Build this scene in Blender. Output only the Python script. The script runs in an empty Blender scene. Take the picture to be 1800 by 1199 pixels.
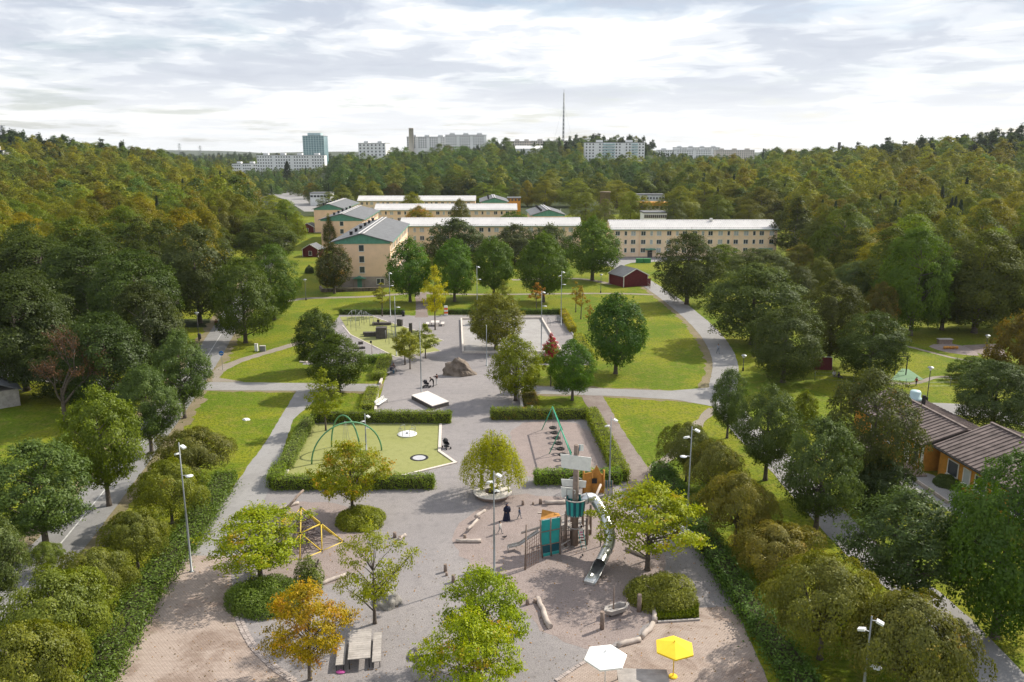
import bpy, bmesh, math, random
import numpy as np
from mathutils import Vector, Matrix, geometry, noise
random.seed(7)
R = math.radians
scene = bpy.context.scene
COL = scene.collection
# ---------------------------------------------------------------- camera
CAMH, F, HOR = 32.0, 1400.0, 272.0
PITCH = math.atan((599.5 - HOR) / F)
cam_d = bpy.data.cameras.new('camera'); cam = bpy.data.objects.new('camera', cam_d); COL.objects.link(cam)
cam_d.sensor_width = 36; cam_d.sensor_fit = 'HORIZONTAL'; cam_d.lens = 36 * F / 1800
cam_d.clip_start = 0.5; cam_d.clip_end = 20000
cam.location = (0, 0, CAMH); cam.rotation_euler = (R(90) - PITCH, 0, 0)
scene.camera = cam
# ---------------------------------------------------------------- sky, sun, exposure
SUN_AZ, SUN_EL = R(58), R(40)
w = bpy.data.worlds.new('World'); scene.world = w; w.use_nodes = True
nt = w.node_tree; nt.nodes.clear()
def N(t, typ, **kw):
    n = t.nodes.new(typ)
    for k, v in kw.items(): setattr(n, k, v)
    return n
def math_n(t, op, a, b=None, clamp=False):
    n = N(t, 'ShaderNodeMath', operation=op, use_clamp=clamp)
    for i, x in enumerate((a, b)):
        if x is None: continue
        if isinstance(x, (int, float)): n.inputs[i].default_value = x
        else: t.links.new(x, n.inputs[i])
    return n.outputs[0]
def ramp_n(t, fac, stops, interp='EASE'):
    n = N(t, 'ShaderNodeValToRGB'); n.color_ramp.interpolation = interp
    el = n.color_ramp.elements
    while len(el) < len(stops): el.new(0.5)
    for e, (p, c) in zip(el, stops):
        e.position = p; e.color = (c if len(c) == 4 else (*c, 1)) if not isinstance(c, (int, float)) else (c, c, c, 1)
    t.links.new(fac, n.inputs[0]); return n.outputs[0]
def mix_n(t, fac, a, b, blend='MIX'):
    n = N(t, 'ShaderNodeMix', data_type='RGBA', blend_type=blend)
    for s, x in ((n.inputs[0], fac), (n.inputs[6], a), (n.inputs[7], b)):
        if isinstance(x, (int, float)): s.default_value = x
        elif isinstance(x, tuple): s.default_value = x if len(x) == 4 else (*x, 1)
        else: t.links.new(x, s)
    return n.outputs[2]
def noise_n(t, vec, scale, detail=4, rough=.55, dist=0, dim='3D'):
    n = N(t, 'ShaderNodeTexNoise', noise_dimensions=dim)
    n.inputs['Scale'].default_value = scale; n.inputs['Detail'].default_value = detail
    n.inputs['Roughness'].default_value = rough; n.inputs['Distortion'].default_value = dist
    if vec is not None: t.links.new(vec, n.inputs['Vector'])
    return n.outputs[0]
sky = N(nt, 'ShaderNodeTexSky', sky_type='NISHITA', sun_disc=False)
sky.sun_elevation = SUN_EL; sky.sun_rotation = SUN_AZ; sky.air_density = 1.0; sky.dust_density = 1.5; sky.altitude = 50
tc = N(nt, 'ShaderNodeTexCoord')
sep = N(nt, 'ShaderNodeSeparateXYZ'); nt.links.new(tc.outputs['Generated'], sep.inputs[0])
zz = math_n(nt, 'MAXIMUM', sep.outputs[2], 0.0)
den = math_n(nt, 'ADD', zz, 0.075)
cb = N(nt, 'ShaderNodeCombineXYZ')
nt.links.new(math_n(nt, 'DIVIDE', sep.outputs[0], den), cb.inputs[0])
nt.links.new(math_n(nt, 'DIVIDE', sep.outputs[1], den), cb.inputs[1])
cb.inputs[2].default_value = 3.7
big = noise_n(nt, cb.outputs[0], 0.62, 3, .5, .35)
fine = noise_n(nt, cb.outputs[0], 2.1, 7, .58, .5)
cl = math_n(nt, 'ADD', math_n(nt, 'MULTIPLY', big, .60), math_n(nt, 'MULTIPLY', fine, .40))
SKY_K = 10.0                                # cloud radiance before the strength of 0.1
def k(c): return tuple(v * SKY_K for v in c)
cloud = ramp_n(nt, cl, [(.36, k((1.06, 1.06, 1.05))), (.435, k((.88, .88, .885))), (.49, k((.64, .675, .73))), (.55, k((.46, .505, .59))), (.66, k((.38, .425, .52)))])
hz = ramp_n(nt, zz, [(0.0, .9), (.03, .72), (.10, .25), (.18, 0.0)])
cloud = mix_n(nt, hz, cloud, k((.82, .82, .81)))
cov = ramp_n(nt, noise_n(nt, cb.outputs[0], .9, 5, .6, .2), [(.32, .50), (.43, .9), (.5, 1.0)])
skyc = mix_n(nt, cov, sky.outputs[0], cloud)
bg = N(nt, 'ShaderNodeBackground'); bg.inputs['Strength'].default_value = 0.1
nt.links.new(skyc, bg.inputs['Color'])
wo = N(nt, 'ShaderNodeOutputWorld'); nt.links.new(bg.outputs[0], wo.inputs['Surface'])
sun_d = bpy.data.lights.new('sun', 'SUN'); sun = bpy.data.objects.new('sun', sun_d); COL.objects.link(sun)
sun_d.energy = 4.8; sun_d.angle = R(1.0); sun_d.color = (1.0, .93, .80)
SUNV = Vector((math.cos(SUN_EL) * math.sin(SUN_AZ), math.cos(SUN_EL) * math.cos(SUN_AZ), math.sin(SUN_EL)))
sun.rotation_euler = SUNV.to_track_quat('Z', 'Y').to_euler(); sun.location = (60, 40, 120)
vs = scene.view_settings; vs.view_transform = 'Standard'; vs.look = 'None'; vs.exposure = 0.42; vs.gamma = 1.0
scene.cycles.max_bounces = 6; scene.cycles.transparent_max_bounces = 4; scene.cycles.volume_bounces = 0
scene.cycles.caustics_reflective = False; scene.cycles.caustics_refractive = False
scene.cycles.use_denoising = True
# ---------------------------------------------------------------- pixel -> place
CA, SA = math.cos(PITCH), math.sin(PITCH)
def P(x, y, z=0.0):
    u, v = (x - 900) / F, (599.5 - y) / F
    d = Vector((u, CA + v * SA, -SA + v * CA))
    t = (z - CAMH) / d.z
    return Vector((0, 0, CAMH)) + d * t
def proj(p):
    dz = p[2] - CAMH
    dep = p[1] * CA - dz * SA
    return 900 + F * p[0] / dep, 599.5 - F * (p[1] * SA + dz * CA) / dep, dep
def ppm(p): return F / proj(p)[2]
def ztop(p, ytop):
    kk = (599.5 - ytop) / F
    return CAMH + p[1] * (kk * CA - SA) / (CA + kk * SA)
def sstep(a, b, x):
    t = min(1, max(0, (x - a) / (b - a))); return t * t * (3 - 2 * t)
def T(x, y):
    g = 37 * math.exp(-((x + 520) ** 2 / (2 * 165 ** 2) + (y - 640) ** 2 / (2 * 175 ** 2)))
    g *= 1 - sstep(-.43, -.37, x / max(y, 1))
    g += 33 * math.exp(-((x - 440) ** 2 / (2 * 150 ** 2) + (y - 560) ** 2 / (2 * 190 ** 2)))
    g += 33 * math.exp(-((x - 60) ** 2 / (2 * (195 if x > 60 else 185) ** 2) + (y - 1040) ** 2 / (2 * 170 ** 2)))
    g += 7 * math.exp(-((x - 420) ** 2 / (2 * 260 ** 2) + (y - 1250) ** 2 / (2 * 250 ** 2)))
    d = math.hypot(x, y); r_ = x / max(y, 1)
    g *= 1 - sstep(-.37, -.34, r_) * (1 - sstep(-.215, -.18, r_)) * (1 - sstep(800, 960, y))
    g *= sstep(210, 430, math.hypot(x, y - 40))
    g += sstep(2300, 5200, d) * (52 + 14 * math.sin(x * .0017 + 1) + 9 * math.sin(x * .0041))
    return g
# ---------------------------------------------------------------- mesh helpers
class MB:
    def __init__(s): s.v, s.f, s.m, s.s = [], [], [], []
    def add(s, vs_, fs, mi=0, sm=False):
        o = len(s.v); s.v += [tuple(p) for p in vs_]
        s.f += [tuple(i + o for i in f) for f in fs]; s.m += [mi] * len(fs); s.s += [sm] * len(fs); return s
    def box(s, c, d, rz=0, mi=0, rx=0, ry=0):
        M = Matrix.Rotation(rz, 3, 'Z') @ Matrix.Rotation(ry, 3, 'Y') @ Matrix.Rotation(rx, 3, 'X')
        c = Vector(c); vs_ = []
        for z in (-.5, .5):
            for x, y in ((-.5, -.5), (.5, -.5), (.5, .5), (-.5, .5)):
                vs_.append(c + M @ Vector((x * d[0], y * d[1], z * d[2])))
        return s.add(vs_, [(3, 2, 1, 0), (4, 5, 6, 7), (0, 1, 5, 4), (1, 2, 6, 5), (2, 3, 7, 6), (3, 0, 4, 7)], mi)
    def beam(s, a, b, wd, h, mi=0):
        a, b = Vector(a), Vector(b); d = (b - a).normalized()
        u = d.cross(Vector((0, 0, 1)))
        u = u.normalized() if u.length > 1e-4 else Vector((1, 0, 0))
        v = u.cross(d); vs_ = []
        for p in (a, b):
            for i, j in ((-1, -1), (1, -1), (1, 1), (-1, 1)): vs_.append(p + u * i * wd / 2 + v * j * h / 2)
        return s.add(vs_, [(3, 2, 1, 0), (4, 5, 6, 7), (0, 1, 5, 4), (1, 2, 6, 5), (2, 3, 7, 6), (3, 0, 4, 7)], mi)
    def tube(s, pts, rad, n=8, mi=0, cap=True, sm=True):
        pts = [Vector(p) for p in pts]
        if isinstance(rad, (int, float)): rad = [rad] * len(pts)
        vs_, fs = [], []
        up = Vector((0, 0, 1)); prev = None
        for i, p in enumerate(pts):
            d = (pts[min(i + 1, len(pts) - 1)] - pts[max(i - 1, 0)])
            d = d.normalized() if d.length > 1e-9 else up
            if prev is None:
                u = d.cross(up); u = u.normalized() if u.length > 1e-3 else Vector((1, 0, 0))
            else:
                u = prev - d * prev.dot(d); u = u.normalized() if u.length > 1e-6 else prev
            prev = u; v = d.cross(u)
            for j in range(n):
                a = 2 * math.pi * j / n
                vs_.append(p + (u * math.cos(a) + v * math.sin(a)) * rad[i])
        for i in range(len(pts) - 1):
            for j in range(n):
                j2 = (j + 1) % n
                fs.append((i * n + j, i * n + j2, (i + 1) * n + j2, (i + 1) * n + j))
        s.add(vs_, fs, mi, sm)
        if cap:
            o = len(s.v) - len(vs_)
            s.f.append(tuple(o + j for j in reversed(range(n)))); s.m.append(mi); s.s.append(False)
            e = o + (len(pts) - 1) * n
            s.f.append(tuple(e + j for j in range(n))); s.m.append(mi); s.s.append(False)
        return s
    def lathe(s, prof, n=16, c=(0, 0, 0), mi=0, sm=True, a0=0, a1=2 * math.pi):
        full = abs(a1 - a0 - 2 * math.pi) < 1e-6; cols = n if full else n + 1
        vs_, fs = [], []
        for r, z in prof:
            for j in range(cols):
                a = a0 + (a1 - a0) * j / n
                vs_.append((c[0] + r * math.cos(a), c[1] + r * math.sin(a), c[2] + z))
        for i in range(len(prof) - 1):
            for j in range(n):
                j2 = (j + 1) % cols
                fs.append((i * cols + j, i * cols + j2, (i + 1) * cols + j2, (i + 1) * cols + j))
        return s.add(vs_, fs, mi, sm)
    def prism(s, poly, z0, z1, mi=0, sides=True, bottom=False):
        n = len(poly)
        vs_ = [(p[0], p[1], z1) for p in poly] + [(p[0], p[1], z0) for p in poly]
        area = sum(poly[i][0] * poly[(i + 1) % n][1] - poly[(i + 1) % n][0] * poly[i][1] for i in range(n))
        tris = geometry.tessellate_polygon([[Vector((p[0], p[1], 0)) for p in poly]])
        fs = []
        for t in tris:
            a, b, c = (poly[i] for i in t)
            if (b[0] - a[0]) * (c[1] - a[1]) - (b[1] - a[1]) * (c[0] - a[0]) < 0: t = (t[0], t[2], t[1])
            fs.append(tuple(t))
            if bottom: fs.append(tuple(n + i for i in reversed(t)))
        if sides:
            for i in range(n):
                j = (i + 1) % n
                q = (i, n + i, n + j, j)
                fs.append(q if area > 0 else q[::-1])
        return s.add(vs_, fs, mi)
    def sphere(s, c, r, n=10, m=6, mi=0, sc=(1, 1, 1)):
        vs_, fs = [], []
        for i in range(m + 1):
            th = math.pi * i / m
            for j in range(n):
                a = 2 * math.pi * j / n
                vs_.append((c[0] + sc[0] * r * math.sin(th) * math.cos(a), c[1] + sc[1] * r * math.sin(th) * math.sin(a), c[2] + sc[2] * r * math.cos(th)))
        for i in range(m):
            for j in range(n):
                fs.append((i * n + j, (i + 1) * n + j, (i + 1) * n + (j + 1) % n, i * n + (j + 1) % n))
        return s.add(vs_, fs, mi, True)
    def mesh(s, name, mats):
        me = bpy.data.meshes.new(name); me.from_pydata(s.v, [], s.f)
        for m in (mats if isinstance(mats, (list, tuple)) else [mats]): me.materials.append(m)
        me.polygons.foreach_set('material_index', s.m); me.polygons.foreach_set('use_smooth', s.s)
        me.update(); return me
    def build(s, name, mats, parent=None, loc=(0, 0, 0), rz=0):
        return link(name, s.mesh(name, mats), parent, loc, rz)
def link(name, me, parent=None, loc=(0, 0, 0), rz=0, sc=None):
    o = bpy.data.objects.new(name, me); COL.objects.link(o)
    o.location = loc; o.rotation_euler = (0, 0, rz)
    if sc: o.scale = sc
    if parent: o.parent = parent
    return o
def tag(o, label, cat, group=None):
    o['label'] = label; o['category'] = cat
    if group: o['group'] = group
    return o
def thing(name, label, cat, loc=(0, 0, 0), rz=0, group=None):
    o = bpy.data.objects.new(name, None); COL.objects.link(o); o.empty_display_size = .3
    o.location = loc; o.rotation_euler = (0, 0, rz)
    return tag(o, label, cat, group)
def copy_tree(o, parent=None):
    c = o.copy(); COL.objects.link(c); c.parent = parent
    for ch in [x for x in bpy.data.objects if x.parent == o]: copy_tree(ch, c)
    return c
def struct(o): o['kind'] = 'structure'; return o
def stuff(o, label=None, cat=None):
    o['kind'] = 'stuff'
    if label: o['label'] = label; o['category'] = cat
    return o
# ---------------------------------------------------------------- materials
def mat(name, col, rough=.8, var=.12, scale=3.0, bump=0.0, bscale=None, metal=0, spec=.3, col2=None, detail=5):
    m = bpy.data.materials.new(name); m.use_nodes = True; t = m.node_tree; b = t.nodes['Principled BSDF']
    b.inputs['Roughness'].default_value = rough; b.inputs['Metallic'].default_value = metal
    b.inputs['Specular IOR Level'].default_value = spec
    g = N(t, 'ShaderNodeNewGeometry').outputs['Position']
    nz = noise_n(t, g, scale, detail, .6)
    if col2 is None: lo, hi = tuple(max(0, c * (1 - var)) for c in col), tuple(min(1, c * (1 + var)) for c in col)
    else: lo, hi = col, col2
    t.links.new(ramp_n(t, nz, [(.33, lo), (.67, hi)], 'LINEAR'), b.inputs['Base Color'])
    if bump:
        bp = N(t, 'ShaderNodeBump'); bp.inputs['Strength'].default_value = 1; bp.inputs['Distance'].default_value = bump
        t.links.new(noise_n(t, g, bscale or scale * 4, 4, .6), bp.inputs['Height']); t.links.new(bp.outputs[0], b.inputs['Normal'])
    return m
M = {}
def ground_mat(name, base, patch, speck, speck_scale, bump=.02, patch_scale=.15, dark=None, mid_scale=1.3, rough=.95):
    m = bpy.data.materials.new(name); m.use_nodes = True; t = m.node_tree; b = t.nodes['Principled BSDF']
    b.inputs['Roughness'].default_value = rough; b.inputs['Specular IOR Level'].default_value = .15
    g = N(t, 'ShaderNodeNewGeometry').outputs['Position']
    big = noise_n(t, g, patch_scale, 5, .62, .4)
    c = mix_n(t, ramp_n(t, big, [(.38, 0.0), (.62, 1.0)]), base, patch)
    mid = noise_n(t, g, mid_scale, 5, .65)
    c = mix_n(t, ramp_n(t, mid, [(.3, .55), (.55, 0.0)]), c, dark or tuple(x * .72 for x in base))
    sp = noise_n(t, g, speck_scale, 2, .8)
    c = mix_n(t, ramp_n(t, sp, [(.45, 0.0), (.68, .85)], 'LINEAR'), c, speck)
    t.links.new(c, b.inputs['Base Color'])
    bp = N(t, 'ShaderNodeBump'); bp.inputs['Distance'].default_value = bump; bp.inputs['Strength'].default_value = 1
    t.links.new(sp, bp.inputs['Height']); t.links.new(bp.outputs[0], b.inputs['Normal'])
    return m
M['lawn'] = ground_mat('lawn_grass', (0.104, 0.156, 0.006), (0.200, 0.209, 0.011), (0.060, 0.093, 0.005), 2.6, .2, .09, dark=(0.223, 0.186, 0.047), mid_scale=.7)
M['forest_floor'] = ground_mat('woodland_ground', (.035, .05, .014), (.05, .06, .02), (.02, .03, .008), .35, .3, .02, mid_scale=.1)
M['gravel'] = ground_mat('grey_gravel', (0.264, 0.244, 0.244), (0.296, 0.272, 0.268), (0.160, 0.148, 0.152), 11, .03, .12)
M['sand'] = ground_mat('pink_sand', (0.311, 0.256, 0.239), (0.277, 0.231, 0.218), (0.185, 0.143, 0.130), 9, .05, .25)
M['asphalt'] = ground_mat('worn_asphalt', (0.299, 0.290, 0.286), (0.264, 0.255, 0.251), (0.220, 0.211, 0.207), 14, .01, .2)
M['asphalt_dark'] = ground_mat('cycle_path_asphalt', (.255, .25, .25), (.22, .215, .21), (.17, .165, .16), 14, .01, .2)
M['brown_path'] = ground_mat('brown_gravel_path', (0.211, 0.167, 0.149), (0.270, 0.230, 0.211), (0.135, 0.108, 0.095), 10, .02, .18)
M['dirt'] = ground_mat('worn_dirt', (.24, .19, .135), (.19, .165, .09), (.13, .12, .05), 6, .03, .4)
M['trail'] = ground_mat('gravel_trail', (0.289, 0.255, 0.217), (0.246, 0.212, 0.170), (0.170, 0.145, 0.111), 9, .02, .3)
M['rubber'] = ground_mat('green_rubber', (0.252, 0.260, 0.092), (0.277, 0.281, 0.113), (0.210, 0.223, 0.076), 9, .012, .12)
M['rubber_mint'] = ground_mat('mint_rubber', (.17, .27, .16), (.2, .31, .2), (.14, .22, .13), 9, .012, .12)
M['rink_gravel'] = ground_mat('pale_rink_gravel', (0.374, 0.357, 0.348), (0.323, 0.306, 0.297), (0.255, 0.246, 0.238), 9, .02, .35)
M['soil'] = ground_mat('bed_soil', (.06, .055, .03), (.05, .06, .02), (.03, .03, .015), 6, .05, .4)
def brick_mat():
    m = bpy.data.materials.new('pink_pavers'); m.use_nodes = True; t = m.node_tree; b = t.nodes['Principled BSDF']
    b.inputs['Roughness'].default_value = .9; b.inputs['Specular IOR Level'].default_value = .2
    g = N(t, 'ShaderNodeNewGeometry').outputs['Position']
    br = N(t, 'ShaderNodeTexBrick'); br.inputs['Scale'].default_value = 1.0
    br.inputs['Brick Width'].default_value = .24; br.inputs['Row Height'].default_value = .13; br.inputs['Mortar Size'].default_value = .012
    br.inputs['Mortar Smooth'].default_value = .15; br.inputs['Bias'].default_value = -.1
    br.inputs['Color1'].default_value = (.415, .335, .29, 1); br.inputs['Color2'].default_value = (.365, .29, .25, 1); br.inputs['Mortar'].default_value = (.235, .195, .17, 1)
    t.links.new(g, br.inputs['Vector'])
    c = mix_n(t, ramp_n(t, noise_n(t, g, .23, 6, .65, .5), [(.36, .75), (.52, 0.0)]), br.outputs[0], (.58, .52, .48), 'MULTIPLY')
    c = mix_n(t, ramp_n(t, noise_n(t, g, 3.0, 4, .7), [(.5, 0.0), (.75, .45)]), c, (.42, .36, .32))
    c = mix_n(t, ramp_n(t, noise_n(t, g, .35, 6, .7, .3), [(.60, 0.0), (.72, .35)]), c, (.12, .13, .04))
    t.links.new(c, b.inputs['Base Color'])
    bp = N(t, 'ShaderNodeBump'); bp.inputs['Distance'].default_value = .02
    t.links.new(br.outputs['Fac'], bp.inputs['Height']); bp.invert = True; t.links.new(bp.outputs[0], b.inputs['Normal'])
    return m
M['paver'] = brick_mat()
M['kerb'] = mat('concrete_kerb', (.46, .43, .40), .85, .15, 2.5, .006)
M['kerb_pink'] = mat('pale_kerb', (.58, .52, .47), .85, .12, 2.5, .006)
M['sett'] = mat('granite_sett', (.36, .31, .29), .9, .28, 2.2, .01)
M['paint'] = mat('white_paint', (.74, .74, .72), .7, .08, 3)
M['paint_line'] = mat('worn_road_paint', (.45, .45, .44), .8, .25, 2.0)
M['steel'] = mat('galvanised_steel', (.24, .255, .265), .5, .08, 3, metal=.55)
M['slide_steel'] = mat('brushed_steel', (.66, .67, .67), .32, .06, 2, metal=.85)
M['lampwhite'] = mat('lamp_housing', (.72, .73, .74), .4, .05, 3)
M['black'] = mat('black_metal', (.018, .018, .02), .5, .2, 4)
M['blackrub'] = mat('black_rubber', (.022, .022, .022), .8, .2, 4)
M['green_steel'] = mat('green_painted_steel', (.10, .27, .135), .4, .12, 2)
M['swing_green'] = mat('swing_frame_green', (.05, .33, .20), .4, .12, 2)
M['yellow_steel'] = mat('yellow_painted_steel', (.66, .48, .07), .4, .1, 2)
M['weathered'] = mat('weathered_timber', (.36, .33, .31), .85, .22, 1.6, .01, 9)
M['timber'] = mat('brown_timber', (.23, .175, .145), .85, .25, 1.8, .012, 9)
M['darktimber'] = mat('dark_timber_and_stage_shade', (.085, .075, .07), .8, .3, 1.5, .01, 8)
M['log'] = mat('bare_log', (.42, .36, .32), .9, .2, 2.2, .02, 7)
M['teal'] = mat('teal_panel', (.03, .33, .32), .5, .1, 1.5)
M['darkteal'] = mat('dark_teal_panel', (.012, .085, .115), .5, .1, 1.5)
M['orange_wood'] = mat('orange_timber', (.48, .22, .045), .7, .2, 3)
M['rope'] = mat('dark_rope', (.10, .075, .075), .9, .2, 5)
M['rope_brown'] = mat('brown_rope', (.16, .10, .075), .9, .2, 5)
M['red'] = mat('falu_red_boards', (.12, .018, .02), .85, .2, 2.5)
M['white_trim'] = mat('white_trim', (.72, .70, .66), .7, .08, 3)
M['roof_felt'] = mat('grey_roof_felt', (.135, .14, .15), .8, .18, .8, .01, 3)
M['roof_metal'] = mat('pale_metal_roof', (.62, .60, .585), .42, .07, .35, metal=.15, spec=.6)
M['roof_red_metal'] = mat('dark_red_roof', (.10, .04, .04), .7, .2, 1)
M['peach'] = mat('peach_render', (.86, .60, .42), .9, .06, .5)
M['peach2'] = mat('pale_peach_brick', (.86, .65, .46), .9, .07, .6)
M['plinth'] = mat('grey_plinth', (.36, .30, .27), .9, .12, .8)
M['gable_green'] = mat('green_gable_boards', (.115, .29, .215), .75, .12, 1.2)
M['glass'] = mat('dark_window_glass', (.05, .06, .07), .12, .3, .6, spec=.6)
M['glass_blind'] = mat('window_with_blind', (.42, .44, .44), .25, .15, .6, spec=.5)
M['ochre'] = mat('ochre_boards', (.52, .235, .035), .8, .15, 2)
M['roof_brown'] = mat('brown_tile_roof', (.15, .118, .11), .85, .35, .9, .02, 5)
M['white_far'] = mat('white_render_far', (.86, .86, .85), .9, .05, .2)
M['beige_far'] = mat('beige_render_far', (.68, .62, .55), .9, .06, .2)
M['glassblue'] = mat('blue_green_curtain_wall', (.13, .24, .27), .25, .15, .1, spec=.6)
M['balcony'] = mat('pale_turquoise_balcony', (.42, .56, .57), .5, .1, .4)
M['rock'] = mat('grey_boulder', (.17, .155, .14), .92, .3, .8, .08, 2.2, col2=(.30, .285, .265))
M['rock_brown'] = mat('brown_boulder', (.085, .066, .052), .92, .3, .9, .16, 1.6, col2=(.27, .22, .18), detail=8)
M['bark'] = mat('tree_bark', (.11, .09, .075), .95, .3, 4, .02, 12)
M['bark_pale'] = mat('pale_bark', (.30, .28, .26), .95, .35, 3, .02, 12)
M['slab'] = mat('pale_stage_top', (.62, .57, .54), .8, .05, 1.2)
M['blue_sign'] = mat('blue_sign', (.02, .16, .52), .5, .05, 3)
M['orange'] = mat('signal_orange', (.75, .13, .02), .6, .1, 3)
M['yellow_cloth'] = mat('yellow_canvas', (.80, .55, .035), .8, .05, 2)
M['white_cloth'] = mat('white_canvas', (.80, .80, .79), .8, .03, 2)
M['skin'] = mat('skin', (.42, .25, .17), .6, .08, 4)
M['hair'] = mat('dark_hair', (.02, .015, .012), .7, .2, 8)
def plain(n, c, r=.85): 
    if n not in M: M[n] = mat(n, c, r, .12, 5)
    return M[n]
HAZE = 0.00005
# ---------------------------------------------------------------- terrain and ground sheets
def build_ground():
    def axis(lo, hi, c, n):
        a = np.linspace(-1, 1, n); s = np.sinh(a * 3.2) / math.sinh(3.2)
        return np.where(s < 0, c + (c - lo) * s, c + (hi - c) * s)
    xs = axis(-7000, 7000, 0, 151); ys = axis(-400, 7500, 330, 151)
    vs_ = [(x, y, T(x, y)) for y in ys for x in xs]
    n = len(xs); fs, mi = [], []
    for j in range(n - 1):
        for i in range(n - 1):
            fs.append((j * n + i, j * n + i + 1, (j + 1) * n + i + 1, (j + 1) * n + i))
            cx, cy = (xs[i] + xs[i + 1]) / 2, (ys[j] + ys[j + 1]) / 2
            far = cy > 430 or (cy > 145 and cx < -.34 * cy - 8) or (cy > 160 and cx > .40 * cy + 22)
            mi.append(1 if far else 0)
    me = bpy.data.meshes.new('ground'); me.from_pydata(vs_, [], fs)
    me.materials.append(M['lawn']); me.materials.append(M['forest_floor'])
    me.polygons.foreach_set('material_index', mi); me.polygons.foreach_set('use_smooth', [True] * len(fs)); me.update()
    struct(link('ground', me))
build_ground()
grng = random.Random(11)
def wob(pts, step=1.2, amp=.12, closed=True):
    out = []
    n = len(pts)
    for i in range(n if closed else n - 1):
        a, b = Vector(pts[i][:2]), Vector(pts[(i + 1) % n][:2])
        kk = max(1, int((b - a).length / step))
        for j in range(kk):
            p = a.lerp(b, j / kk)
            out.append((p.x + grng.uniform(-amp, amp), p.y + grng.uniform(-amp, amp)))
    if not closed: out.append(tuple(pts[-1][:2]))
    return out
def smooth(pts, it=2, closed=False):
    for _ in range(it):
        q = [] if closed else [pts[0]]
        n = len(pts)
        for i in range(n if closed else n - 1):
            a, b = pts[i], pts[(i + 1) % n]
            q.append((a[0] * .75 + b[0] * .25, a[1] * .75 + b[1] * .25)); q.append((a[0] * .25 + b[0] * .75, a[1] * .25 + b[1] * .75))
        if not closed: q.append(pts[-1])
        pts = q
    return pts
def G(px): return [tuple(P(x, y)[:2]) for x, y in px]
def sheet(name, px, z, m, amp=.08, step=1.0, sm=0):
    pts = G(px)
    if sm: pts = smooth(pts, sm, True)
    if amp: pts = wob(pts, step, amp)
    return struct(MB().prism(pts, z, z, 0, sides=False).build(name, M[m]))
def ribbon_pts(px, width, sm=2, off=0):
    c = smooth(G(px), sm); L, Rr = [], []
    for i, p in enumerate(c):
        a, b = Vector(c[max(i - 1, 0)]), Vector(c[min(i + 1, len(c) - 1)])
        d = (b - a).normalized(); nn = Vector((-d.y, d.x))
        wv = width if not isinstance(width, (list, tuple)) else width[0] + (width[1] - width[0]) * i / (len(c) - 1)
        L.append(Vector(p) + nn * (wv / 2 + off)); Rr.append(Vector(p) - nn * (wv / 2 - off))
    return L, Rr
def ribbon(name, px, width, z, m, amp=.07, sm=2, off=0):
    L, Rr = ribbon_pts(px, width, sm, off)
    L2 = wob(L, .8, amp, False); R2 = wob(Rr, .8, amp, False)
    b = MB(); b.prism(L2 + R2[::-1], z, z, 0, sides=False)
    return struct(b.build(name, M[m]))
# plaza
sheet('gravel_plaza', [(596, 555), (986, 555), (1040, 642), (935, 642), (911, 674), (922, 724), (1038, 724), (1107, 862), (1150, 838), (1166, 852), (1232, 962), (1292, 1066),
    (1350, 1199), (1400, 1300), (150, 1300), (186, 1199), (275, 1043), (335, 962), (398, 866), (470, 852), (548, 728), (661, 724), (686, 634), (625, 641), (532, 641), (560, 600)], .010, 'gravel', .06)
# paths
CYC = [(500, 420), (462, 472), (425, 525), (388, 590), (345, 655), (280, 742), (200, 842), (100, 965), (-80, 1170)]
ribbon('dirt_verge', CYC, 7.4, .004, 'dirt', .5)
ribbon('cycle_path', CYC, 4.6, .016, 'asphalt_dark', .05)
for seg in (([(425, 525), (388, 590), (345, 655)], ), ([(280, 742), (200, 842), (100, 965), (-80, 1170)], )):
    ribbon('path_centre_line', seg[0], .13, .020, 'paint_line', .01)
WEST = [(352, 680), (280, 684), (200, 679), (90, 664), (0, 655), (-120, 645)]
ribbon('west_branch_path', WEST, 3.6, .012, 'asphalt', .06)
def crossp(name, top, bot, z, m, amp=.05): return sheet(name, top + bot[::-1], z, m, amp)
ribbon('dirt_verge', [(340, 680), (493, 681), (670, 683)], 4.6, .0045, 'dirt', .35, 0)
crossp('cross_path', [(330, 673), (367, 671.5), (493, 673), (668, 675.5)], [(318, 688), (360, 686), (524, 687), (664, 688.5)], .018, 'asphalt')
ribbon('dirt_verge', [(915, 685), (1100, 691), (1245, 700)], 5.0, .0045, 'dirt', .4, 0)
crossp('cross_path', [(911, 678.5), (1000, 681), (1100, 684.5), (1180, 687), (1262, 680)], [(919, 692), (1000, 694), (1100, 697), (1190, 703), (1262, 716)], .018, 'asphalt')
sheet('diagonal_path', [(522, 686), (467, 778), (440, 813), (396, 878), (338, 976), (412, 979), (470, 868), (488, 822), (515, 738), (548, 710), (562, 687)], .014, 'asphalt')
sheet('brown_path', [(1021, 695), (1050, 745), (1080, 785), (1100, 830), (1106, 862), (1152, 846), (1139, 824), (1095, 757), (1059, 695)], .014, 'brown_path')
ribbon('dirt_trail', [(1255, 718), (1226, 745), (1200, 780), (1172, 808), (1142, 828)], 1.3, .008, 'trail', .2)
ribbon('dirt_trail', [(380, 655), (405, 640), (440, 628), (485, 615), (535, 600)], 1.9, .008, 'trail', .15)
sheet('worn_corner', [(372, 672), (378, 650), (392, 640), (410, 637), (395, 652), (384, 664), (430, 671)], .006, 'trail', .2)
EAST = [(1060, 455), (1085, 466), (1137, 497), (1185, 530), (1228, 565), (1262, 602), (1279, 645), (1266, 692), (1300, 747), (1372, 812), (1470, 922), (1552, 1000), (1645, 1065), (1765, 1199), (1870, 1310)]
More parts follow.
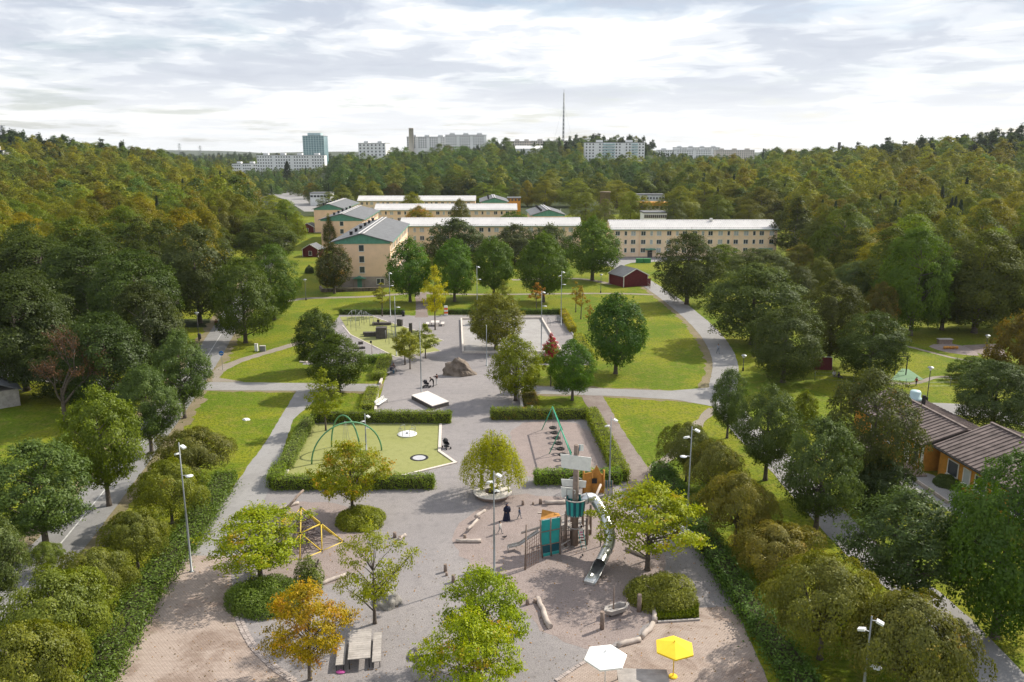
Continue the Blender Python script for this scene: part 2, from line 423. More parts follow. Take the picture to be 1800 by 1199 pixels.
ribbon('dirt_verge', EAST[2:8], 2.4, .0045, 'dirt', .45, 2, -2.0)
ribbon('curved_path', EAST, [4.4, 3.2], .022, 'asphalt', .06, 3)
ribbon('back_path', [(500, 530), (540, 524), (600, 523), (660, 521), (711, 516), (760, 514)], 2.2, .008, 'trail', .1)
ribbon('back_path', [(740, 516), (850, 518), (967, 516.5), (1080, 515.5), (1148, 518)], 1.7, .007, 'trail', .1)
ribbon('back_path', [(900, 492), (1003, 489), (1040, 492), (1075, 500)], 2.2, .007, 'trail', .1)
ribbon('entry_path', [(739, 516), (742, 535), (741, 558)], 2.6, .012, 'brown_path', .1)
# street by the flats, car park
sheet('courtyard_drive', [(1040, 452), (1260, 448), (1260, 456), (1110, 462), (1085, 470), (1050, 466)], .009, 'asphalt', 0)
sheet('car_park', [(455, 338), (500, 324), (600, 326), (590, 345), (565, 352), (560, 372), (535, 372), (500, 350)], .03, 'asphalt', 0)
# kindergarten yard
sheet('kindergarten_yard', [(1560, 812), (1640, 835), (1720, 880), (1700, 915), (1630, 880), (1560, 850)], .010, 'asphalt', .03)
ribbon('yard_path', [(1560, 722), (1640, 717), (1720, 722), (1830, 745)], 5.0, .009, 'asphalt', .1)
ribbon('dirt_trail', [(1560, 673), (1600, 675), (1622, 671), (1640, 663), (1665, 662), (1720, 662)], .9, .008, 'trail', .08)
ribbon('dirt_trail', [(1568, 604), (1610, 612), (1660, 626), (1720, 638)], .9, .008, 'trail', .08)
sheet('mint_rubber_surface', [(1565, 668), (1585, 648), (1597, 649), (1624, 667), (1600, 671)], .011, 'rubber_mint', 0)
sheet('sand_pit', [(1624, 606), (1690, 604), (1728, 625), (1700, 625), (1655, 618)], .010, 'sand', .1, sm=1)
sheet('paved_pit', [(1692, 607), (1760, 604), (1770, 628), (1730, 626)], .012, 'brown_path', .05)
# play surfaces
def sandsheet(name, px, z): return sheet(name, px, z, 'sand', .28, .8, 2)
sandsheet('play_sand', [(880, 868), (1000, 872), (1080, 880), (1165, 955), (1166, 1040), (1150, 1088), (1100, 1132), (1020, 1145), (945, 1110), (900, 1045), (790, 968), (810, 915)], .014)
sandsheet('play_sand', [(455, 905), (520, 880), (600, 885), (648, 925), (650, 985), (610, 1025), (520, 1035), (455, 1010)], .014)
sandsheet('play_sand', [(895, 742), (1032, 738), (1092, 852), (935, 858), (908, 800)], .015)
sheet('rubber_surface', [(545, 745), (776, 745), (771.5, 794), (800, 814), (704, 837), (660, 856), (490, 858), (500, 812)], .020, 'rubber', 0)
sheet('rubber_surface', [(597, 557), (654, 556), (672, 563), (723, 579), (778, 599), (757, 607), (774, 617), (696, 627.5), (616, 588)], .018, 'rubber', 0)
sheet('rink_surface', [(812, 562), (951, 561), (986, 620), (815, 620)], .016, 'rink_gravel', 0)
# brick paving with a kerb row of setts
LB = [(412, 978), (406, 1010), (410, 1045), (420, 1078), (430, 1105), (447, 1135), (475, 1165), (520, 1197), (580, 1240), (650, 1300)]
pav1 = sheet('brick_paving', [(338, 977)] + LB + [(140, 1300), (186, 1199), (275, 1043)], .024, 'paver', 0)
RB = [(1150, 1098), (1128, 1118), (1100, 1133), (1060, 1150), (1020, 1172), (980, 1199), (920, 1240), (850, 1300)]
pav2 = sheet('brick_paving', [(1226, 1069), (1291, 1066), (1350, 1199), (1400, 1300)] + RB[::-1] + [(1156, 1096), (1228, 1091)], .024, 'paver', 0)
sheet('planting_bed', [(1150, 1062), (1228, 1062), (1229, 1090), (1152, 1095)], .028, 'soil', .03)
def setts(px, parent, rows=2, off=0.0):
    c = smooth(G(px), 2); acc = 0
    me = MB().box((0, 0, .03), (.24, .15, .09)).mesh('kerb_sett', M['sett'])
    for i in range(len(c) - 1):
        a, b = Vector(c[i]), Vector(c[i + 1]); L = (b - a).length; d = (b - a) / L; nn = Vector((-d.y, d.x))
        while acc < L:
            for r_ in range(rows):
                p = a + d * acc + nn * (off + (r_ - .5) * .27)
                o = link('kerb_sett', me, parent, (p.x + grng.uniform(-.02, .02), p.y + grng.uniform(-.02, .02), grng.uniform(-.012, .006)), math.atan2(d.y, d.x) + math.pi / 2 + grng.uniform(-.12, .12))
            acc += .175
        acc -= L
setts(LB[2:8], pav1, 2, -.12)
setts(RB[3:6], pav2, 1, 0)
# kerbs
def kerb(name, px, wd, h, m, z0=.0, label=None, closed=False):
    pts = [P(x, y) for x, y in px]; b = MB()
    for i in range(len(pts) - 1 + (1 if closed else 0)):
        a, c = pts[i].copy(), pts[(i + 1) % len(pts)].copy(); d = (c - a).normalized()
        a = a + d * (wd / 2 + .002) if i or closed else a; c = c + d * wd / 2
        b.beam((a.x, a.y, z0 + h / 2), (c.x, c.y, z0 + h / 2), wd, h)
    return b.build(name, M[m])
struct(kerb('kerb_edging', [(774.5, 746), (772.5, 794), (801, 814), (702, 838)], .32, .12, 'kerb_pink'))
struct(kerb('kerb_edging', [(506, 826), (499, 842), (497, 852)], .32, .12, 'kerb_pink'))
struct(kerb('kerb_edging', [(602, 572), (616, 588.5), (696, 628), (775, 617.5)], .18, .07, 'kerb_pink'))
struct(kerb('kerb_edging', [(655, 555.6), (672, 562.5), (723, 578.5), (779, 599)], .18, .07, 'kerb_pink'))
struct(kerb('kerb_edging', [(596, 555), (720, 555)], .2, .1, 'kerb'))
struct(kerb('kerb_edging', [(775, 555), (986, 555), (1038, 637)], .25, .12, 'kerb'))
struct(kerb('kerb_edging', [(686, 634), (668, 676)], .3, .35, 'kerb_pink'))
struct(kerb('kerb_edging', [(664.5, 689), (660, 723)], .3, .35, 'kerb_pink'))
struct(kerb('kerb_edging', [(911, 676), (913, 680)], .4, .3, 'kerb'))
struct(kerb('kerb_edging', [(1156, 1095), (1228, 1090.5)], .16, .14, 'weathered'))
struct(kerb('kerb_edging', [(527, 637), (538, 638), (551, 622)], .25, .2, 'kerb_pink'))
# ---------------------------------------------------------------- buildings
def win_mesh(wd, h, frame=.09, depth=.07, mull=1, fm='white_trim', sill=True):
    b = MB()   # frame ring in the xz plane, facing -y, mullions
    b.box((0, -depth / 2, h - frame / 2), (wd, depth, frame)); b.box((0, -depth / 2, frame / 2), (wd, depth, frame))
    for s in (-1, 1): b.box((s * (wd - frame) / 2, -depth / 2, h / 2), (frame, depth - .006, h - 2 * frame))
    for i in range(mull): b.box((-wd / 2 + wd * (i + 1) / (mull + 1), -depth / 2 + .004, h / 2), (frame * .9, depth - .02, h - 2 * frame))
    if sill: b.box((0, -.09, -.03), (wd + .1, .18, .05))
    return b.mesh('window', M[fm])
def pane_mesh(wd, h, m): return MB().box((0, -.012, h / 2), (wd - .12, .02, h - .12)).mesh('pane', M[m])
WIN = {}
def window(parent, x, y, z, rz, wd, h, mull=1, blind=False):
    kx = (wd, h, mull)
    if kx not in WIN: WIN[kx] = (win_mesh(wd, h, mull=mull), pane_mesh(wd, h, 'glass'), pane_mesh(wd, h, 'glass_blind'))
    o = link('window', WIN[kx][0], parent, (x, y, z), rz)
    link('pane', WIN[kx][2 if blind else 1], o)
    return o
brng = random.Random(5)
def flats(name, label, loc, rz, L, D, eave, rise, wall, roofm, gable=None, end_win=(), end_plinth=0, front=None, vents=0, over=.7, group=None, ridge_cap=False, snow=False, endroof=None):
    t = thing(name, label, 'building', loc, rz, group)
    MB().box((L / 2, D / 2, (eave + end_plinth - .6) / 2 + .0), (L, D, eave - end_plinth + .6)).build('wall', M[wall], t, (0, 0, end_plinth / 1)) if False else None
    b = MB(); b.box((L / 2, D / 2, (eave + end_plinth) / 2), (L, D, eave - end_plinth)); b.build('wall', M[wall], t)
    if end_plinth: MB().box((L / 2, D / 2, end_plinth / 2 - .5), (L + .1, D + .1, end_plinth + 1)).build('plinth', M['plinth'], t)
    else: MB().box((L / 2, D / 2, -.2), (L + .1, D + .1, 1.0)).build('plinth', M['plinth'], t)
    # roof
    th = .22; sl = rise / (D / 2); r = MB()
    y0, y1, ym = -over, D + over, D / 2
    ze = eave - over * sl; zr = eave + rise; x0, x1 = -over * .6, L + over * .6
    prof = [(y0, ze), (ym, zr), (y1, ze), (y1, ze + th), (ym, zr + th), (y0, ze + th)]
    vs_ = [(x0, y, z) for y, z in prof] + [(x1, y, z) for y, z in prof]
    fs = [(0, 1, 7, 6), (1, 2, 8, 7), (2, 3, 9, 8), (3, 4, 10, 9), (4, 5, 11, 10), (5, 0, 6, 11), (0, 5, 4, 1), (1, 4, 3, 2), (6, 7, 10, 11), (7, 8, 9, 10)]
    r.add(vs_, fs); roof = r.build('roof', M[roofm], t)
    for xx in (0.02, L - .02):      # gable triangles
        g = MB(); e = .1 if xx < 1 else -.1
        g.add([(xx - e, 0 - .02, eave - (.0)), (xx - e, D + .02, eave), (xx - e, ym, eave + rise - .02), (xx + e, 0, eave), (xx + e, D, eave), (xx + e, ym, eave + rise - .02)],
              [(0, 2, 1), (3, 4, 5), (0, 1, 4, 3), (1, 2, 5, 4), (2, 0, 3, 5)]); g.build('gable', M[gable or wall], t)
        if gable:
            dd = MB(); dd.box((xx - e * 1.25, ym, eave - .22), (.1, D + .1, .5)); dd.build('gable_board', M[gable], t)
            lip = MB().box((0, 0, 0), (.06, .07, 1.0)).mesh('batten', M[gable])
            nb = 22
            for i in range(1, nb):
                yb = D * i / nb; hh = rise * (1 - abs(yb - ym) / ym) + .4
                link('batten', lip, t, (xx - e * 1.55, yb, eave - .45 + hh / 2), 0, (1, 1, max(.2, hh - .1)))
    for s in (0, 1):                # gutters
        MB().beam((x0, y0 - .08 if s == 0 else y1 + .08, ze + .06), (x1, y0 - .08 if s == 0 else y1 + .08, ze + .06), .14, .14).build('gutter', M['gable_green' if gable or snow else 'roof_felt'], t)
    if ridge_cap:
        for s in (-1, 1): MB().beam((x0, ym + s * .55, zr + th - .55 * sl + .12), (x1, ym + s * .55, zr + th - .55 * sl + .12), .35, .1).build('ridge_strip', M['roof_metal'], roof)
    vm = MB(); vm.box((0, 0, .45), (.7, .7, 1.0)); vm.box((0, 0, 1.02), (.9, .9, .12)); vmesh = vm.mesh('vent', M['black'])
    for i in range(vents):
        yy = D * .72; link('vent', vmesh, roof, (L * (i + .5) / vents, yy, eave + rise * (1 - abs(yy - ym) / ym)))
    if snow:                        # standing seams and snow rail
        sm_ = MB().add([(-.025, y0, ze + th), (.025, y0, ze + th), (.025, ym, zr + th), (-.025, ym, zr + th), (-.025, y0, ze + th + .07), (.025, y0, ze + th + .07), (.025, ym, zr + th + .07), (-.025, ym, zr + th + .07)],
                       [(0, 1, 5, 4), (4, 5, 6, 7), (0, 4, 7, 3), (1, 2, 6, 5)]).mesh('roof_seam', M['roof_metal'])
        nn = min(140, int(L / .6))
        for i in range(nn): link('roof_seam', sm_, roof, (x0 + (x1 - x0) * (i + .5) / nn, 0, 0))
        rl = MB()
        for fr in (.08, .86):
            yy = y0 + (ym - y0) * fr; z_ = ze + th + (zr - ze) * fr
            rl.beam((x0, yy, z_ + .28), (x1, yy, z_ + .28), .05, .05)
            for i in range(int(L / 1.5)): rl.beam((x0 + i * 1.5 + .3, yy, z_), (x0 + i * 1.5 + .3, yy, z_ + .3), .05, .05)
        rl.build('snow_rail', M['steel'], roof)
    for (yy, z, wd, h) in end_win: window(t, -.012, yy, z, -math.pi / 2, wd, h, 0)
    if front:
        for (xx, z, wd, h, mu, bl) in front: window(t, xx, -.012, z, 0, wd, h, mu, bl)
    return t
def win_rows(L, zs, units, jitter=0):
    out = []
    for z, h in zs:
        for x, wd in units:
            if x < L - 1: out.append((x, z, wd, h, 1 if wd > 1.1 else 0, brng.random() < .38))
    return out
ROT = R(2.6)
# front gable block
pr = P(688, 505); pl = P(590, 505); D1 = pr.x - pl.x
units = [(2.2 + 2.9 * i + (.5 if i % 3 == 1 else 0), 1.55 if i % 3 != 1 else .9) for i in range(18)]
blk1 = flats('apartment_block', 'peach apartment block with green gable end, nearest of the yellow flats', pr, R(90) + ROT, 52, D1, ztop(pr, 425), 1.9, 'peach', 'roof_felt', 'gable_green',
    [(D1 * .505, z, 1.35, 1.65) for z in (3.6, 6.2, 8.9)], 2.7, win_rows(52, [(3.6, 1.5), (6.2, 1.5), (8.9, 1.5)], units), 6, ridge_cap=True)
# entrance canopy, door and basement window on the gable
cz = MB(); cz.add([(-1.3, D1 * .56 - 1.6, 2.3), (-1.3, D1 * .56 + 1.6, 2.3), (.05, D1 * .56 + 1.6, 2.3), (.05, D1 * .56 - 1.6, 2.3), (-1.3, D1 * .56, 2.95), (.05, D1 * .56, 2.95)], [(0, 3, 2, 1), (0, 1, 4), (1, 2, 5, 4), (3, 0, 4, 5)])
cz.build('door_canopy', M['gable_green'], blk1)
for yy in (-1.3, 1.3): MB().tube([(-1.2, D1 * .56 + yy, -.2), (-1.2, D1 * .56 + yy, 2.3)], .06).build('canopy_post', M['timber'], blk1)
dr = MB().box((-.07, D1 * .56, 1.05), (.1, 1.1, 2.1)).build('door', M['gable_green'], blk1); MB().box((-.14, D1 * .56 + .4, 1.05), (.06, .05, .3)).build('handle', M['steel'], dr)
window(blk1, -.062, D1 * .19, .75, -math.pi / 2, 1.9, 1.5, 1)
for yy in (2.0, D1 - 2): MB().tube([(-.1, yy, .2), (-.1, yy, ztop(pr, 425) - .5)], .05).build('downpipe', M['peach'], blk1) if yy < 1 else None
# terrace wall in front of the gable
tw = thing('garden_wall', 'low dark stone terrace wall before the nearest green gable', 'wall', P(640, 511))
tp = [P(563, 508), P(567, 513.5), P(672, 511)]
for a, c in zip(tp, tp[1:]):
    a, c = a - tw.location, c - tw.location; n_ = max(3, int((c - a).length / .7))
    me = MB().box((0, 0, 0), ((c - a).length / n_ - .03, .45, .42)).mesh('stone', M['rock_brown'])
    for i in range(n_):
        for j in range(2):
            p = a.lerp(c, (i + .5) / n_); link('stone', me, tw, (p.x, p.y + brng.uniform(-.03, .03), .2 + .43 * j), math.atan2((c - a).y, (c - a).x))
# second and third gable blocks
def block(label, lx, rx, gy_eave, H, L, D_, far_win=True):
    # eave pixel row gives the distance once the eave height is known
    q = P(rx, gy_eave, H); base = Vector((q.x, q.y, 0)); q2 = P(lx, gy_eave, H); D = q.x - q2.x
    return flats('apartment_block', label, base, R(90) + ROT, L, D, H, 1.9, 'peach', 'roof_felt', 'gable_green', [(D * .5, z, 1.35, 1.65) for z in (H - 2.2, H - 4.9)] if far_win else [], 0,
                 win_rows(L, [(H - 2.1, 1.5), (H - 4.8, 1.5)], units), 5, ridge_cap=True)
blk2 = block('peach block with green gable, second of the stepped flats behind a birch', 564, 637, 386, 10.0, 46, 13)
blk3 = block('peach block with green gable, farthest left of the stepped flats', 552, 603, 367, 10.0, 44, 13, False)
blk4 = block('green gabled block end right of the second white-roofed wing', 936, 993, 378, 9.5, 30, 12, False)
blk5 = block('small far green gable right of the farthest white-roofed wing', 846, 892, 355, 9.5, 34, 12, False)
def wing(label, lx, rx, eave_y, H, D=11, rise=2.1):
    q = P(lx, eave_y, H); q2 = P(rx, eave_y, H); L = q2.x - q.x
    base = Vector((q.x, q.y, 0))
    un = []
    x = 2.0
    while x < L - 1.5:
        un += [(x, 1.5), (x + 2.6, .9), (x + 5.0, 1.5)]; x += 8.2
    return flats('apartment_wing', label, base, ROT * .4, L, D, H, rise, 'peach2', 'roof_metal', None, (), 0, win_rows(L, [(H - 2.05, 1.45), (H - 4.75, 1.45), (H - 7.4, 1.45)], un), 0, snow=True, over=.6, group=None)
w1 = wing('long peach wing with pale metal roof, nearest, behind the dark rounded trees', 704, 1021, 397, 9.2)
w2 = wing('long peach wing with pale metal roof, middle one of three', 659, 908, 369, 9.2)
w3 = wing('long peach wing with pale metal roof, farthest of three', 629, 835, 353, 9.2)
w4 = wing('long peach block with pale metal roof on the right above the red shed', 1075, 1369, 403, 9.0, 12, 2.3)
Hw = 9.0
for fr in (.235, .93):          # entrances of the right block
    xx = (P(1369, 403, 9).x - P(1075, 403, 9).x) * fr
    MB().box((xx, -.9, 2.75), (3.2, 1.8, .3)).build('door_canopy', M['gable_green'], w4)
    d_ = MB().box((xx, -.05, 1.1), (1.5, .12, 2.2)).build('door', M['darktimber'], w4); MB().box((xx + .5, -.14, 1.1), (.05, .08, .3)).build('handle', M['steel'], d_)
Lw = P(1369, 403, 9).x - P(1075, 403, 9).x
for fr in (.015, .17, .36, .56, .73, .95): MB().tube([(Lw * fr, -.12, .3), (Lw * fr, -.12, 8.6)], .07, 6).build('downpipe', M['peach'], w4)
bal = MB(); bal.box((Lw * .62, 5, 11.6), (.8, .8, .9)); bal.build('roof_vent', M['white_trim'], w4)
# ---- red sheds
def shed(label, base_px, wd, ln, h, rise, rz, door=True, roof='roof_felt'):
    p = P(*base_px); t = thing('red_shed', label, 'shed', p, rz)
    MB().box((0, 0, h / 2), (wd, ln, h)).build('wall', M['red'], t)
    for s in (-1, 1):
        g = MB(); y = s * (ln / 2)
        g.add([(-wd / 2, y, h), (wd / 2, y, h), (0, y, h + rise), (-wd / 2, y - s * .1, h), (wd / 2, y - s * .1, h), (0, y - s * .1, h + rise)], [(0, 1, 2) if s < 0 else (0, 2, 1), (0, 2, 5, 3), (1, 4, 5, 2)]); g.build('gable', M['red'], t)
        e = .35; bb = MB(); 
        a, m_, c = (-wd / 2 - e, y + s * .22, h - e * rise / wd * 2 + .06), (0, y + s * .22, h + rise + .06), (wd / 2 + e, y + s * .22, h - e * rise / wd * 2 + .06)
        bb.beam(a, m_, .06, .22); bb.beam(m_, c, .06, .22); bb.build('barge_board', M['white_trim'], t)
        for sx in (-1, 1): MB().box((sx * (wd / 2), y, h / 2), (.16, .16, h)).build('corner_board', M['white_trim'], t)
    e = .35; ze = h - e * rise / wd * 2
    rf = MB(); prof = [(-wd / 2 - e, ze), (0, h + rise), (wd / 2 + e, ze), (wd / 2 + e, ze + .12), (0, h + rise + .12), (-wd / 2 - e, ze + .12)]
    y0, y1 = -ln / 2 - .2, ln / 2 + .2
    rf.add([(x, y0, z) for x, z in prof] + [(x, y1, z) for x, z in prof], [(0, 6, 7, 1), (1, 7, 8, 2), (2, 8, 9, 3), (3, 9, 10, 4), (4, 10, 11, 5), (5, 11, 6, 0), (0, 1, 4, 5), (1, 2, 3, 4), (6, 11, 10, 7), (7, 10, 9, 8)]); rf.build('roof', M[roof], t)
    if door:
        window(t, 0, -ln / 2 - .01, .5, 0, 1.1, 1.4, 0)
    return t
pa = P(1085, 505); pb = P(1128, 503)
sh = shed('dark red wooden shed with grey roof beside the curved path', (1104, 500), 7.0, 7.0, 2.7, 1.7, R(24), False)
fx = P(1128, 503)
fn = thing('board_fence', 'short dark red board fence at the corner of the big red shed', 'fence', fx, R(3))
fm = MB().box((0, 0, .95), (.19, .05, 1.9)).mesh('board', M['red'])
for i in range(14): link('board', fm, fn, (-.6 + i * .21, 0, 0))
for xx in (-.6, 2.1): MB().box((xx, .1, .95), (.12, .12, 1.95)).build('post', M['red'], fn)
shed('red garden shed with white window frame, nearer of two on the left lawn', (551, 450), 5.2, 5.0, 2.5, 1.5, R(-8))
shed('red garden shed, farther one beside the second peach gable', (545, 408), 6.0, 5.0, 2.4, 1.5, R(-10))
# ---- kindergarten
def kindergarten():
    a0 = P(1619, 785, 2.9); a1 = P(1592, 769, 2.9); u = Vector(((a0 - a1).x, (a0 - a1).y, 0)).normalized()
    b0, b1 = P(1638, 783, 3.0), P(1703, 821, 3.0); u = (u + 2 * Vector(((b1 - b0).x, (b1 - b0).y, 0)).normalized()).normalized()
    nrm = Vector((-u.y, u.x, 0))
    if nrm.y < 0: nrm = -nrm
    rz = math.atan2(u.y, u.x)
    base = Vector((a0.x, a0.y, 0))
    t = thing('kindergarten', 'low ochre kindergarten with brown ribbed roof by the right path', 'building', base, rz)
    inv = Matrix.Rotation(-rz, 3, 'Z')
    def loc(p): return inv @ (Vector((p.x, p.y, 0)) - base)
    ra = loc(P(1711, 763, 4.45)); rb = loc(P(1754, 752.5, 5.1)); bl = loc(b0)
    def blockr(x0, x1, ye, wr, ez, rzz, nm):
        over = .6; sl = (rzz - ez) / wr
        # walls
        W = MB(); W.box(((x0 + x1) / 2, ye + over + (wr * 2 - 2 * over) / 2, ez / 2), (x1 - x0 - .8, wr * 2 - 2 * over, ez + .2)); W.build('wall', M['ochre'], t)
        prof = [(ye, ez), (ye + wr, rzz), (ye + 2 * wr, ez), (ye + 2 * wr, ez + .18), (ye + wr, rzz + .18), (ye, ez + .18)]
        r_ = MB().add([(x0, y, z) for y, z in prof] + [(x1, y, z) for y, z in prof], [(0, 1, 7, 6), (1, 2, 8, 7), (2, 3, 9, 8), (3, 4, 10, 9), (4, 5, 11, 10), (5, 0, 6, 11), (0, 5, 4, 1), (1, 4, 3, 2), (6, 7, 10, 11), (7, 8, 9, 10)])
        ro = r_.build('roof', M['roof_brown'], t)
        for xg in (x0 + .42, x1 - .42):
            MB().add([(xg, ye + over, ez), (xg, ye + 2 * wr - over, ez), (xg, ye + wr, rzz - .02), (xg + .1, ye + over, ez), (xg + .1, ye + 2 * wr - over, ez), (xg + .1, ye + wr, rzz - .02)], [(0, 2, 1), (3, 4, 5), (0, 1, 4, 3), (1, 2, 5, 4), (2, 0, 3, 5)]).build('gable', M['darktimber'], t)
        def rib_at(side):
            ya, yb = (ye, ye + wr) if side == 0 else (ye + 2 * wr, ye + wr)
            return MB().beam((0, ya, ez + .21), (0, yb, rzz + .21), .13, .11).mesh('roof_rib', M['roof_brown'])
        for side in (0, 1):
            me = rib_at(side)
            for i in range(int((x1 - x0) / .62)): link('roof_rib', me, ro, (x0 + .3 + i * .62, 0, 0))
        MB().beam((x0, ye + wr, rzz + .26), (x1, ye + wr, rzz + .26), .3, .1).build('ridge_cap', M['roof_brown'], ro)
        MB().beam((x0, ye - .07, ez + .02), (x1, ye - .07, ez + .02), .14, .14).build('gutter', M['black'], ro)
        return ro
    roA = blockr(-14.5, 0, 0, ra.y, 2.9, 4.45, 'a')
    roB = blockr(.25, 30, bl.y, max(4.5, rb.y - bl.y), 3.0, 5.1, 'b')
    # windows and doors along the near eaves
    for x in (-1.5, -5.2, -7.0, -9.5): window(t, x, .585, .9 if x < -3 else .3, 0, 1.5 if x != -1.5 else .9, 1.7 if x < -3 else 2.2, 0)
    d_ = MB().box((-3.1, .56, 1.1), (1.0, .08, 2.2)).build('door', M['white_trim'], t); MB().box((-2.7, .49, 1.1), (.05, .07, .2)).build('handle', M['steel'], d_)
    for x in (2.9, 5.0, 7.0, 9.4, 12): window(t, x, bl.y + .585, .8, 0, 1.7 if x != 5 else 1.1, 1.6, 0, x == 5)
    MB().box((-.36, .52, 1.4), (.18, .16, 2.8)).build('corner_board', M['white_trim'], t)
    MB().tube([(-.55, .45, .1), (-.55, .45, 2.8)], .06, 6).build('downpipe', M['black'], t)
    v = MB(); v.lathe([(0, 0), (.75, 0), (.75, .25), (.6, .3), (.6, .95), (.5, 1.1), (0, 1.12)], 14); v.build('roof_fan', M['balcony'], roA, (-11, ra.y * 1.25, 4.3))
    MB().box((0, 0, .5), (.3, .3, 1.1)).build('flue', M['black'], roA, (-9, ra.y * 1.2, 4.4))
    MB().box((0, 0, .45), (.7, .7, .9)).build('flue', M['black'], roB, (10, bl.y + 5.8, 4.3))
    dk = MB().box((-5.0, -.75, .08), (12, 2.2, .16)).build('boardwalk', M['timber'], t)
    tag(sk := MB().box((0, 0, .2), (6.5, .16, .3)).build('plank_edging', M['log'], None, base + Matrix.Rotation(rz, 3, 'Z') @ Vector((4.2, -1.6, 0)), rz), 'long pale plank edging beside the ochre kindergarten wall', 'edging')
kindergarten()
# ---- hut roof at the left edge
def hut(label, px, wd, ln, h, rz, wall, roof):
    p = P(*px); t = thing('garden_hut', label, 'hut', p, rz)
    MB().box((0, 0, h / 2), (wd, ln, h)).build('wall', M[wall], t)
    rise = 1.2
    rf = MB(); prof = [(-wd / 2 - .4, h - .2), (0, h + rise), (wd / 2 + .4, h - .2), (wd / 2 + .4, h - .08), (0, h + rise + .12), (-wd / 2 - .4, h - .08)]
    rf.add([(x, -ln / 2 - .4, z) for x, z in prof] + [(x, ln / 2 + .4, z) for x, z in prof], [(0, 6, 7, 1), (1, 7, 8, 2), (2, 8, 9, 3), (3, 9, 10, 4), (4, 10, 11, 5), (5, 11, 6, 0), (0, 1, 4, 5), (1, 2, 3, 4), (6, 11, 10, 7), (7, 10, 9, 8)]); rf.build('roof', M[roof], t)
    return t
hut('grey roofed hut cut by the left edge of the picture', (-12, 712), 5.5, 5, 2.3, R(40), 'weathered', 'roof_felt')
hut('dark house with grey roof half hidden in the left woodland', (68, 520), 9, 14, 4.5, R(60), 'weathered', 'roof_felt')
hut('small dark hut with pale front among the left trees', (296, 535), 4, 4, 2.6, R(10), 'darktimber', 'roof_felt')
# ---- far buildings
def far_block(label, lx, rx, ytop, ybase, dist, D, wall='white_far', rows=5, cols=14, roofs=2, rz=0, wz=(1.3, 1.4), skip=0):
    kx = dist / F * 1.0
    X0, X1 = (lx - 900) / F, (rx - 900) / F
    g0 = Vector((X0 * dist, dist, 0)); zt = ztop(g0, ytop); zb = ztop(g0, ybase)
    # horizontal distance correction: depth along the axis
    p = Vector((0, dist, (zt + zb) / 2)); s = proj(p)[2] / F
    L = (rx - lx) * s; x0 = (lx - 900) * s; H = zt - zb
    t = thing('far_building', label, 'building', (x0, dist, zb), rz)
    MB().box((L / 2, D / 2, H / 2 - 4), (L, D, H + 8)).build('wall', M[wall], t)
    MB().box((L / 2, D / 2, H + .25), (L + .6, D + .6, .5)).build('roof', M['roof_felt' if wall != 'x' else wall], t)
    for i in range(roofs): MB().box((L * (i + .5) / roofs, D / 2, H + 1.7), (min(7, L * .16), D * .5, 2.6)).build('roof_house', M[wall], t)
    if rows:
        wm = MB().box((0, 0, 0), (wz[0], .3, wz[1])).mesh('window', M['glass'])
        for r_ in range(rows):
            for c_ in range(cols):
                if skip and (c_ % skip == skip - 1): continue
                link('window', wm, t, (L * (c_ + .5) / cols, -.08, H * (r_ + .45) / (rows + .25) + 1))
    return t, L, H
far_block('long white slab block below the blue glass tower', 452, 571, 273, 306, 1150, 14, rows=6, cols=26, roofs=4, wz=(1.6, 1.7), skip=7)
far_block('low white block left of the long white slab', 408, 453, 288, 305, 1180, 14, rows=3, cols=12, roofs=2, wz=(1.6, 1.7), skip=5)
tw_, Lt, Ht = far_block('blue green glass tower standing on the skyline', 533, 570, 239, 280, 1230, 26, 'glassblue', 0, 0, 1)
for i in range(13): MB().box((Lt / 2, -.2, Ht * (i + .5) / 13), (Lt + .3, .5, .5)).build('floor_band', M['balcony'], tw_)
for i in range(9): MB().box((Lt * i / 8, -.3, Ht / 2), (.5, .5, Ht)).build('mullion', M['balcony'], tw_)
MB().box((Lt / 2, 13, Ht + 2.5), (Lt * .62, 14, 4)).build('plant_room', M['balcony'], tw_)
far_block('white blocks on the left shoulder of the central hill', 630, 680, 252, 276, 1100, 18, rows=4, cols=7, roofs=2, rz=R(-10), wz=(1.8, 2))
far_block('white tall slab with a chimney left on the central hilltop', 715, 786, 241, 262, 1140, 14, rows=5, cols=18, roofs=3, wz=(1.5, 1.6), skip=5)
far_block('white slab next to the chimney slab on the central hilltop', 783, 855, 237.5, 262, 1120, 14, rows=5, cols=18, roofs=3, rz=R(4), wz=(1.5, 1.6), skip=6)
far_block('beige block with rust roof on the hill left of the mast', 933, 998, 248, 266, 1150, 14, 'beige_far', 4, 16, 2, wz=(1.5, 1.6))
far_block('pale beige block behind the white hall on the hill', 884, 934, 248.5, 266, 1170, 14, 'beige_far', 4, 12, 3, wz=(1.5, 1.6))
hall, hl, hh = far_block('low white hall with pitched roof among the hill pines', 906, 954, 262, 273, 1000, 16, rows=0, roofs=0)
MB().add([(0, -.3, hh), (hl, -.3, hh), (hl, 16.3, hh), (0, 16.3, hh), (0, 8, hh + 4), (hl, 8, hh + 4)], [(0, 1, 5, 4), (2, 3, 4, 5), (0, 4, 3), (1, 2, 5)]).build('pitched_roof', M['white_far'], hall)
wb, wl, wh = far_block('white balcony block right of the mast with turquoise fronts', 1028, 1133, 251, 284, 900, 14, rows=6, cols=18, roofs=2, wz=(1.4, 1.5), skip=4)
for cx in (.40, .83):
    for i in range(7): 
        bb = MB().box((wl * cx, -1.0, wh * (i + .45) / 7), (wl * (.2 if cx < .5 else .1), 2, 1.25)).build('balcony', M['balcony'], wb)
far_block('long pale slab on the right skyline beyond the balcony block', 1156, 1248, 264, 284, 1300, 14, 'white_far', 5, 22, 4, wz=(1.4, 1.5), skip=8)
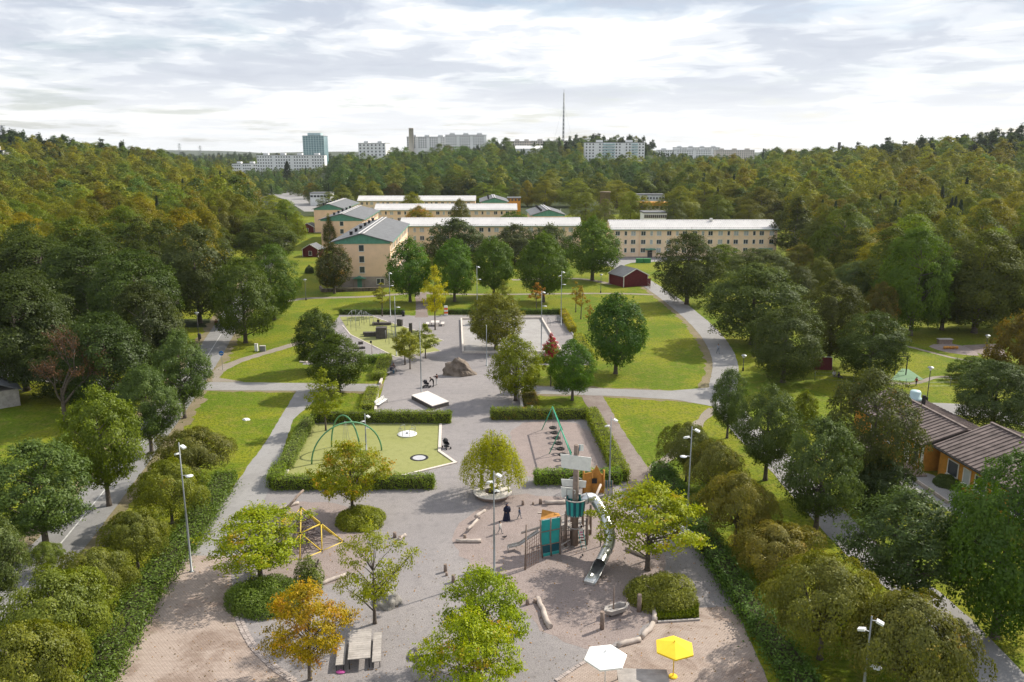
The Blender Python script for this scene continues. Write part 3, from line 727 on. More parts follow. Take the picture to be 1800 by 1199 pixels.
far_block('pale slab behind the long right slab on the skyline', 1185, 1265, 259.5, 272, 1500, 14, 'white_far', 3, 18, 4, wz=(1.4, 1.5))
far_block('beige slab at the right end of the skyline blocks', 1258, 1326, 264, 279, 1400, 14, 'beige_far', 4, 18, 3, wz=(1.4, 1.5))
far_block('long low brown roofed row on the right skyline below a chimney', 1420, 1530, 268, 280, 1500, 14, 'beige_far', 2, 20, 5, wz=(1.6, 1.6))
far_block('white house gable in the right skyline trees', 1436, 1447, 274, 283, 1100, 8, 'white_far', 2, 3, 0, wz=(1, 1.2))
far_block('white high block cut by the left edge above the woods', -40, 8, 265, 302, 560, 14, 'white_far', 6, 6, 1, wz=(1.5, 1.6))
far_block('white low house with flat roof behind the right flats', 1132, 1172, 375, 390, 330, 10, 'white_far', 1, 11, 0, wz=(.7, 1.3))
ob, ol, oh = far_block('stepped pale house with ochre top floor behind right flats', 1122, 1174, 358, 374, 390, 10, 'beige_far', 1, 7, 0, wz=(1.1, 1.3))
MB().box((ol / 2, 4, oh - .2), (ol + .3, 9, 1.6)).build('top_storey', M['ochre'], ob)
far_block('white cube house highest behind the right flats', 1120, 1168, 343, 356, 480, 10, 'white_far', 1, 9, 0, wz=(.9, 1.2))
ob2, ol2, oh2 = far_block('ochre roofed house behind the far peach wings', 892, 915, 349, 358, 430, 9, 'ochre', 1, 4, 0, wz=(1, 1))
far_block('white depot with flat roof behind the car park', 545, 580, 340, 352, 520, 12, 'white_far', 1, 6, 0, wz=(1.6, 1.2))
# chimneys and masts
def chim(name, label, x, ytop, ybase, dist, r, m, cat='chimney'):
    g0 = Vector(((x - 900) / F * dist, dist, 0)); zb, zt = ztop(g0, ybase), ztop(g0, ytop); s = proj((0, dist, zb))[2] / F
    b = MB(); b.lathe([(r * 1.15, -6), (r, (zt - zb) * .97), (r * 1.15, (zt - zb) * .97), (r * 1.15, zt - zb), (0, zt - zb)], 10)
    return tag(b.build(name, M[m], None, ((x - 900) * s, dist, zb)), label, cat)
chim('chimney', 'tall pale chimney rising left of the hilltop slabs', 723.5, 225, 262, 1135, 3.2, 'beige_far')
chim('chimney', 'brown chimney on the right skyline above the low row', 1473, 250, 280, 1495, 2.6, 'rock_brown')
chim('brick_tower', 'round brown brick tower among the trees behind the flats', 1063, 337, 372, 420, 2.6, 'timber', 'tower')
def mast(label, x, ytop, ybase, dist, wd, arms=False):
    g0 = Vector(((x - 900) / F * dist, dist, 0)); zb, zt = ztop(g0, ybase), ztop(g0, ytop); s = proj((0, dist, zb))[2] / F; H = zt - zb
    t = thing('lattice_pylon' if arms else 'radio_mast', label, 'pylon' if arms else 'mast', ((x - 900) * s, dist, zb))
    lm = M['steel']; kk = 14 if not arms else 7
    legs = []
    for a in range(3 if not arms else 4):
        an = 2 * math.pi * a / (3 if not arms else 4) + .4; wb_ = wd * (3.4 if arms else 1)
        legs.append((Vector((math.cos(an) * wb_, math.sin(an) * wb_, -8)), Vector((math.cos(an) * wd * .5, math.sin(an) * wd * .5, H))))
    for a, b in legs: MB().tube([a, b], .32, 4).build('leg', lm, t)
    br = MB()
    for i in range(kk):
        for j in range(len(legs)):
            a, b = legs[j], legs[(j + 1) % len(legs)]
            br.tube([a[0].lerp(a[1], i / kk), b[0].lerp(b[1], (i + 1) / kk)], .18, 4)
            br.tube([b[0].lerp(b[1], i / kk), a[0].lerp(a[1], (i + 1) / kk)], .18, 4)
    br.build('bracing', lm, t)
    if arms:
        for z_ in (.72, .84, .95): MB().beam((-wd * 3.2, 0, H * z_), (wd * 3.2, 0, H * z_), .5, .5).build('cross_arm', lm, t)
    else:
        MB().tube([(0, 0, H), (0, 0, H * 1.06)], .25, 5).build('antenna', lm, t)
        for sgn in (-1, 1): MB().tube([(0, 0, H * .82), (sgn * 16, 4, -6)], .07, 4).build('guy_wire', lm, t)
mast('tall slender lattice radio mast on the central hill', 990, 163, 255, 1160, 1.5)
mast('power pylon on the left horizon, left of the pair', 317, 252, 276, 2300, 2.2, True)
mast('power pylon on the left horizon, right of the pair', 353, 256, 277, 2500, 2.2, True)
mast('power pylon above the woods at the left edge', 6, 220, 244, 900, 1.2, True)
# ---------------------------------------------------------------- foliage
def leaf_material(far=False):
    m = bpy.data.materials.new('far_leaves' if far else 'leaves'); m.use_nodes = True; t = m.node_tree; t.nodes.clear()
    oi = N(t, 'ShaderNodeObjectInfo'); at = N(t, 'ShaderNodeAttribute', attribute_name='var')
    g = N(t, 'ShaderNodeTexCoord').outputs['Object']
    nz = noise_n(t, g, .55, 3, .6)
    c = oi.outputs['Color'] if not far else N(t, 'ShaderNodeAttribute', attribute_name='tint', attribute_type='INSTANCER').outputs['Color']
    v = at.outputs['Fac']
    c = mix_n(t, 1.0, c, ramp_n(t, v, [(0.0, (.62, .66, .6)), (.5, (1, 1, 1)), (1.0, (1.5, 1.38, 1.25))], 'LINEAR'), 'MULTIPLY')
    hs = N(t, 'ShaderNodeHueSaturation'); hs.inputs['Saturation'].default_value = 1.12
    t.links.new(math_n(t, 'ADD', .485, math_n(t, 'MULTIPLY', oi.outputs['Random'], .03)), hs.inputs['Hue'])
    t.links.new(math_n(t, 'ADD', .88, math_n(t, 'MULTIPLY', oi.outputs['Random'], .26)), hs.inputs['Value'])
    t.links.new(c, hs.inputs['Color']); c = hs.outputs[0]
    # autumn colour: the object's alpha sets how much of the crown has turned
    a = math_n(t, 'SUBTRACT', 1.0, oi.outputs['Alpha'])
    mm = math_n(t, 'ADD', math_n(t, 'MULTIPLY', nz, 1.2), math_n(t, 'MULTIPLY', v, .35))
    thr = math_n(t, 'SUBTRACT', mm, math_n(t, 'SUBTRACT', 1.12, math_n(t, 'MULTIPLY', a, 1.0)))
    f = math_n(t, 'MULTIPLY', thr, 4.0, True)
    if not far: c = mix_n(t, math_n(t, 'MULTIPLY', f, math_n(t, 'GREATER_THAN', a, .01)), c, (.48, .215, .022))
    d = N(t, 'ShaderNodeBsdfDiffuse'); tr = N(t, 'ShaderNodeBsdfTranslucent'); gl = N(t, 'ShaderNodeBsdfGlossy')
    gl.inputs['Roughness'].default_value = .5; gl.inputs['Color'].default_value = (.8, .85, .8, 1)
    t.links.new(c, d.inputs[0])
    br = N(t, 'ShaderNodeBrightContrast'); 
    t.links.new(mix_n(t, 1.0, c, (1.25, 1.3, .7), 'MULTIPLY'), tr.inputs[0])
    mx = N(t, 'ShaderNodeMixShader'); mx.inputs[0].default_value = .33; t.links.new(d.outputs[0], mx.inputs[1]); t.links.new(tr.outputs[0], mx.inputs[2])
    m2 = N(t, 'ShaderNodeMixShader'); m2.inputs[0].default_value = .022; t.links.new(mx.outputs[0], m2.inputs[1]); t.links.new(gl.outputs[0], m2.inputs[2])
    o = N(t, 'ShaderNodeOutputMaterial'); t.links.new(m2.outputs[0], o.inputs[0])
    return m
M['leaf'] = leaf_material(); M['leaf_far'] = leaf_material(True)
def unit(a): return a / np.maximum(np.linalg.norm(a, axis=-1, keepdims=True), 1e-9)
def leaf_mesh(name, pos, nrm, size, var, rng, aspect=.62):
    n = len(pos)
    nrm = unit(nrm); r = unit(rng.normal(size=(n, 3)))
    u = unit(np.cross(nrm, r)); v = np.cross(nrm, u)
    s = size[:, None]
    a = pos + u * s * .5; b = pos + v * s * .5 * aspect + nrm * s * .06; c = pos - u * s * .5; d = pos - v * s * .5 * aspect + nrm * s * .06
    verts = np.stack([a, b, c, d], 1).reshape(-1, 3).astype(np.float32)
    me = bpy.data.meshes.new(name)
    me.vertices.add(4 * n); me.vertices.foreach_set('co', verts.ravel())
    me.loops.add(4 * n); me.loops.foreach_set('vertex_index', np.arange(4 * n, dtype=np.int32))
    me.polygons.add(n); me.polygons.foreach_set('loop_start', np.arange(0, 4 * n, 4, dtype=np.int32))
    me.polygons.foreach_set('loop_total', np.full(n, 4, dtype=np.int32))
    me.materials.append(M['leaf']); me.update(calc_edges=True)
    at = me.attributes.new('var', 'FLOAT', 'FACE'); at.data.foreach_set('value', np.clip(var, 0, 1).astype(np.float32))
    return me
def egg(lo, pk, pw=.5): return lambda t: (lo + (1 - lo) * math.sin(.5 * math.pi * t / pk)) if t < pk else max(.04, 1 - ((t - pk) / (1.02 - pk)) ** 2.2) ** pw
# kind: profile of crown radius over height, clump count, clump size, flatness, shell thickness
KIND = {
 'lime':  dict(H=10, R=4.0, z0=.16, n=19000, leaf=.23, K=130, r=.25, flat=.85, shell=.45, prof=egg(.55, .33, .62), up=.35, lobe=.16),
 'maple': dict(H=7, R=3.6, z0=.26, n=11500, leaf=.185, K=70, r=.25, flat=.32, shell=.2, prof=lambda t: (1 - abs(t - .48) ** 1.7 * 2.6) if t < .95 else .35, up=.25, lobe=.36, sprig=.24),
 'globe': dict(H=4.4, R=3.4, z0=.34, n=24000, leaf=.13, K=64, r=.225, flat=.9, shell=.84, prof=egg(.86, .25, .55), up=.8, lobe=.26, jit=(.66, 1.1), sprig=.05),
 'ash':   dict(H=9, R=3.7, z0=.22, n=21000, leaf=.19, K=110, r=.24, flat=.75, shell=.2, prof=egg(.45, .40, .58), up=.25, lobe=.22),
 'oak':   dict(H=15, R=6.0, z0=.06, n=13500, leaf=.34, K=52, r=.31, flat=.82, shell=.72, prof=egg(.72, .30, .55), up=.6, lobe=.28, jit=(.72, 1.06), sprig=.08),
 'broad': dict(H=13, R=5.6, z0=.12, n=30000, leaf=.25, K=100, r=.25, flat=.85, shell=.66, prof=egg(.62, .42, .46), up=.5, lobe=.2, jit=(.76, 1.06), sprig=.12),
 'olive': dict(H=7.5, R=5.0, z0=.10, n=14000, leaf=.28, K=110, r=.2, flat=.7, shell=.35, prof=lambda t: math.sqrt(max(.05, 1 - (t * 1.02 - .1) ** 2 / .85)), up=.3, lobe=.25),
 'birch': dict(H=14, R=3.0, z0=.18, n=8000, leaf=.30, K=70, r=.30, flat=1.3, shell=.1, prof=lambda t: (math.sin(math.pi * min(1, t ** .6 * .98 + .01)) ** .8), up=.0, lobe=.3),
 'young': dict(H=7, R=1.9, z0=.30, n=3600, leaf=.19, K=45, r=.28, flat=.7, shell=.1, prof=lambda t: math.sin(math.pi * min(1, t ** .7 * .96 + .03)) ** .8, up=.2, lobe=.3),
 'sapling': dict(H=5.5, R=.9, z0=.38, n=900, leaf=.17, K=22, r=.35, flat=.9, shell=.0, prof=lambda t: math.sin(math.pi * min(1, t ** .7 * .96 + .03)), up=.1, lobe=.3),
 'pine':  dict(H=16, R=3.6, z0=.50, n=3600, leaf=.5, K=26, r=.42, flat=.45, shell=.3, prof=lambda t: (1 - t) * .7 + .25, up=.5, lobe=.35),
}
def tree_proto(kind, seed, dens=1.0, leafk=1.0):
    p = KIND[kind]; rng = np.random.default_rng(seed); H, Rr, z0 = p['H'], p['R'], p['z0'] * p['H']
    ph = rng.uniform(0, 6.28, 6); fr = [2, 3, 5]
    def env(az, t):
        l = sum(math.cos(f * az + ph[i] + t * 4 * (i + 1)) for i, f in enumerate(fr)) / 3
        return p['prof'](t) * (1 + p['lobe'] * l)
    K = p['K']; C, RR = [], []
    for i in range(K):
        inner = i % 6 == 0; rc = p['r'] * Rr * rng.uniform(.65, 1.25); best = None
        for _ in range(1 if inner else 5):
            t = rng.uniform(0, 1) ** .9; az = rng.uniform(0, 2 * math.pi)
            e = max(.06, env(az, t)) * Rr
            rad = max(0, e - rc * .75) * (rng.uniform(.2, .7) if inner else rng.uniform(*p.get('jit', (.78, 1.06))))
            z = z0 + t * (H - z0 - rc * p['flat'] * .8) + rc * p['flat'] * .3
            q = (math.cos(az) * rad, math.sin(az) * rad, z)
            dd = min(((q[0] - c[0]) ** 2 + (q[1] - c[1]) ** 2 + (q[2] - c[2]) ** 2 for c in C), default=9)
            if best is None or dd > best[0]: best = (dd, q)
        C.append(best[1]); RR.append(rc)
    C.append((0, 0, H - p['r'] * Rr * .6)); RR.append(p['r'] * Rr * .8)
    C, RR = np.array(C), np.array(RR)
    n = int(p['n'] * dens); wgt = RR ** 2 / np.sum(RR ** 2)
    ci = rng.choice(len(C), n, p=wgt)
    mid = np.array((0, 0, z0 + (H - z0) * .4))
    out = unit(C - mid)
    d = unit(rng.normal(size=(n, 3)) + out[ci] * .75 + np.array((0, 0, p['up'])))
    rr = RR[ci] * (p['shell'] + (1 - p['shell']) * rng.uniform(0, 1, n) ** .5) * rng.uniform(.9, 1.12, n)
    off = d * rr[:, None]; off[:, 2] *= p['flat']
    if kind in ('maple', 'young'): off[:, 2] += (np.linalg.norm(off[:, :2], axis=1) / RR[ci]) * rng.uniform(-.12, .12, n) * RR[ci]
    if kind == 'birch': off[:, 2] -= rng.uniform(0, 1.2, n)
    if kind == 'ash': off[:, 2] -= (np.linalg.norm(off[:, :2], axis=1) ** 2) * .12
    pos = C[ci] + off
    cv = rng.uniform(0, 1, len(C))
    var = .5 * cv[ci] + .5 * rng.uniform(0, 1, n)
    nr = d * .6 + out[ci] * .5 + rng.normal(size=(n, 3)) * .28 + np.array((0, 0, .2))
    size = p['leaf'] * leafk * rng.uniform(.65, 1.35, n)
    # twigs that reach past the clumps and break the outline
    ns = int(n * p.get('sprig', .16)); per = 9; nt_ = max(1, ns // per)
    si = rng.choice(len(C), nt_, p=wgt); sdir = unit(rng.normal(size=(nt_, 3)) * .55 + out[si] * 1.0 + np.array((0, 0, p['up'] * .5)))
    ln = RR[si] * rng.uniform(.95, 1.55, nt_); q = np.repeat(np.arange(nt_), per); f = rng.uniform(.55, 1.0, len(q))
    so = sdir[q] * (ln[q] * f)[:, None]; so[:, 2] *= .5 + .5 * p['flat']
    sp_ = C[si][q] + so + rng.normal(size=(len(q), 3)) * p['leaf'] * leafk * .5
    pos = np.concatenate([pos, sp_]); nr = np.concatenate([nr, sdir[q] * .4 + rng.normal(size=(len(q), 3)) * .6 + np.array((0, 0, .4))])
    var = np.concatenate([var, .55 + .45 * rng.uniform(0, 1, len(q))]); size = np.concatenate([size, p['leaf'] * leafk * rng.uniform(.6, 1.2, len(q))])
    crown = leaf_mesh('crown', pos, nr, size, var, rng)
    # trunk and limbs
    b = MB(); tr = .026 * H * (1.0 if kind not in ('young', 'sapling') else .55)
    if kind == 'globe': tr = .16
    bend = rng.normal(size=2) * .02 * H
    top = H * (.78 if kind not in ('globe', 'maple') else .62)
    pts = [Vector((bend[0] * (s ** 2), bend[1] * (s ** 2), s * top)) for s in (-.02, .04, .15, .35, .6, .85, 1)]
    b.tube(pts, [tr * 1.5, tr * 1.1, tr * .95, tr * .8, tr * .55, tr * .3, tr * .1], 8)
    order = np.argsort(-RR)[:(34 if H < 12 else 22)] if kind != 'sapling' else np.arange(8)
    for i in order:
        c = Vector(C[i]); s = max(.12, min(.9, (c.z - (.35 + .5 * rng.uniform()) * math.hypot(c.x, c.y)) / top))
        if kind == 'globe': s = rng.uniform(.42, .66)
        a = Vector((bend[0] * s * s, bend[1] * s * s, s * top)); m_ = a.lerp(c, .5) + Vector((0, 0, -.06 * (c - a).length if kind != 'maple' else .05 * (c - a).length))
        r0 = tr * (.42 if kind != 'globe' else .5) * (1 - s * .5)
        b.tube([a, m_, c], [r0, r0 * .6, r0 * .2], 5, cap=False)
    trunk = b.mesh('trunk', M['bark_pale'] if kind == 'birch' else M['bark'])
    return dict(crown=crown, trunk=trunk, H=H, R=Rr)
def willow_proto(seed):
    rng = np.random.default_rng(seed); H, Rr = 6.6, 2.7; pos, nr, var = [], [], []
    b = MB(); b.tube([(0, 0, -.1), (.05, 0, 1.5), (0, .05, 3.5), (0, 0, 5.6)], [.16, .13, .09, .03], 7)
    for i in range(330):
        az = rng.uniform(0, 6.28); rad = Rr * rng.uniform(.12, 1) ** .7; t = 1 - (rad / Rr) ** 1.7
        z1 = 2.6 + 3.6 * t * rng.uniform(.6, 1.05); ln = rng.uniform(.9, 2.6) * (.6 + .5 * rad / Rr); ln = min(ln, z1 - 1.15)
        lob = 1 + .28 * math.cos(2 * az + 1) * (z1 / 6); x, y = math.cos(az) * rad * lob, math.sin(az) * rad * lob; cvv = rng.uniform()
        if i % 4 == 0: b.tube([(0, 0, z1 * .72), (x * .6, y * .6, z1 + .1), (x, y, z1)], [.035, .02, .008], 4, cap=False)
        m_ = int(46 * ln / 1.6)
        for q in range(m_):
            s = rng.uniform(); pos.append((x * (1 + .12 * s) + rng.normal() * .10, y * (1 + .12 * s) + rng.normal() * .10, z1 - s * ln)); nr.append((x, y, .6)); var.append(.5 * cvv + .5 * rng.uniform())
    pos = np.array(pos); nr = np.array(nr) + rng.normal(size=pos.shape) * .6
    return dict(crown=leaf_mesh('crown', pos, nr, rng.uniform(.13, .24, len(pos)), np.array(var), rng, .4), trunk=b.mesh('trunk', M['bark_pale']), H=H, R=Rr)
def spruce_proto(seed, n=2600, leaf=.55):
    rng = np.random.default_rng(seed); H, Rr = 15, 2.7
    t = rng.uniform(0, 1, n) ** .75; tier = np.floor(t * 15) / 15; z = 1.2 + (1 - t) * 0 + t * (H - 1.4)
    az = rng.uniform(0, 6.28, n); rr = Rr * (1 - t) ** .85 * (.55 + .45 * (1 - (t * 15 % 1))) * (.8 + .25 * np.cos(az * 7 + np.floor(t * 15) * 2)) * rng.uniform(.35, 1, n) ** .4 + .08
    pos = np.stack([np.cos(az) * rr, np.sin(az) * rr, z - rr * .28], 1); nr = np.stack([np.cos(az), np.sin(az), np.full(n, .9)], 1) + rng.normal(size=(n, 3)) * .4
    b = MB().tube([(0, 0, -.3), (0, 0, H * .95)], [.24, .03], 6)
    return dict(crown=leaf_mesh('crown', pos, nr, leaf * rng.uniform(.6, 1.3, n), rng.uniform(0, 1, n), rng, .45), trunk=b.mesh('trunk', M['bark']), H=H, R=Rr)
def bare_proto(seed):
    rng = random.Random(seed); b = MB(); tips = []
    def grow(a, d, ln, r, dep):
        e = a + d * ln; m_ = a.lerp(e, .5) + Vector((rng.uniform(-1, 1), rng.uniform(-1, 1), rng.uniform(-.3, .6))) * ln * .07
        b.tube([a, m_, e], [r, r * .8, r * .55], 5 if dep < 2 else 3, cap=False)
        if dep >= 4: tips.append((a, e)); return
        for _ in range(4 if dep < 3 else 4):
            nd = (d + Vector((rng.uniform(-1, 1), rng.uniform(-1, 1), rng.uniform(-.35, .7))) * .75).normalized()
            grow(a.lerp(e, rng.uniform(.45, 1)), nd, ln * rng.uniform(.55, .8), r * .5, dep + 1)
    grow(Vector((0, 0, -.1)), Vector((0, 0, 1)), 3.4, .2, 0)
    r2 = np.random.default_rng(seed); n = 3200
    ti = r2.integers(0, len(tips), n); f = r2.uniform(0, 1, n)[:, None]
    A, E = np.array([t[0] for t in tips]), np.array([t[1] for t in tips])
    pos = A[ti] * (1 - f) + E[ti] * f + r2.normal(size=(n, 3)) * .12
    return dict(crown=leaf_mesh('crown', pos, r2.normal(size=(n, 3)), r2.uniform(.08, .17, n), r2.uniform(0, 1, n), r2), trunk=b.mesh('trunk', M['bark']), H=9.5, R=4.0)
PROTO = {}
def protos(kind, cnt, **kw):
    PROTO[kind] = [tree_proto(KW, 100 + 17 * i + len(kind) * 7, **kw) for i in range(cnt) for KW in [kind.split('/')[0]]]
protos('lime', 4); protos('maple', 4); protos('globe', 4); protos('ash', 4); protos('oak', 5); protos('olive', 2); protos('birch', 2); protos('young', 3); protos('sapling', 2); protos('pine', 4)
protos('maple/thin', 1, dens=.42)
PROTO['oak/fine'] = [tree_proto('broad', 310 + 13 * i) for i in range(5)]
protos('oak/far', 4, dens=.26, leafk=1.75)
PROTO['willow'] = [willow_proto(3)]; PROTO['spruce'] = [spruce_proto(4), spruce_proto(9)]; PROTO['bare'] = [bare_proto(12)]
PROTO['spruce/far'] = [spruce_proto(5, 900, .9)]
PROTO['pine/far'] = [tree_proto('pine', 60 + i, dens=.3, leafk=1.7) for i in range(3)]
for kk_ in ('pine/far', 'oak/far', 'spruce/far'):
    for q_ in PROTO[kk_]: q_['crown'].materials[0] = M['leaf_far']
NAMES = {'lime': 'linden_tree', 'maple': 'maple_tree', 'maple/thin': 'maple_tree', 'globe': 'hawthorn_tree', 'ash': 'ash_tree', 'oak': 'oak_tree', 'oak/fine': 'broadleaf_tree', 'olive': 'willow_shrub_tree', 'birch': 'birch_tree', 'young': 'young_tree', 'sapling': 'sapling', 'pine': 'pine_tree', 'willow': 'weeping_birch', 'spruce': 'spruce_tree', 'bare': 'bare_tree'}
trng = random.Random(21); tcount = {}
def tree(kind, base, Ht, rad, col, label, aut=0.0, group=None, var=None, name=None, trunkmat=None):
    pr_ = PROTO[kind]; i = tcount.get(kind, 0); tcount[kind] = i + 1; q = pr_[(i if var is None else var) % len(pr_)]
    t = thing(name or NAMES[kind], label, 'tree', base, trng.uniform(0, 6.28), group)
    sx = rad / q['R']; sz = Ht / q['H']
    tk = link('trunk', q['trunk'], t, sc=(min(sx, sz * 1.4), min(sx, sz * 1.4), sz) if kind not in ('globe', 'olive') else (sx, sx, sz))
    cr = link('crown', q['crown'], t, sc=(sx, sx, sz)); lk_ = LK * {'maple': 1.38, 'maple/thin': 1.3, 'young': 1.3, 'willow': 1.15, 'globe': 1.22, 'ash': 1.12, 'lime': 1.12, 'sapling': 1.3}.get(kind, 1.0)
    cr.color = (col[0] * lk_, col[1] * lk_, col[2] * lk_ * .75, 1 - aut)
    return t
LK = 1.22
def tpx(kind, bx, by, ty, wpx, col, label, aut=0.0, group=None, **kw):
    p = P(bx, by); Ht = ztop(p, ty); s = ppm((p.x, p.y, Ht * .6)); wpx *= {'globe': .86, 'maple': .88, 'ash': .94, 'oak/fine': .93}.get(kind, .97)
    rad = wpx / s / 2; z0f = KIND.get('broad' if kind == 'oak/fine' else kind.split('/')[0], {'z0': .2})['z0']; lo, hi = Ht * .45, Ht * 1.05
    for _ in range(18):       # height at which the crown's outline, not its axis, reaches that row
        h = (lo + hi) / 2; b = (1 - z0f) * h / 2; cz_ = h - b; _, yc, dep = proj((p.x, p.y, cz_)); dl = math.atan2(CAMH - cz_, math.hypot(p.x, p.y))
        yt = yc - F / dep * math.hypot(b * math.cos(dl), rad * .8 * math.sin(dl))
        if yt < ty: hi = h
        else: lo = h
    Ht = (lo + hi) / 2
    return tree(kind, p, Ht, rad, col, label, aut, group, **kw)
def ttop(kind, cx, ty, Ht, wpx, col, label, aut=0.0, group=None, **kw):
    lo, hi = 40.0, 1500.0        # nearest ground distance at which a tree of this height tops out at that row
    d = 60.0
    while d < 1500:
        s = proj((0, d, 15))[2] / F; X = (cx - 900) * s
        if proj((X, d, T(X, d) + Ht))[1] <= ty: break
        d += 1.5
    z = T(X, d); s = ppm((X, d, z + Ht * .6))
    return tree(kind, (X, d, z), Ht, wpx / s / 2, col, label, aut, group, **kw)
DKG = (.040, .066, .014); GRN = (.058, .098, .018); YGR = (.105, .135, .020); OLV = (.092, .096, .020); GLD = (.135, .108, .020); ASH = (.064, .092, .034); GLB = (.098, .115, .030); PIN = (.028, .042, .016); SGE = (.075, .095, .040); YEL = (.22, .205, .025)
# --- playground and park trees
tpx('maple', 458, 1018, 887, 205, (.128, .150, .014), 'broad maple with orange tips left of the yellow climbing net', .16)
tpx('maple', 545, 1195, 1030, 168, (.235, .195, .018), 'orange and gold maple left of the near picnic table', .30)
tpx('maple/thin', 659, 1096, 924, 136, (.14, .155, .03), 'thin olive maple beside the flat boulder and picnic table', .14)
tpx('maple', 620, 906, 774, 152, (.128, .150, .014), 'maple with orange fringe standing in a round shrub by the hedge', .26)
tpx('maple', 1138, 1002, 846, 212, (.145, .165, .014), 'yellow green maple in front of the tube slide', .18)
tpx('maple', 855, 1170, 1000, 178, (.120, .168, .016), 'yellow green maple at bottom centre, the rear of the pair', .06)
tpx('maple', 830, 1275, 1082, 205, (.150, .168, .014), 'gold green maple at bottom centre, the front of the pair', .22)
tpx('willow', 866, 866, 738, 104, (.25, .25, .03), 'weeping yellow green birch growing through the round wooden bench')
tpx('young', 573, 757, 650, 66, (.115, .135, .022), 'slender olive young tree behind the left play hedge', .12)
tpx('lime', 560, 652, 542, 84, DKG, 'dark linden at the left corner of the upper plaza, the rear one', var=0)
tpx('lime', 596, 690, 590, 102, (.05, .08, .015), 'dark linden on the lawn left of the plaza, the front one', var=1)
tpx('lime', 906, 704, 592, 94, (.12, .135, .018), 'golden green linden right of the big boulder', .1, var=2)
tpx('lime', 1006, 704, 597, 80, GRN, 'dark green linden on the lawn strip above the swings', var=3)
tpx('lime', 1082, 657, 515, 108, (.04, .07, .015), 'tall dark linden alone on the bright right lawn', var=0)
tpx('lime', 872, 614, 515, 104, (.112, .118, .028), 'olive linden in front of the gravel rink', .1, var=3)
ttop('young', 885, 495, 8, 34, OLV, 'small olive tree rising behind the rink linden')
rt = tpx('young', 968, 679, 592, 42, (.10, .12, .02), 'small tree with red crown tip beside the gravel rink', .1)
q_ = PROTO['young'][1]; rc_ = link('red_crown', q_['crown'], rt, (.1, 0, 2.6), 1.0, (.62, .62, .72)); rc_.color = (.42, .03, .045, 1)
tpx('young', 765, 580, 470, 48, YEL, 'bright yellow young tree beside the pale picnic set', .05)
tpx('young', 712, 641, 577, 52, (.13, .14, .025), 'thin young tree on the plaza, left of the twin stems')
tpx('young', 721, 649, 583, 48, (.12, .125, .025), 'thin young tree on the plaza, right of the twin stems')
tpx('young', 748, 630, 570, 46, (.10, .12, .022), 'airy young green tree behind the plaza flagpole')
tpx('sapling', 672, 556, 498, 34, (.12, .11, .03), 'spindly olive sapling at the back hedge of the climbing area', .1)
tpx('sapling', 943, 546, 497, 30, (.12, .075, .03), 'reddish brown sapling on the lawn behind the rink', .45)
tpx('sapling', 1012, 549, 496, 22, (.2, .16, .04), 'yellowing sapling on the right lawn, leftmost of three', .25)
tpx('sapling', 1021, 561, 503, 24, (.19, .15, .04), 'yellowing sapling on the right lawn, tallest of three', .25)
tpx('sapling', 1035, 582, 528, 16, (.19, .15, .045), 'yellowing sapling on the right lawn, nearest of three', .3)
for bx, by, ty, w_, lb, c_ in [(721, 531, 423, 84, 'leftmost of the five in the row', GRN), (799, 530, 420, 78, 'second from left of the five in the row', GRN), (868, 522, 416, 78, 'middle of the five in the row', GRN), (955, 531, 414, 96, 'fourth of the five in the row', GRN), (1041, 493, 385, 100, 'rightmost and tallest of the five in the row', (.065, .095, .018))]:
    tpx('lime', bx, by, ty, w_, c_, 'linden before the flats, ' + lb, group='linden row before the flats')
ttop('olive', 802, 387, 12.6, 112, (.048, .060, .026), 'large dark rounded shrub tree before the nearest peach wing')
ttop('olive', 905, 397, 11.6, 92, (.060, .075, .036), 'grey green rounded tree left of the pair before the nearest wing')
ttop('olive', 967, 398, 11.4, 86, (.066, .080, .040), 'grey green rounded tree right of the pair before the nearest wing')
ttop('lime', 903, 372, 11, 62, GRN, 'green tree top standing between the first two peach wings')
ttop('lime', 723, 338, 14.8, 42, (.13, .14, .02), 'round golden tree before the farthest peach wing', .1)
ttop('lime', 808, 352, 14.2, 38, (.075, .075, .018), 'dark olive tree before the middle peach wing', .1)
ttop('lime', 735, 364, 12.4, 58, (.115, .115, .02), 'low golden tree with orange side behind the nearest wing', .38)
tpx('lime', 588, 516, 427, 68, (.045, .052, .016), 'dark reddish tree at the corner of the nearest green gable', .2)
tpx('birch', 580, 437, 378, 26, (.10, .11, .03), 'narrow birch before the second green gable', .1)
# left side
tpx('oak/fine', 432, 603, 458, 122, (.058, .092, .018), 'large green tree over the cycle path, in front')
tpx('oak/fine', 482, 562, 432, 100, (.06, .10, .018), 'green tree right behind the big cycle path tree')
ttop('oak/fine', 466, 385, 13, 112, (.07, .085, .025), 'grey green domed tree left of the garden lawn')
tpx('oak/fine', 352, 568, 399, 135, (.055, .068, .026), 'tall grey green willow like tree left of the cycle path')
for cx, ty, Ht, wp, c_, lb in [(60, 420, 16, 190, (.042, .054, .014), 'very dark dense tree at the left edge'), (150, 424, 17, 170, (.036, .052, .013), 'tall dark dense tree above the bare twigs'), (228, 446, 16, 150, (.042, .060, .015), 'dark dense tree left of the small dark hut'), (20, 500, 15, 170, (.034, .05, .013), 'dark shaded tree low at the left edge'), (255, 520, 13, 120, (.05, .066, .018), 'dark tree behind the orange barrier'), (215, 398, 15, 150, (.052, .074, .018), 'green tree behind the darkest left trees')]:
    ttop('oak/fine', cx, ty, Ht, wp, c_, lb)
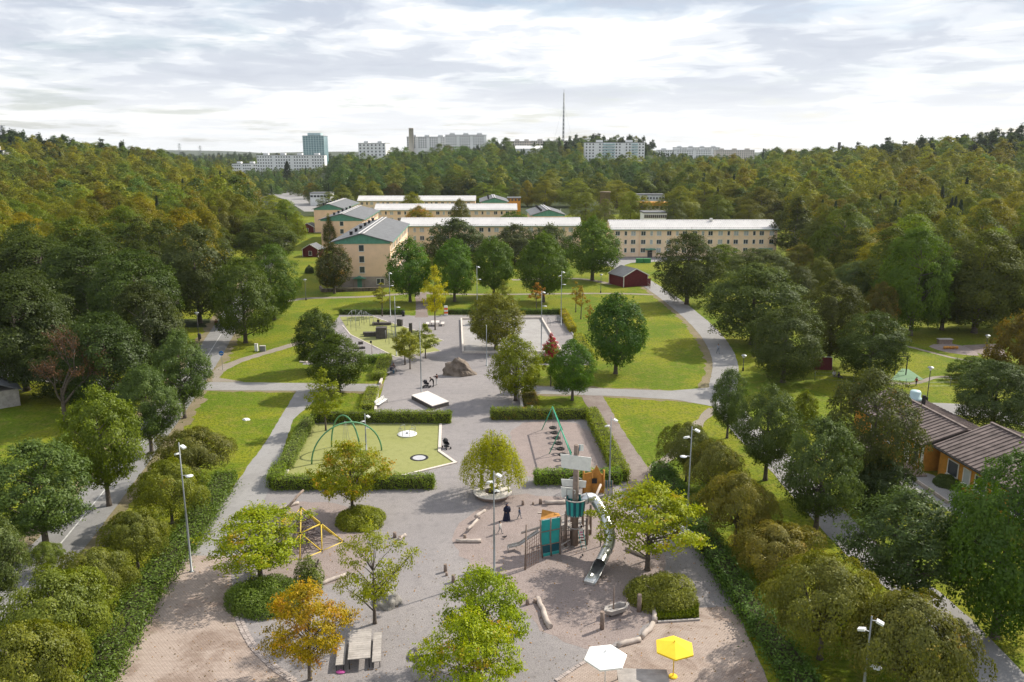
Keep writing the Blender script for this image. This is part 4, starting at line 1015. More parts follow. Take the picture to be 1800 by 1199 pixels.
for bx, by, ty, wp, lb in [(195, 728, 555, 172, 'dense dark tree left of the second path ash'), (55, 660, 478, 190, 'dense dark tree above the left picket fence'), (262, 690, 505, 140, 'dense dark tree behind the orange road barrier'), (120, 700, 590, 150, 'low dark tree behind the bare reddish tree')]:
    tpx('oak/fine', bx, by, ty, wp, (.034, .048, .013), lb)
tpx('bare', 118, 752, 545, 190, (.105, .062, .050), 'bare reddish brown tree in the left shade')
tpx('ash', 325, 735, 585, 106, ASH, 'grey green ash along the left path, farthest of the row')
tpx('ash', 267, 797, 643, 108, ASH, 'grey green ash along the left path, second from the crossing')
tpx('ash', 192, 889, 684, 142, (.092, .120, .024), 'yellow green ash along the left path, third from the crossing')
tpx('ash', 82, 965, 775, 190, (.066, .098, .036), 'big grey green ash at the left, near the hawthorns')
tpx('ash', -8, 1090, 893, 130, (.075, .095, .04), 'grey ash cut by the left edge of the picture')
for bx, by, ty, wp, c_, lb, au in [(345, 848, 755, 152, (.085, .09, .028), 'farthest hawthorn of the left row, by the lawn', .1), (303, 920, 814, 146, (.10, .115, .022), 'second hawthorn of the left row, beside the lamp', .12), (243, 1000, 897, 138, GLB, 'third hawthorn of the left row', .06), (85, 1010, 955, 70, GLB, 'small hawthorn at the left path edge', .1), (172, 1075, 965, 150, GLB, 'fourth hawthorn of the left row', .05), (110, 1175, 1008, 232, GLB, 'large hawthorn near the lower left corner', .06), (55, 1285, 1100, 240, (.11, .12, .03), 'hawthorn in the lower left corner', .04)]:
    tpx('globe', bx, by, ty, wp, c_, 'olive clipped ' + lb, au, 'clipped hawthorns left of the brick path')
# right side
for bx, by, ty, wp, c_, lb, au in [(1206, 846, 748, 114, (.08, .085, .026), 'dark hawthorn of the right row, farthest, by the trail', .05), (1253, 884, 778, 124, (.088, .09, .028), 'olive hawthorn of the right row, second from the far end', .12), (1292, 958, 838, 154, (.12, .115, .035), 'olive pink hawthorn of the right row, third from the far end', .14), (1362, 1022, 918, 192, (.14, .13, .04), 'pale flat hawthorn of the right row, fourth from the far end', .14), (1441, 1158, 985, 244, (.10, .105, .03), 'big olive hawthorn of the right row with visible trunk', .1), (1592, 1240, 1048, 262, (.088, .09, .03), 'big hawthorn at the lower right behind the double lamp', .14)]:
    tpx('globe', bx, by, ty, wp, c_, lb, au, 'clipped hawthorns right of the play sand')
for bx, by, ty, wp, c_, lb in [(1278, 770, 649, 70, ASH, 'smallest ash of the right path row, at the crossing'), (1345, 844, 680, 120, ASH, 'second ash of the right path row'), (1433, 940, 737, 152, (.062, .088, .034), 'third ash of the right path row'), (1588, 1066, 865, 218, (.05, .075, .03), 'largest and nearest ash of the right path row')]:
    tpx('ash', bx, by, ty, wp, c_, lb + ', grey green')
tpx('oak/fine', 1520, 880, 655, 176, (.062, .074, .024), 'tall brownish green tree beside the ochre kindergarten', .12)
tpx('olive', 1545, 905, 800, 120, (.034, .052, .018), 'dark bush below the tall tree by the kindergarten', name='large_bush')
tpx('oak/fine', 1742, 765, 637, 150, (.045, .064, .022), 'round dark tree behind the kindergarten roof')
tpx('oak/fine', 1748, 1120, 800, 235, (.05, .085, .018), 'large green tree at the right edge below the kindergarten')
tpx('olive', 1790, 660, 555, 110, (.12, .10, .022), 'golden bushy tree at the right edge by the sand pit', .15, name='bushy_tree')
tpx('olive', 1715, 668, 628, 100, (.06, .08, .02), 'low green bush before the sand pit', name='bush')
tpx('olive', 1412, 752, 690, 52, (.11, .13, .016), 'yellow green shrub beside the second path ash', name='bush')
for bx, by, ty, wp, c_, lb in [(1207, 535, 415, 128, (.05, .064, .02), 'dark rounded tree beside the curved path, first right of it'), (1322, 605, 468, 188, (.062, .078, .026), 'broad grey green tree overhanging the curved path bend'), (1376, 672, 540, 142, (.052, .068, .022), 'domed tree with trunk showing right of the path bend'), (1456, 640, 495, 116, (.055, .064, .016), 'olive upright tree behind the small red goal'), (1526, 668, 552, 128, (.045, .064, .018), 'spreading tree beside the mint rubber swing'), (1600, 590, 408, 130, (.070, .104, .018), 'tall bright green tree in the right woodland front'), (1712, 585, 412, 165, (.068, .072, .016), 'broad olive oak right of the bright green tree'), (1800, 575, 400, 150, (.06, .07, .016), 'olive oak cut by the right edge'), (1655, 580, 440, 120, (.05, .064, .016), 'shaded oak between the bright tree and the broad oak')]:
    tpx('oak/fine', bx, by, ty, wp, c_, lb)
for cx, ty, Ht, wp, c_, lb, au in [(1488, 412, 10, 104, (.040, .036, .034), 'dark purple leaved rounded tree behind the path trees', 0), (1412, 432, 9, 60, (.10, .095, .022), 'golden brown small tree left of the purple one', .2), (1448, 455, 9, 52, (.09, .11, .022), 'pale green young tree below the purple one', 0), (1510, 462, 9, 76, SGE, 'sage green tree right below the purple one', 0), (1340, 440, 9, 120, SGE, 'sage tree behind the broad grey green one', 0), (1410, 470, 10, 70, (.05, .056, .018), 'dark olive tree behind the path bend trees', 0), (1275, 432, 8, 66, (.09, .12, .02), 'light green tree before the right peach block', 0), (1402, 345, 19.3, 84, (.062, .07, .026), 'drooping grey birch at the right end of the right peach block', 0), (1560, 500, 10, 60, (.085, .075, .02), 'brownish tree left of the tall bright green tree', .2)]:
    ttop('birch' if 'birch' in lb else 'oak/fine', cx, ty, Ht, wp, c_, lb, au)
# trees around the far lawns and the car park behind the flats
far_individuals = [(500, 352, 10, 46, (.085, .12, .02)), (478, 345, 11, 60, (.13, .14, .022)), (520, 372, 8, 30, (.12, .14, .02)), (462, 372, 10, 70, (.10, .11, .035)), (505, 283, 22, 30, (.022, .04, .02)), (600, 327, 11, 40, (.09, .10, .022)), (632, 318, 13, 34, (.10, .11, .025)), (655, 320, 12, 34, (.12, .12, .02)), (577, 338, 10, 40, (.075, .09, .02)), (545, 322, 9, 28, (.11, .085, .02)), (555, 325, 10, 36, (.05, .065, .018)), (690, 323, 10, 36, (.075, .055, .022)), (715, 320, 10, 34, (.07, .08, .028)), (745, 317, 11, 34, (.07, .085, .03)), (770, 318, 11, 40, (.10, .115, .025)), (805, 318, 11, 44, (.075, .085, .022)), (850, 322, 11, 48, (.10, .12, .022)), (880, 326, 10, 40, (.095, .12, .022)), (903, 320, 12, 34, (.07, .075, .02)), (927, 318, 13, 26, (.14, .12, .025)), (958, 318, 13, 48, (.115, .11, .02)), (1010, 315, 14, 62, (.11, .12, .022)), (1030, 340, 12, 50, (.085, .10, .02)), (1085, 318, 14, 70, (.12, .12, .022)), (1110, 338, 12, 44, (.115, .13, .022)), (1065, 352, 11, 44, (.085, .095, .03)), (1130, 345, 10, 36, (.12, .12, .02)), (1195, 330, 14, 70, (.105, .105, .022)), (1240, 322, 14, 66, (.11, .115, .022)), (1185, 352, 11, 44, (.06, .075, .03)), (1290, 325, 14, 74, (.10, .10, .02)), (1340, 330, 14, 72, (.085, .085, .02)), (1262, 345, 12, 60, (.07, .08, .02)), (1318, 352, 12, 64, (.075, .08, .018))]
for i, (cx, ty, Ht, wp, c_) in enumerate(far_individuals):
    c_ = tuple(v * (1.25 if Ht < 20 else 1) for v in c_); wp = wp * 1.12; Ht = Ht + (2.5 if Ht < 20 else 0)
    zone = 'beyond the garden lawn left of the flats' if cx < 560 else 'in the belt behind the peach wings' if cx < 1050 else 'behind the right peach block'
    same = sorted(v[0] for v in far_individuals if v[2] < 20 and (v[0] < 560, 560 <= v[0] < 1050, v[0] >= 1050) == (cx < 560, 560 <= cx < 1050, cx >= 1050))
    word = ['first', 'second', 'third', 'fourth', 'fifth', 'sixth', 'seventh', 'eighth', 'ninth', 'tenth', 'eleventh', 'twelfth', 'thirteenth', 'fourteenth', 'fifteenth', 'sixteenth', 'seventeenth', 'eighteenth', 'nineteenth', 'twentieth'][same.index(cx) if cx in same else 0]
    tone = 'golden' if c_[0] > c_[1] * 1.02 else 'dark green' if c_[1] < .1 else 'light green' if c_[1] > .14 else 'green'
    ttop('oak' if Ht < 20 else 'spruce', cx, ty, Ht, wp, c_, f'{tone} park tree {zone}, {word} from the left' if Ht < 20 else 'dark conical conifer before the long white slab', group='park trees behind the flats' if Ht < 20 else None)
# --- woodland: largest as individuals, the rest as one mass
def inside(px, py, poly):
    c = False; n = len(poly)
    for i in range(n):
        (x1, y1), (x2, y2) = poly[i], poly[(i + 1) % n]
        if (y1 > py) != (y2 > py) and px < (x2 - x1) * (py - y1) / (y2 - y1) + x1: c = not c
    return c
LEFTW = [(-400, 600), (60, 560), (230, 560), (330, 520), (395, 470), (438, 420), (452, 380), (432, 345), (395, 322), (340, 308), (-400, 270)]
RIGHTW = [(2200, 590), (1660, 560), (1560, 540), (1450, 480), (1395, 420), (1385, 400), (1200, 385), (1180, 352), (1210, 335), (1290, 318), (2200, 268)]
wood = []
wr = random.Random(33)
def zflat(x, y): return proj((x, y, 0))
yy = 120.0
while yy < 2600:
    step = 10.4 if yy < 500 else 10.5 if yy < 900 else 14 + (yy - 900) * .012
    xx = -.95 * yy - 60
    while xx < .95 * yy + 60:
        x, y = xx + wr.uniform(-.42, .42) * step, yy + wr.uniform(-.42, .42) * step
        xx += step
        gx, gy, dep = zflat(x, y)
        reg = None
        if y < 720 and inside(gx, gy, LEFTW): reg = 'L'
        elif y < 720 and inside(gx, gy, RIGHTW): reg = 'R'
        elif y >= 690 or (y > 545 and 600 < gx < 1330) or (y > 640 and 440 < gx < 610):
            reg = 'C'
            z = T(x, y); tx, ty, _ = proj((x, y, z + 13))
            if 395 < gx < 590 and y < 1180: reg = None if wr.random() < .35 else 'C'
            if 1020 < gx < 1145 and 860 < y < 920: reg = None
            if 705 < gx < 865 and 1085 < y < 1150: reg = None
        if reg: wood.append((x, y, reg))
    yy += step
def vis_score(x, y):
    z = T(x, y); px_, py_, dep = proj((x, y, z + 13)); return px_, py_, dep
cand = []
for (x, y, reg) in wood:
    px_, py_, dep = vis_score(x, y)
    if -30 < px_ < 1830: cand.append((dep, x, y, reg, px_, py_))
cand.sort()
def colour(reg, x, y, z):
    fl_ = wr.uniform(.7, 1.3); h = wr.random(); n_ = .5 + .5 * math.sin(x * .031 + y * .017) * math.cos(x * .013 - y * .027)
    if reg == 'C':
        if y < 790: base = [(.036, .056, .018), (.055, .078, .020), (.045, .064, .022), (.075, .078, .022)][int(h * 4)]
        else: base = [(.030, .050, .018), (.040, .062, .02), (.055, .08, .022), (.026, .042, .018)][int(h * 4)]
    else:
        base = [(.118, .112, .018), (.102, .106, .018), (.078, .096, .018), (.128, .112, .018), (.064, .086, .018)][min(4, int((.55 * h + .45 * n_) * 5))]
    return tuple(c * f_ for c in base for f_ in [fl_])
def kind_for(reg, x, y, z):
    if reg in 'LR' and z > 17: return 'pine' if wr.random() < (.75 if z > 24 else .4) else 'oak'
    if reg == 'C' and z > 22: return 'pine' if wr.random() < .45 else 'spruce' if wr.random() < .3 else 'oak'
    return 'oak' if wr.random() < .93 else 'spruce'
ind, rest = [], []
nL = nR = 0
for (dep, x, y, reg, px_, py_) in cand:
    if reg == 'L' and nL < 105: nL += 1; ind.append((x, y, reg, px_))
    elif reg == 'R' and nR < 120: nR += 1; ind.append((x, y, reg, px_))
    else: rest.append((x, y, reg))
def wsz(kd): return (wr.uniform(10, 19), wr.uniform(5.0, 8.4)) if kd == 'oak' else (wr.uniform(13, 18), wr.uniform(2.6, 3.8))
for (x, y, reg, px_) in ind:
    z = T(x, y); kd = kind_for(reg, x, y, z); c_ = colour(reg, x, y, z)
    if kd != 'oak': c_ = tuple(v * wr.uniform(.85, 1.2) for v in PIN)
    if reg == 'L' and y < 190: c_ = tuple(v * .8 for v in (.055, .072, .018))
    tone = '' if kd != 'oak' else ('golden olive ' if c_[0] > c_[1] else 'green ')
    side = 'left woodland' if reg == 'L' else 'right woodland'
    nm = {'oak': 'broadleaf tree', 'pine': 'dark pine', 'spruce': 'dark pointed spruce'}[kd]
    zx = ('at the picture edge' if px_ < 140 else 'midway' if px_ < 290 else 'toward the garden lawn') if reg == 'L' else ('at the picture edge' if px_ > 1660 else 'midway' if px_ > 1480 else 'toward the peach flats')
    zd = 'front' if y < 185 else 'middle' if y < 235 else 'upper' if y < 290 else 'rearmost'
    lb = f'{tone}{nm} in the {zd} crowns of the {side}, {zx}'
    tree(kd, (x, y, z), *wsz(kd), tuple(v * (1.22 if kd == 'oak' and not (reg == 'L' and y < 190) else 1) for v in c_), lb, wr.choice((0, 0, 0, 0, .05, .10)) if kd == 'oak' else 0, f'{tone}{nm}s, {zd} {side}, {zx}')
# mass of the far woodland: one object of instances
def woodland(name, pts, label):
    pc = bpy.data.collections.new(name + '_kinds')
    kinds = []
    def addp(q, col, sxy, sz, aut=0):
        o = bpy.data.objects.new('tree_kind_%02d' % len(kinds), q['crown']); o.color = (*col, 1 - aut); pc.objects.link(o); kinds.append(col); return len(kinds) - 1
    oakc = [(.128, .128, .020), (.110, .118, .020), (.080, .104, .020), (.045, .072, .022), (.065, .095, .024), (.140, .128, .018)]
    ids = {}
    for i, c_ in enumerate(oakc): ids['oak', i] = [addp(q, c_, 1, 1) for q in PROTO['oak/far'][:3]]
    ids['pine'] = [addp(q, (.028, .042, .018), 1, 1) for q in PROTO['pine/far']]
    ids['spruce'] = [addp(q, (.026, .042, .016), 1, 1) for q in PROTO['spruce/far']]
    V, idx, sc = [], [], []
    for (x, y, reg) in pts:
        z = T(x, y); kd = kind_for(reg, x, y, z)
        if y > 1300: kd = wr.choice(('oak', 'pine', 'spruce'))
        if kd == 'oak':
            if reg == 'C': ci = wr.choice((3, 3, 4, 2, 4, 1) if y > 760 else (3, 2, 3, 1, 4))
            else: ci = wr.choice((0, 1, 1, 2, 5, 4))
            k_ = wr.choice(ids['oak', ci])
        else: k_ = wr.choice(ids[kd])
        s = wr.uniform(.75, 1.45) * (1 + max(0, y - 900) * .0004)
        gx = 900 + F * x / (y * CA + 10)
        for a_, b_, y0_, y1_, f_ in ((1018, 1145, 790, 905, .42), (895, 965, 860, 1002, .42), (705, 862, 960, 1142, .6), (622, 690, 930, 1105, .5), (875, 1005, 1004, 1172, .55), (1145, 1335, 930, 1500, .3), (1145, 1345, 690, 930, .62), (1405, 1540, 1150, 1500, .5), (395, 590, 630, 1250, .5)):
            if a_ < gx < b_ and y0_ < y < y1_: s *= f_; break
        V.append((x, y, z - .5)); idx.append(k_); sc.append((s * wr.uniform(.95, 1.2), s * wr.uniform(.95, 1.2), s * wr.uniform(.9, 1.1)))
    me = bpy.data.meshes.new(name); me.from_pydata(V, [], [])
    a = me.attributes.new('kind_index', 'INT', 'POINT'); a.data.foreach_set('value', idx)
    a = me.attributes.new('tree_scale', 'FLOAT_VECTOR', 'POINT'); a.data.foreach_set('vector', np.array(sc, dtype=np.float32).ravel())
    a = me.attributes.new('turn', 'FLOAT', 'POINT'); a.data.foreach_set('value', [wr.uniform(0, 6.28) for _ in V])
    a = me.attributes.new('tint', 'FLOAT_COLOR', 'POINT'); a.data.foreach_set('color', np.array([(*[c * LK * 1.22 * f for c in kinds[i]], 1) for i in idx for f in [wr.uniform(.65, 1.3)]], dtype=np.float32).ravel())
    o = link(name, me)
    ng = bpy.data.node_groups.new(name + '_scatter', 'GeometryNodeTree')
    ng.interface.new_socket('Geometry', in_out='INPUT', socket_type='NodeSocketGeometry'); ng.interface.new_socket('Geometry', in_out='OUTPUT', socket_type='NodeSocketGeometry')
    gi, go = ng.nodes.new('NodeGroupInput'), ng.nodes.new('NodeGroupOutput')
    ci = ng.nodes.new('GeometryNodeCollectionInfo'); ci.inputs['Collection'].default_value = pc; ci.inputs['Separate Children'].default_value = True; ci.inputs['Reset Children'].default_value = True
    ip = ng.nodes.new('GeometryNodeInstanceOnPoints'); ip.inputs['Pick Instance'].default_value = True
    def attr(nm, ty):
        n = ng.nodes.new('GeometryNodeInputNamedAttribute'); n.data_type = ty; n.inputs['Name'].default_value = nm; return n.outputs['Attribute']
    cx = ng.nodes.new('ShaderNodeCombineXYZ'); ng.links.new(attr('turn', 'FLOAT'), cx.inputs[2])
    ng.links.new(gi.outputs[0], ip.inputs['Points']); ng.links.new(ci.outputs[0], ip.inputs['Instance']); ng.links.new(attr('kind_index', 'INT'), ip.inputs['Instance Index'])
    ng.links.new(cx.outputs[0], ip.inputs['Rotation']); ng.links.new(attr('tree_scale', 'FLOAT_VECTOR'), ip.inputs['Scale']); ng.links.new(ip.outputs[0], go.inputs[0])
    md = o.modifiers.new('scatter', 'NODES'); md.node_group = ng
    return stuff(o, label, 'woodland')
woodland('woodland', [r for r in rest if r[2] in 'LR' and r[1] < 720], 'dense mixed woodland covering the slopes on both sides')
woodland('hill_forest', [r for r in rest if not (r[2] in 'LR' and r[1] < 720)], 'dark far forest covering the central hill and the horizon')
# --- hedges and shrubs
def hedge(label, px, wd, h, col, col_name='clipped_hedge', dens=1.0, ragged=.10, aut=0, leaf=.13, group=None):
    pts = [P(x, y) for x, y in px]; base = pts[0].copy()
    t = thing(col_name, label, 'hedge', base, 0, group)
    rng = np.random.default_rng(abs(hash(label)) % 9999 if False else sum(map(ord, label)))
    pos, nr, var = [], [], []
    core = MB()
    for a, b in zip(pts, pts[1:]):
        a, b = a - base, b - base; L = (b - a).length; d = np.array((b - a) / L); n_ = np.array((-d[1], d[0], 0)); A = np.array(a)
        core.beam(a + Vector((0, 0, h * .44)), b + Vector((0, 0, h * .44)), wd * .72, h * .86)
        cnt = int(L * (wd + 2 * h) * 150 * dens) + int(wd * h * 300)
        for _ in range(cnt):
            s = rng.uniform(-.0, 1.0) * L; f = rng.uniform(0, wd + 2 * h + .5 * wd)
            if f < wd: q = n_ * (f - wd / 2); z = h; nn = np.array((0, 0, 1.))
            elif f < wd + h: q = n_ * (wd / 2); z = (f - wd); nn = n_
            elif f < wd + 2 * h: q = -n_ * (wd / 2); z = f - wd - h; nn = -n_
            else:
                e = rng.uniform() < .5; s = L if e else 0; q = n_ * rng.uniform(-.5, .5) * wd; z = rng.uniform(0, h); nn = d if e else -d
            lump = .06 * math.sin(s * 2.1 + z * 2) + .05 * math.sin(s * 5.3 + f)
            p = A + d * s + q + np.array((0, 0, z)) + nn * (lump + rng.normal() * ragged * (1.0 if rng.uniform() < .9 else 2.2))
            if p[2] < .02: p[2] = .02 + rng.uniform() * .1
            pos.append(p); nr.append(nn + rng.normal(size=3) * .55 + np.array((0, 0, .25))); var.append(.5 * (.5 + .5 * math.sin(s * 3.7 + z * 4)) + .5 * rng.uniform())
    core.build('twig_core', M['soil'], t)
    fo = link('foliage', leaf_mesh('foliage', np.array(pos), np.array(nr), leaf * rng.uniform(.7, 1.4, len(pos)), np.array(var), rng), t); fo.color = (*[c * 1.85 for c in col], 1 - aut)
    return t
HG = (.098, .135, .024)
hedge('clipped hedge behind the left rubber playground', [(550, 741), (792, 742)], 1.25, 1.35, HG, aut=.03)
hedge('clipped hedge on the left side of the rubber playground', [(543, 746), (522, 786), (501, 826)], 1.25, 1.1, (.10, .13, .035))
hedge('clipped hedge in front of the rubber playground with a short corner', [(492, 832), (482, 858), (762, 856)], 1.3, 1.25, HG)
hedge('clipped hedge behind the tyre swings', [(864, 736), (1030, 735)], 1.3, 1.35, HG, aut=.16)
hedge('clipped hedge on the right side of the tyre swings', [(1038, 733), (1066, 788), (1093, 846)], 1.5, 1.3, (.115, .145, .022), aut=.05)
hedge('clipped hedge in front of the tyre swings', [(940, 849), (1090, 848)], 1.35, 1.3, HG, aut=.04)
hedge('small hedge stub at the left corner of the upper plaza', [(529, 634), (543, 626)], 1.1, 1.0, (.11, .13, .03))
hedge('clipped hedge above the lawn left of the seated people', [(632, 636), (676, 637)], 1.3, 1.1, (.10, .14, .025))
hedge('clipped hedge along the kerb behind the seated people', [(678, 632), (665, 668)], 1.9, 1.0, (.13, .15, .03), aut=.06)
hedge('clipped hedge beside the lower kerb of the plaza', [(656, 690), (645, 722)], 1.6, .9, (.13, .15, .03), aut=.08)
hedge('low back hedge behind the climbing area', [(598, 552.5), (711, 552.5)], 1.0, 1.1, (.06, .09, .02))
hedge('low back hedge left of the olive rink linden', [(782, 552.5), (835, 552.5)], 1.0, 1.1, (.06, .09, .02))
hedge('low back hedge behind the right half of the rink', [(900, 552.5), (984, 552.5)], 1.0, 1.1, (.06, .09, .02))
hedge('yellow side hedge right of the rink bench', [(989, 552), (1007, 584)], 1.3, 1.1, (.19, .17, .025), aut=.2)
hedge('yellowish side hedge right of the rink, nearer piece', [(1016, 596), (1033, 626)], 1.6, 1.1, (.16, .16, .03), aut=.1)
hedge('dark hedge right below the rink', [(940, 637), (978, 637)], 1.1, 1.0, (.06, .09, .02))
hedge('brownish low hedge by the concrete ramp', [(929, 697), (935, 720)], 1.7, 1.0, (.12, .12, .03), aut=.25)
hedge('irregular snowberry hedge along the left brick path', [(398, 848), (362, 905), (323, 965), (262, 1045), (178, 1195), (110, 1310)], 2.0, 1.15, (.062, .098, .022), 'shrub_hedge', .85, .24, leaf=.17)
hedge('irregular shrub hedge along the right edge of the play sand', [(1160, 830), (1188, 880), (1232, 945), (1290, 1035), (1340, 1110), (1400, 1199), (1460, 1300)], 1.9, 1.1, (.05, .085, .02), 'shrub_hedge', .85, .24, leaf=.17)
def shrub(label, px, wpx, hm, dpt, col, name='rounded_shrub', leaf=.16, dens=1.0, lumps=9):
    p = P(*px); s = ppm(p); rx = wpx / s / 2; ry = dpt; t = thing(name, label, 'shrub', p)
    rng = np.random.default_rng(sum(map(ord, label))); pos, nr, var = [], [], []
    for i in range(lumps):
        a = 2 * math.pi * i / lumps; rr_ = 0 if i == 0 else .55
        c = np.array((math.cos(a) * rx * rr_, math.sin(a) * ry * rr_, 0)); q = np.array((rx * rng.uniform(.42, .56), ry * rng.uniform(.45, .58), hm * (1.02 if i == 0 else rng.uniform(.55, .85))))
        n = int(2600 * dens)
        d = unit(rng.normal(size=(n, 3))); d[:, 2] = abs(d[:, 2])
        pos.append(c + d * q * rng.uniform(.80, 1.06, n)[:, None]); nr.append(d + rng.normal(size=(n, 3)) * .5 + np.array((0, 0, .3))); var.append(.4 * rng.uniform() + .6 * rng.uniform(0, 1, n))
    pos, nr, var = np.concatenate(pos), np.concatenate(nr), np.concatenate(var)
    fo = link('foliage', leaf_mesh('foliage', pos, nr, leaf * rng.uniform(.7, 1.4, len(pos)), var, rng, .35), t); fo.color = (*[c * 1.85 for c in col], 1)
    b = MB()
    for i in range(14):
        a = rng.uniform(0, 6.28); b.tube([(rng.normal() * .2, rng.normal() * .2, -.05), (math.cos(a) * rx * .6, math.sin(a) * ry * .6, hm * .8)], [.035, .012], 4, cap=False)
    b.build('stems', M['bark'], t)
shrub('round green shrub below the maple behind the climbing net', (636, 918), 94, 1.55, 2.0, (.115, .135, .022))
shrub('wide dark green shrub below the left maple at the brick edge', (468, 1058), 142, 1.9, 2.4, (.075, .105, .022))
shrub('wide olive shrub below the maple right of the slide', (1166, 1052), 130, 1.9, 2.3, (.10, .115, .024))
shrub('sparse dark sapling bush beside the climbing net', (545, 1030), 60, 2.6, 1.0, (.075, .095, .025), 'loose_bush', .17, .22, 7)
shrub('dark ivy mound by the trail at the right shrub hedge', (1170, 848), 44, 1.3, 1.5, (.05, .085, .022))
shrub('low dark bush at the kindergarten wall', (1668, 852), 50, 1.0, 1.3, (.05, .07, .02))
shrub('small dark round shrub on the garden lawn by the red shed', (544, 480), 16, 2.2, 1.2, (.035, .055, .016))
# bed grass
def tufts(name, poly, n, h, col, label):
    pts = G(poly); xs, ys = [p[0] for p in pts], [p[1] for p in pts]; rng = np.random.default_rng(8); pos = []
    while len(pos) < n:
        x, y = rng.uniform(min(xs), max(xs)), rng.uniform(min(ys), max(ys))
        if inside(x, y, pts): pos.append((x, y, .03 + rng.uniform() * h))
    pos = np.array(pos); nr = rng.normal(size=pos.shape); nr[:, 2] *= .2
    o = link(name, leaf_mesh(name, pos, nr, rng.uniform(.12, .3, n), rng.uniform(0, 1, n), rng, .3)); o.color = (*col, 1); stuff(o, label, 'grass')
tufts('bed_grass', [(1152, 1064), (1227, 1064), (1228, 1089), (1154, 1093)], 5000, .4, (.11, .13, .022), 'long grass in the small bed above the yellow parasol')
def fallen(name, px, n, label, cols):
    pts = G(px); xs, ys = [p[0] for p in pts], [p[1] for p in pts]; rng = np.random.default_rng(n); pos = []
    while len(pos) < n:
        x, y = rng.uniform(min(xs), max(xs)), rng.uniform(min(ys), max(ys))
        if inside(x, y, pts): pos.append((x, y, .035 + rng.uniform() * .02))
    pos = np.array(pos); nr = rng.normal(size=pos.shape) * .25 + np.array((0, 0, 1))
    o = link(name, leaf_mesh(name, pos, nr, rng.uniform(.06, .14, n), rng.uniform(0, 1, n), rng, .7)); o.color = (*cols, .6); stuff(o, label, 'leaves')
fallen('fallen_leaves', [(340, 960), (1300, 960), (1400, 1250), (180, 1250)], 1500, 'fallen leaves scattered over the near gravel and paving', (.16, .11, .03))
# ---------------------------------------------------------------- lamps
def lamp(label, base, ytop, heads=2, disc=None, group=None):
    p = P(*base); H = ztop(p, ytop); t = thing('lamp_post', label, 'lamp', p, 0, group)
    MB().lathe([(0, .0), (.2, .0), (.2, .06), (.085, .09), (.08, H * .45), (.06, H * .46), (.04, H), (0, H)], 10).build('pole', M['steel'], t)
    for i in range(heads):
        an = (-.5, 2.4, 1.0)[i]; z = H - .25 - .75 * i
        b = MB(); dx, dy = math.cos(an), math.sin(an)
        b.tube([(0, 0, z), (dx * .3, dy * .3, z + .02)], .025, 5)
        b.box((dx * .45, dy * .45, z - .02), (.4, .3, .13), an, ry=.35); b.build('floodlight', M['lampwhite'], t)
    if disc:
        z = ztop(p, disc); sg = -1 if p.x > 0 and 'arm to the left' in label else 1
        b = MB(); b.tube([(0, 0, z), (sg * .45, 0, z + .03)], .025, 5); b.lathe([(0, .06), (.1, .05), (.3, 0), (.28, -.03), (0, -.03)], 12, (sg * .58, -.05, z)); b.build('disc_lamp', M['lampwhite'], t)
    return t
lamp('tall steel lamp post on the left brick path edge', (337, 1005), 778, 2, 836)
lamp('tall steel lamp post before the round bench, centre of play sand', (869, 1014), 828, 3)
lamp('tall steel lamp post by the right hawthorns, disc arm to the left', (1205, 962), 750, 2, 802)
lamp('tall lamp post with two lamps in the lower right corner', (1512, 1262), 1083, 2, 1172)
lamp('lamp post right of the swings beside the brown path', (1071, 855), 733, 2)
lamp('lamp post on the left rubber playground', (644, 792), 727, 3)
lamp('slim pole before the plaza stage slab', (741, 697), 566, 0)
lamp('lamp post in front of the golden green linden', (911, 688), 631, 3)
lamp('lamp post at the back hedge of the climbing area, left of two', (686.5, 557), 478, 1, 502)
lamp('lamp post standing in the climbing area, right of two', (697, 625), 521, 0, 540)
lamp('lamp post behind the olive rink linden', (839, 556), 467, 1, 491)
lamp('lamp post at the right edge of the rink', (951.5, 618), 511, 1, 538)
lamp('lamp post by the rink bench at the yellow hedge', (986, 573), 476, 2, 500)
lamp('slim lamp post at the front left of the rink', (855.5, 643), 571, 0)
def park_lamp(label, base, ytop):
    p = P(*base); H = ztop(p, ytop); t = thing('park_lantern', label, 'lamp', p)
    MB().lathe([(0, 0), (.14, 0), (.14, .5), (.06, .55), (.05, H - .5), (0, H - .5)], 8).build('post', M['black'], t)
    MB().lathe([(.05, H - .5), (.16, H - .42), (.26, H - .12), (.26, H - .1)], 10).build('lantern', M['lampwhite'], t)
    MB().lathe([(.42, H - .1), (.3, H + .02), (0, H + .1)], 10).build('hood', M['steel'], t)
park_lamp('black park lantern beside the shaded cycle path', (350, 599), 549)
park_lamp('black park lantern on the lawn behind the kindergarten', (1629, 705), 645)
park_lamp('park lantern by the right sand pit', (1732, 622), 589)
park_lamp('black park lantern on the path left of the nearest gable', (538, 528), 491)
park_lamp('park lantern under the trees at the curved path bend', (1306, 652), 624)
park_lamp('park lantern left of the dark red shed', (1056, 515), 482)
tag(MB().tube([(0, 0, 0), (0, 0, 11)], [.1, .05], 6).build('flagpole', M['paint'], None, P(985, 415)), 'thin white pole between the peach wing and the right block', 'pole')
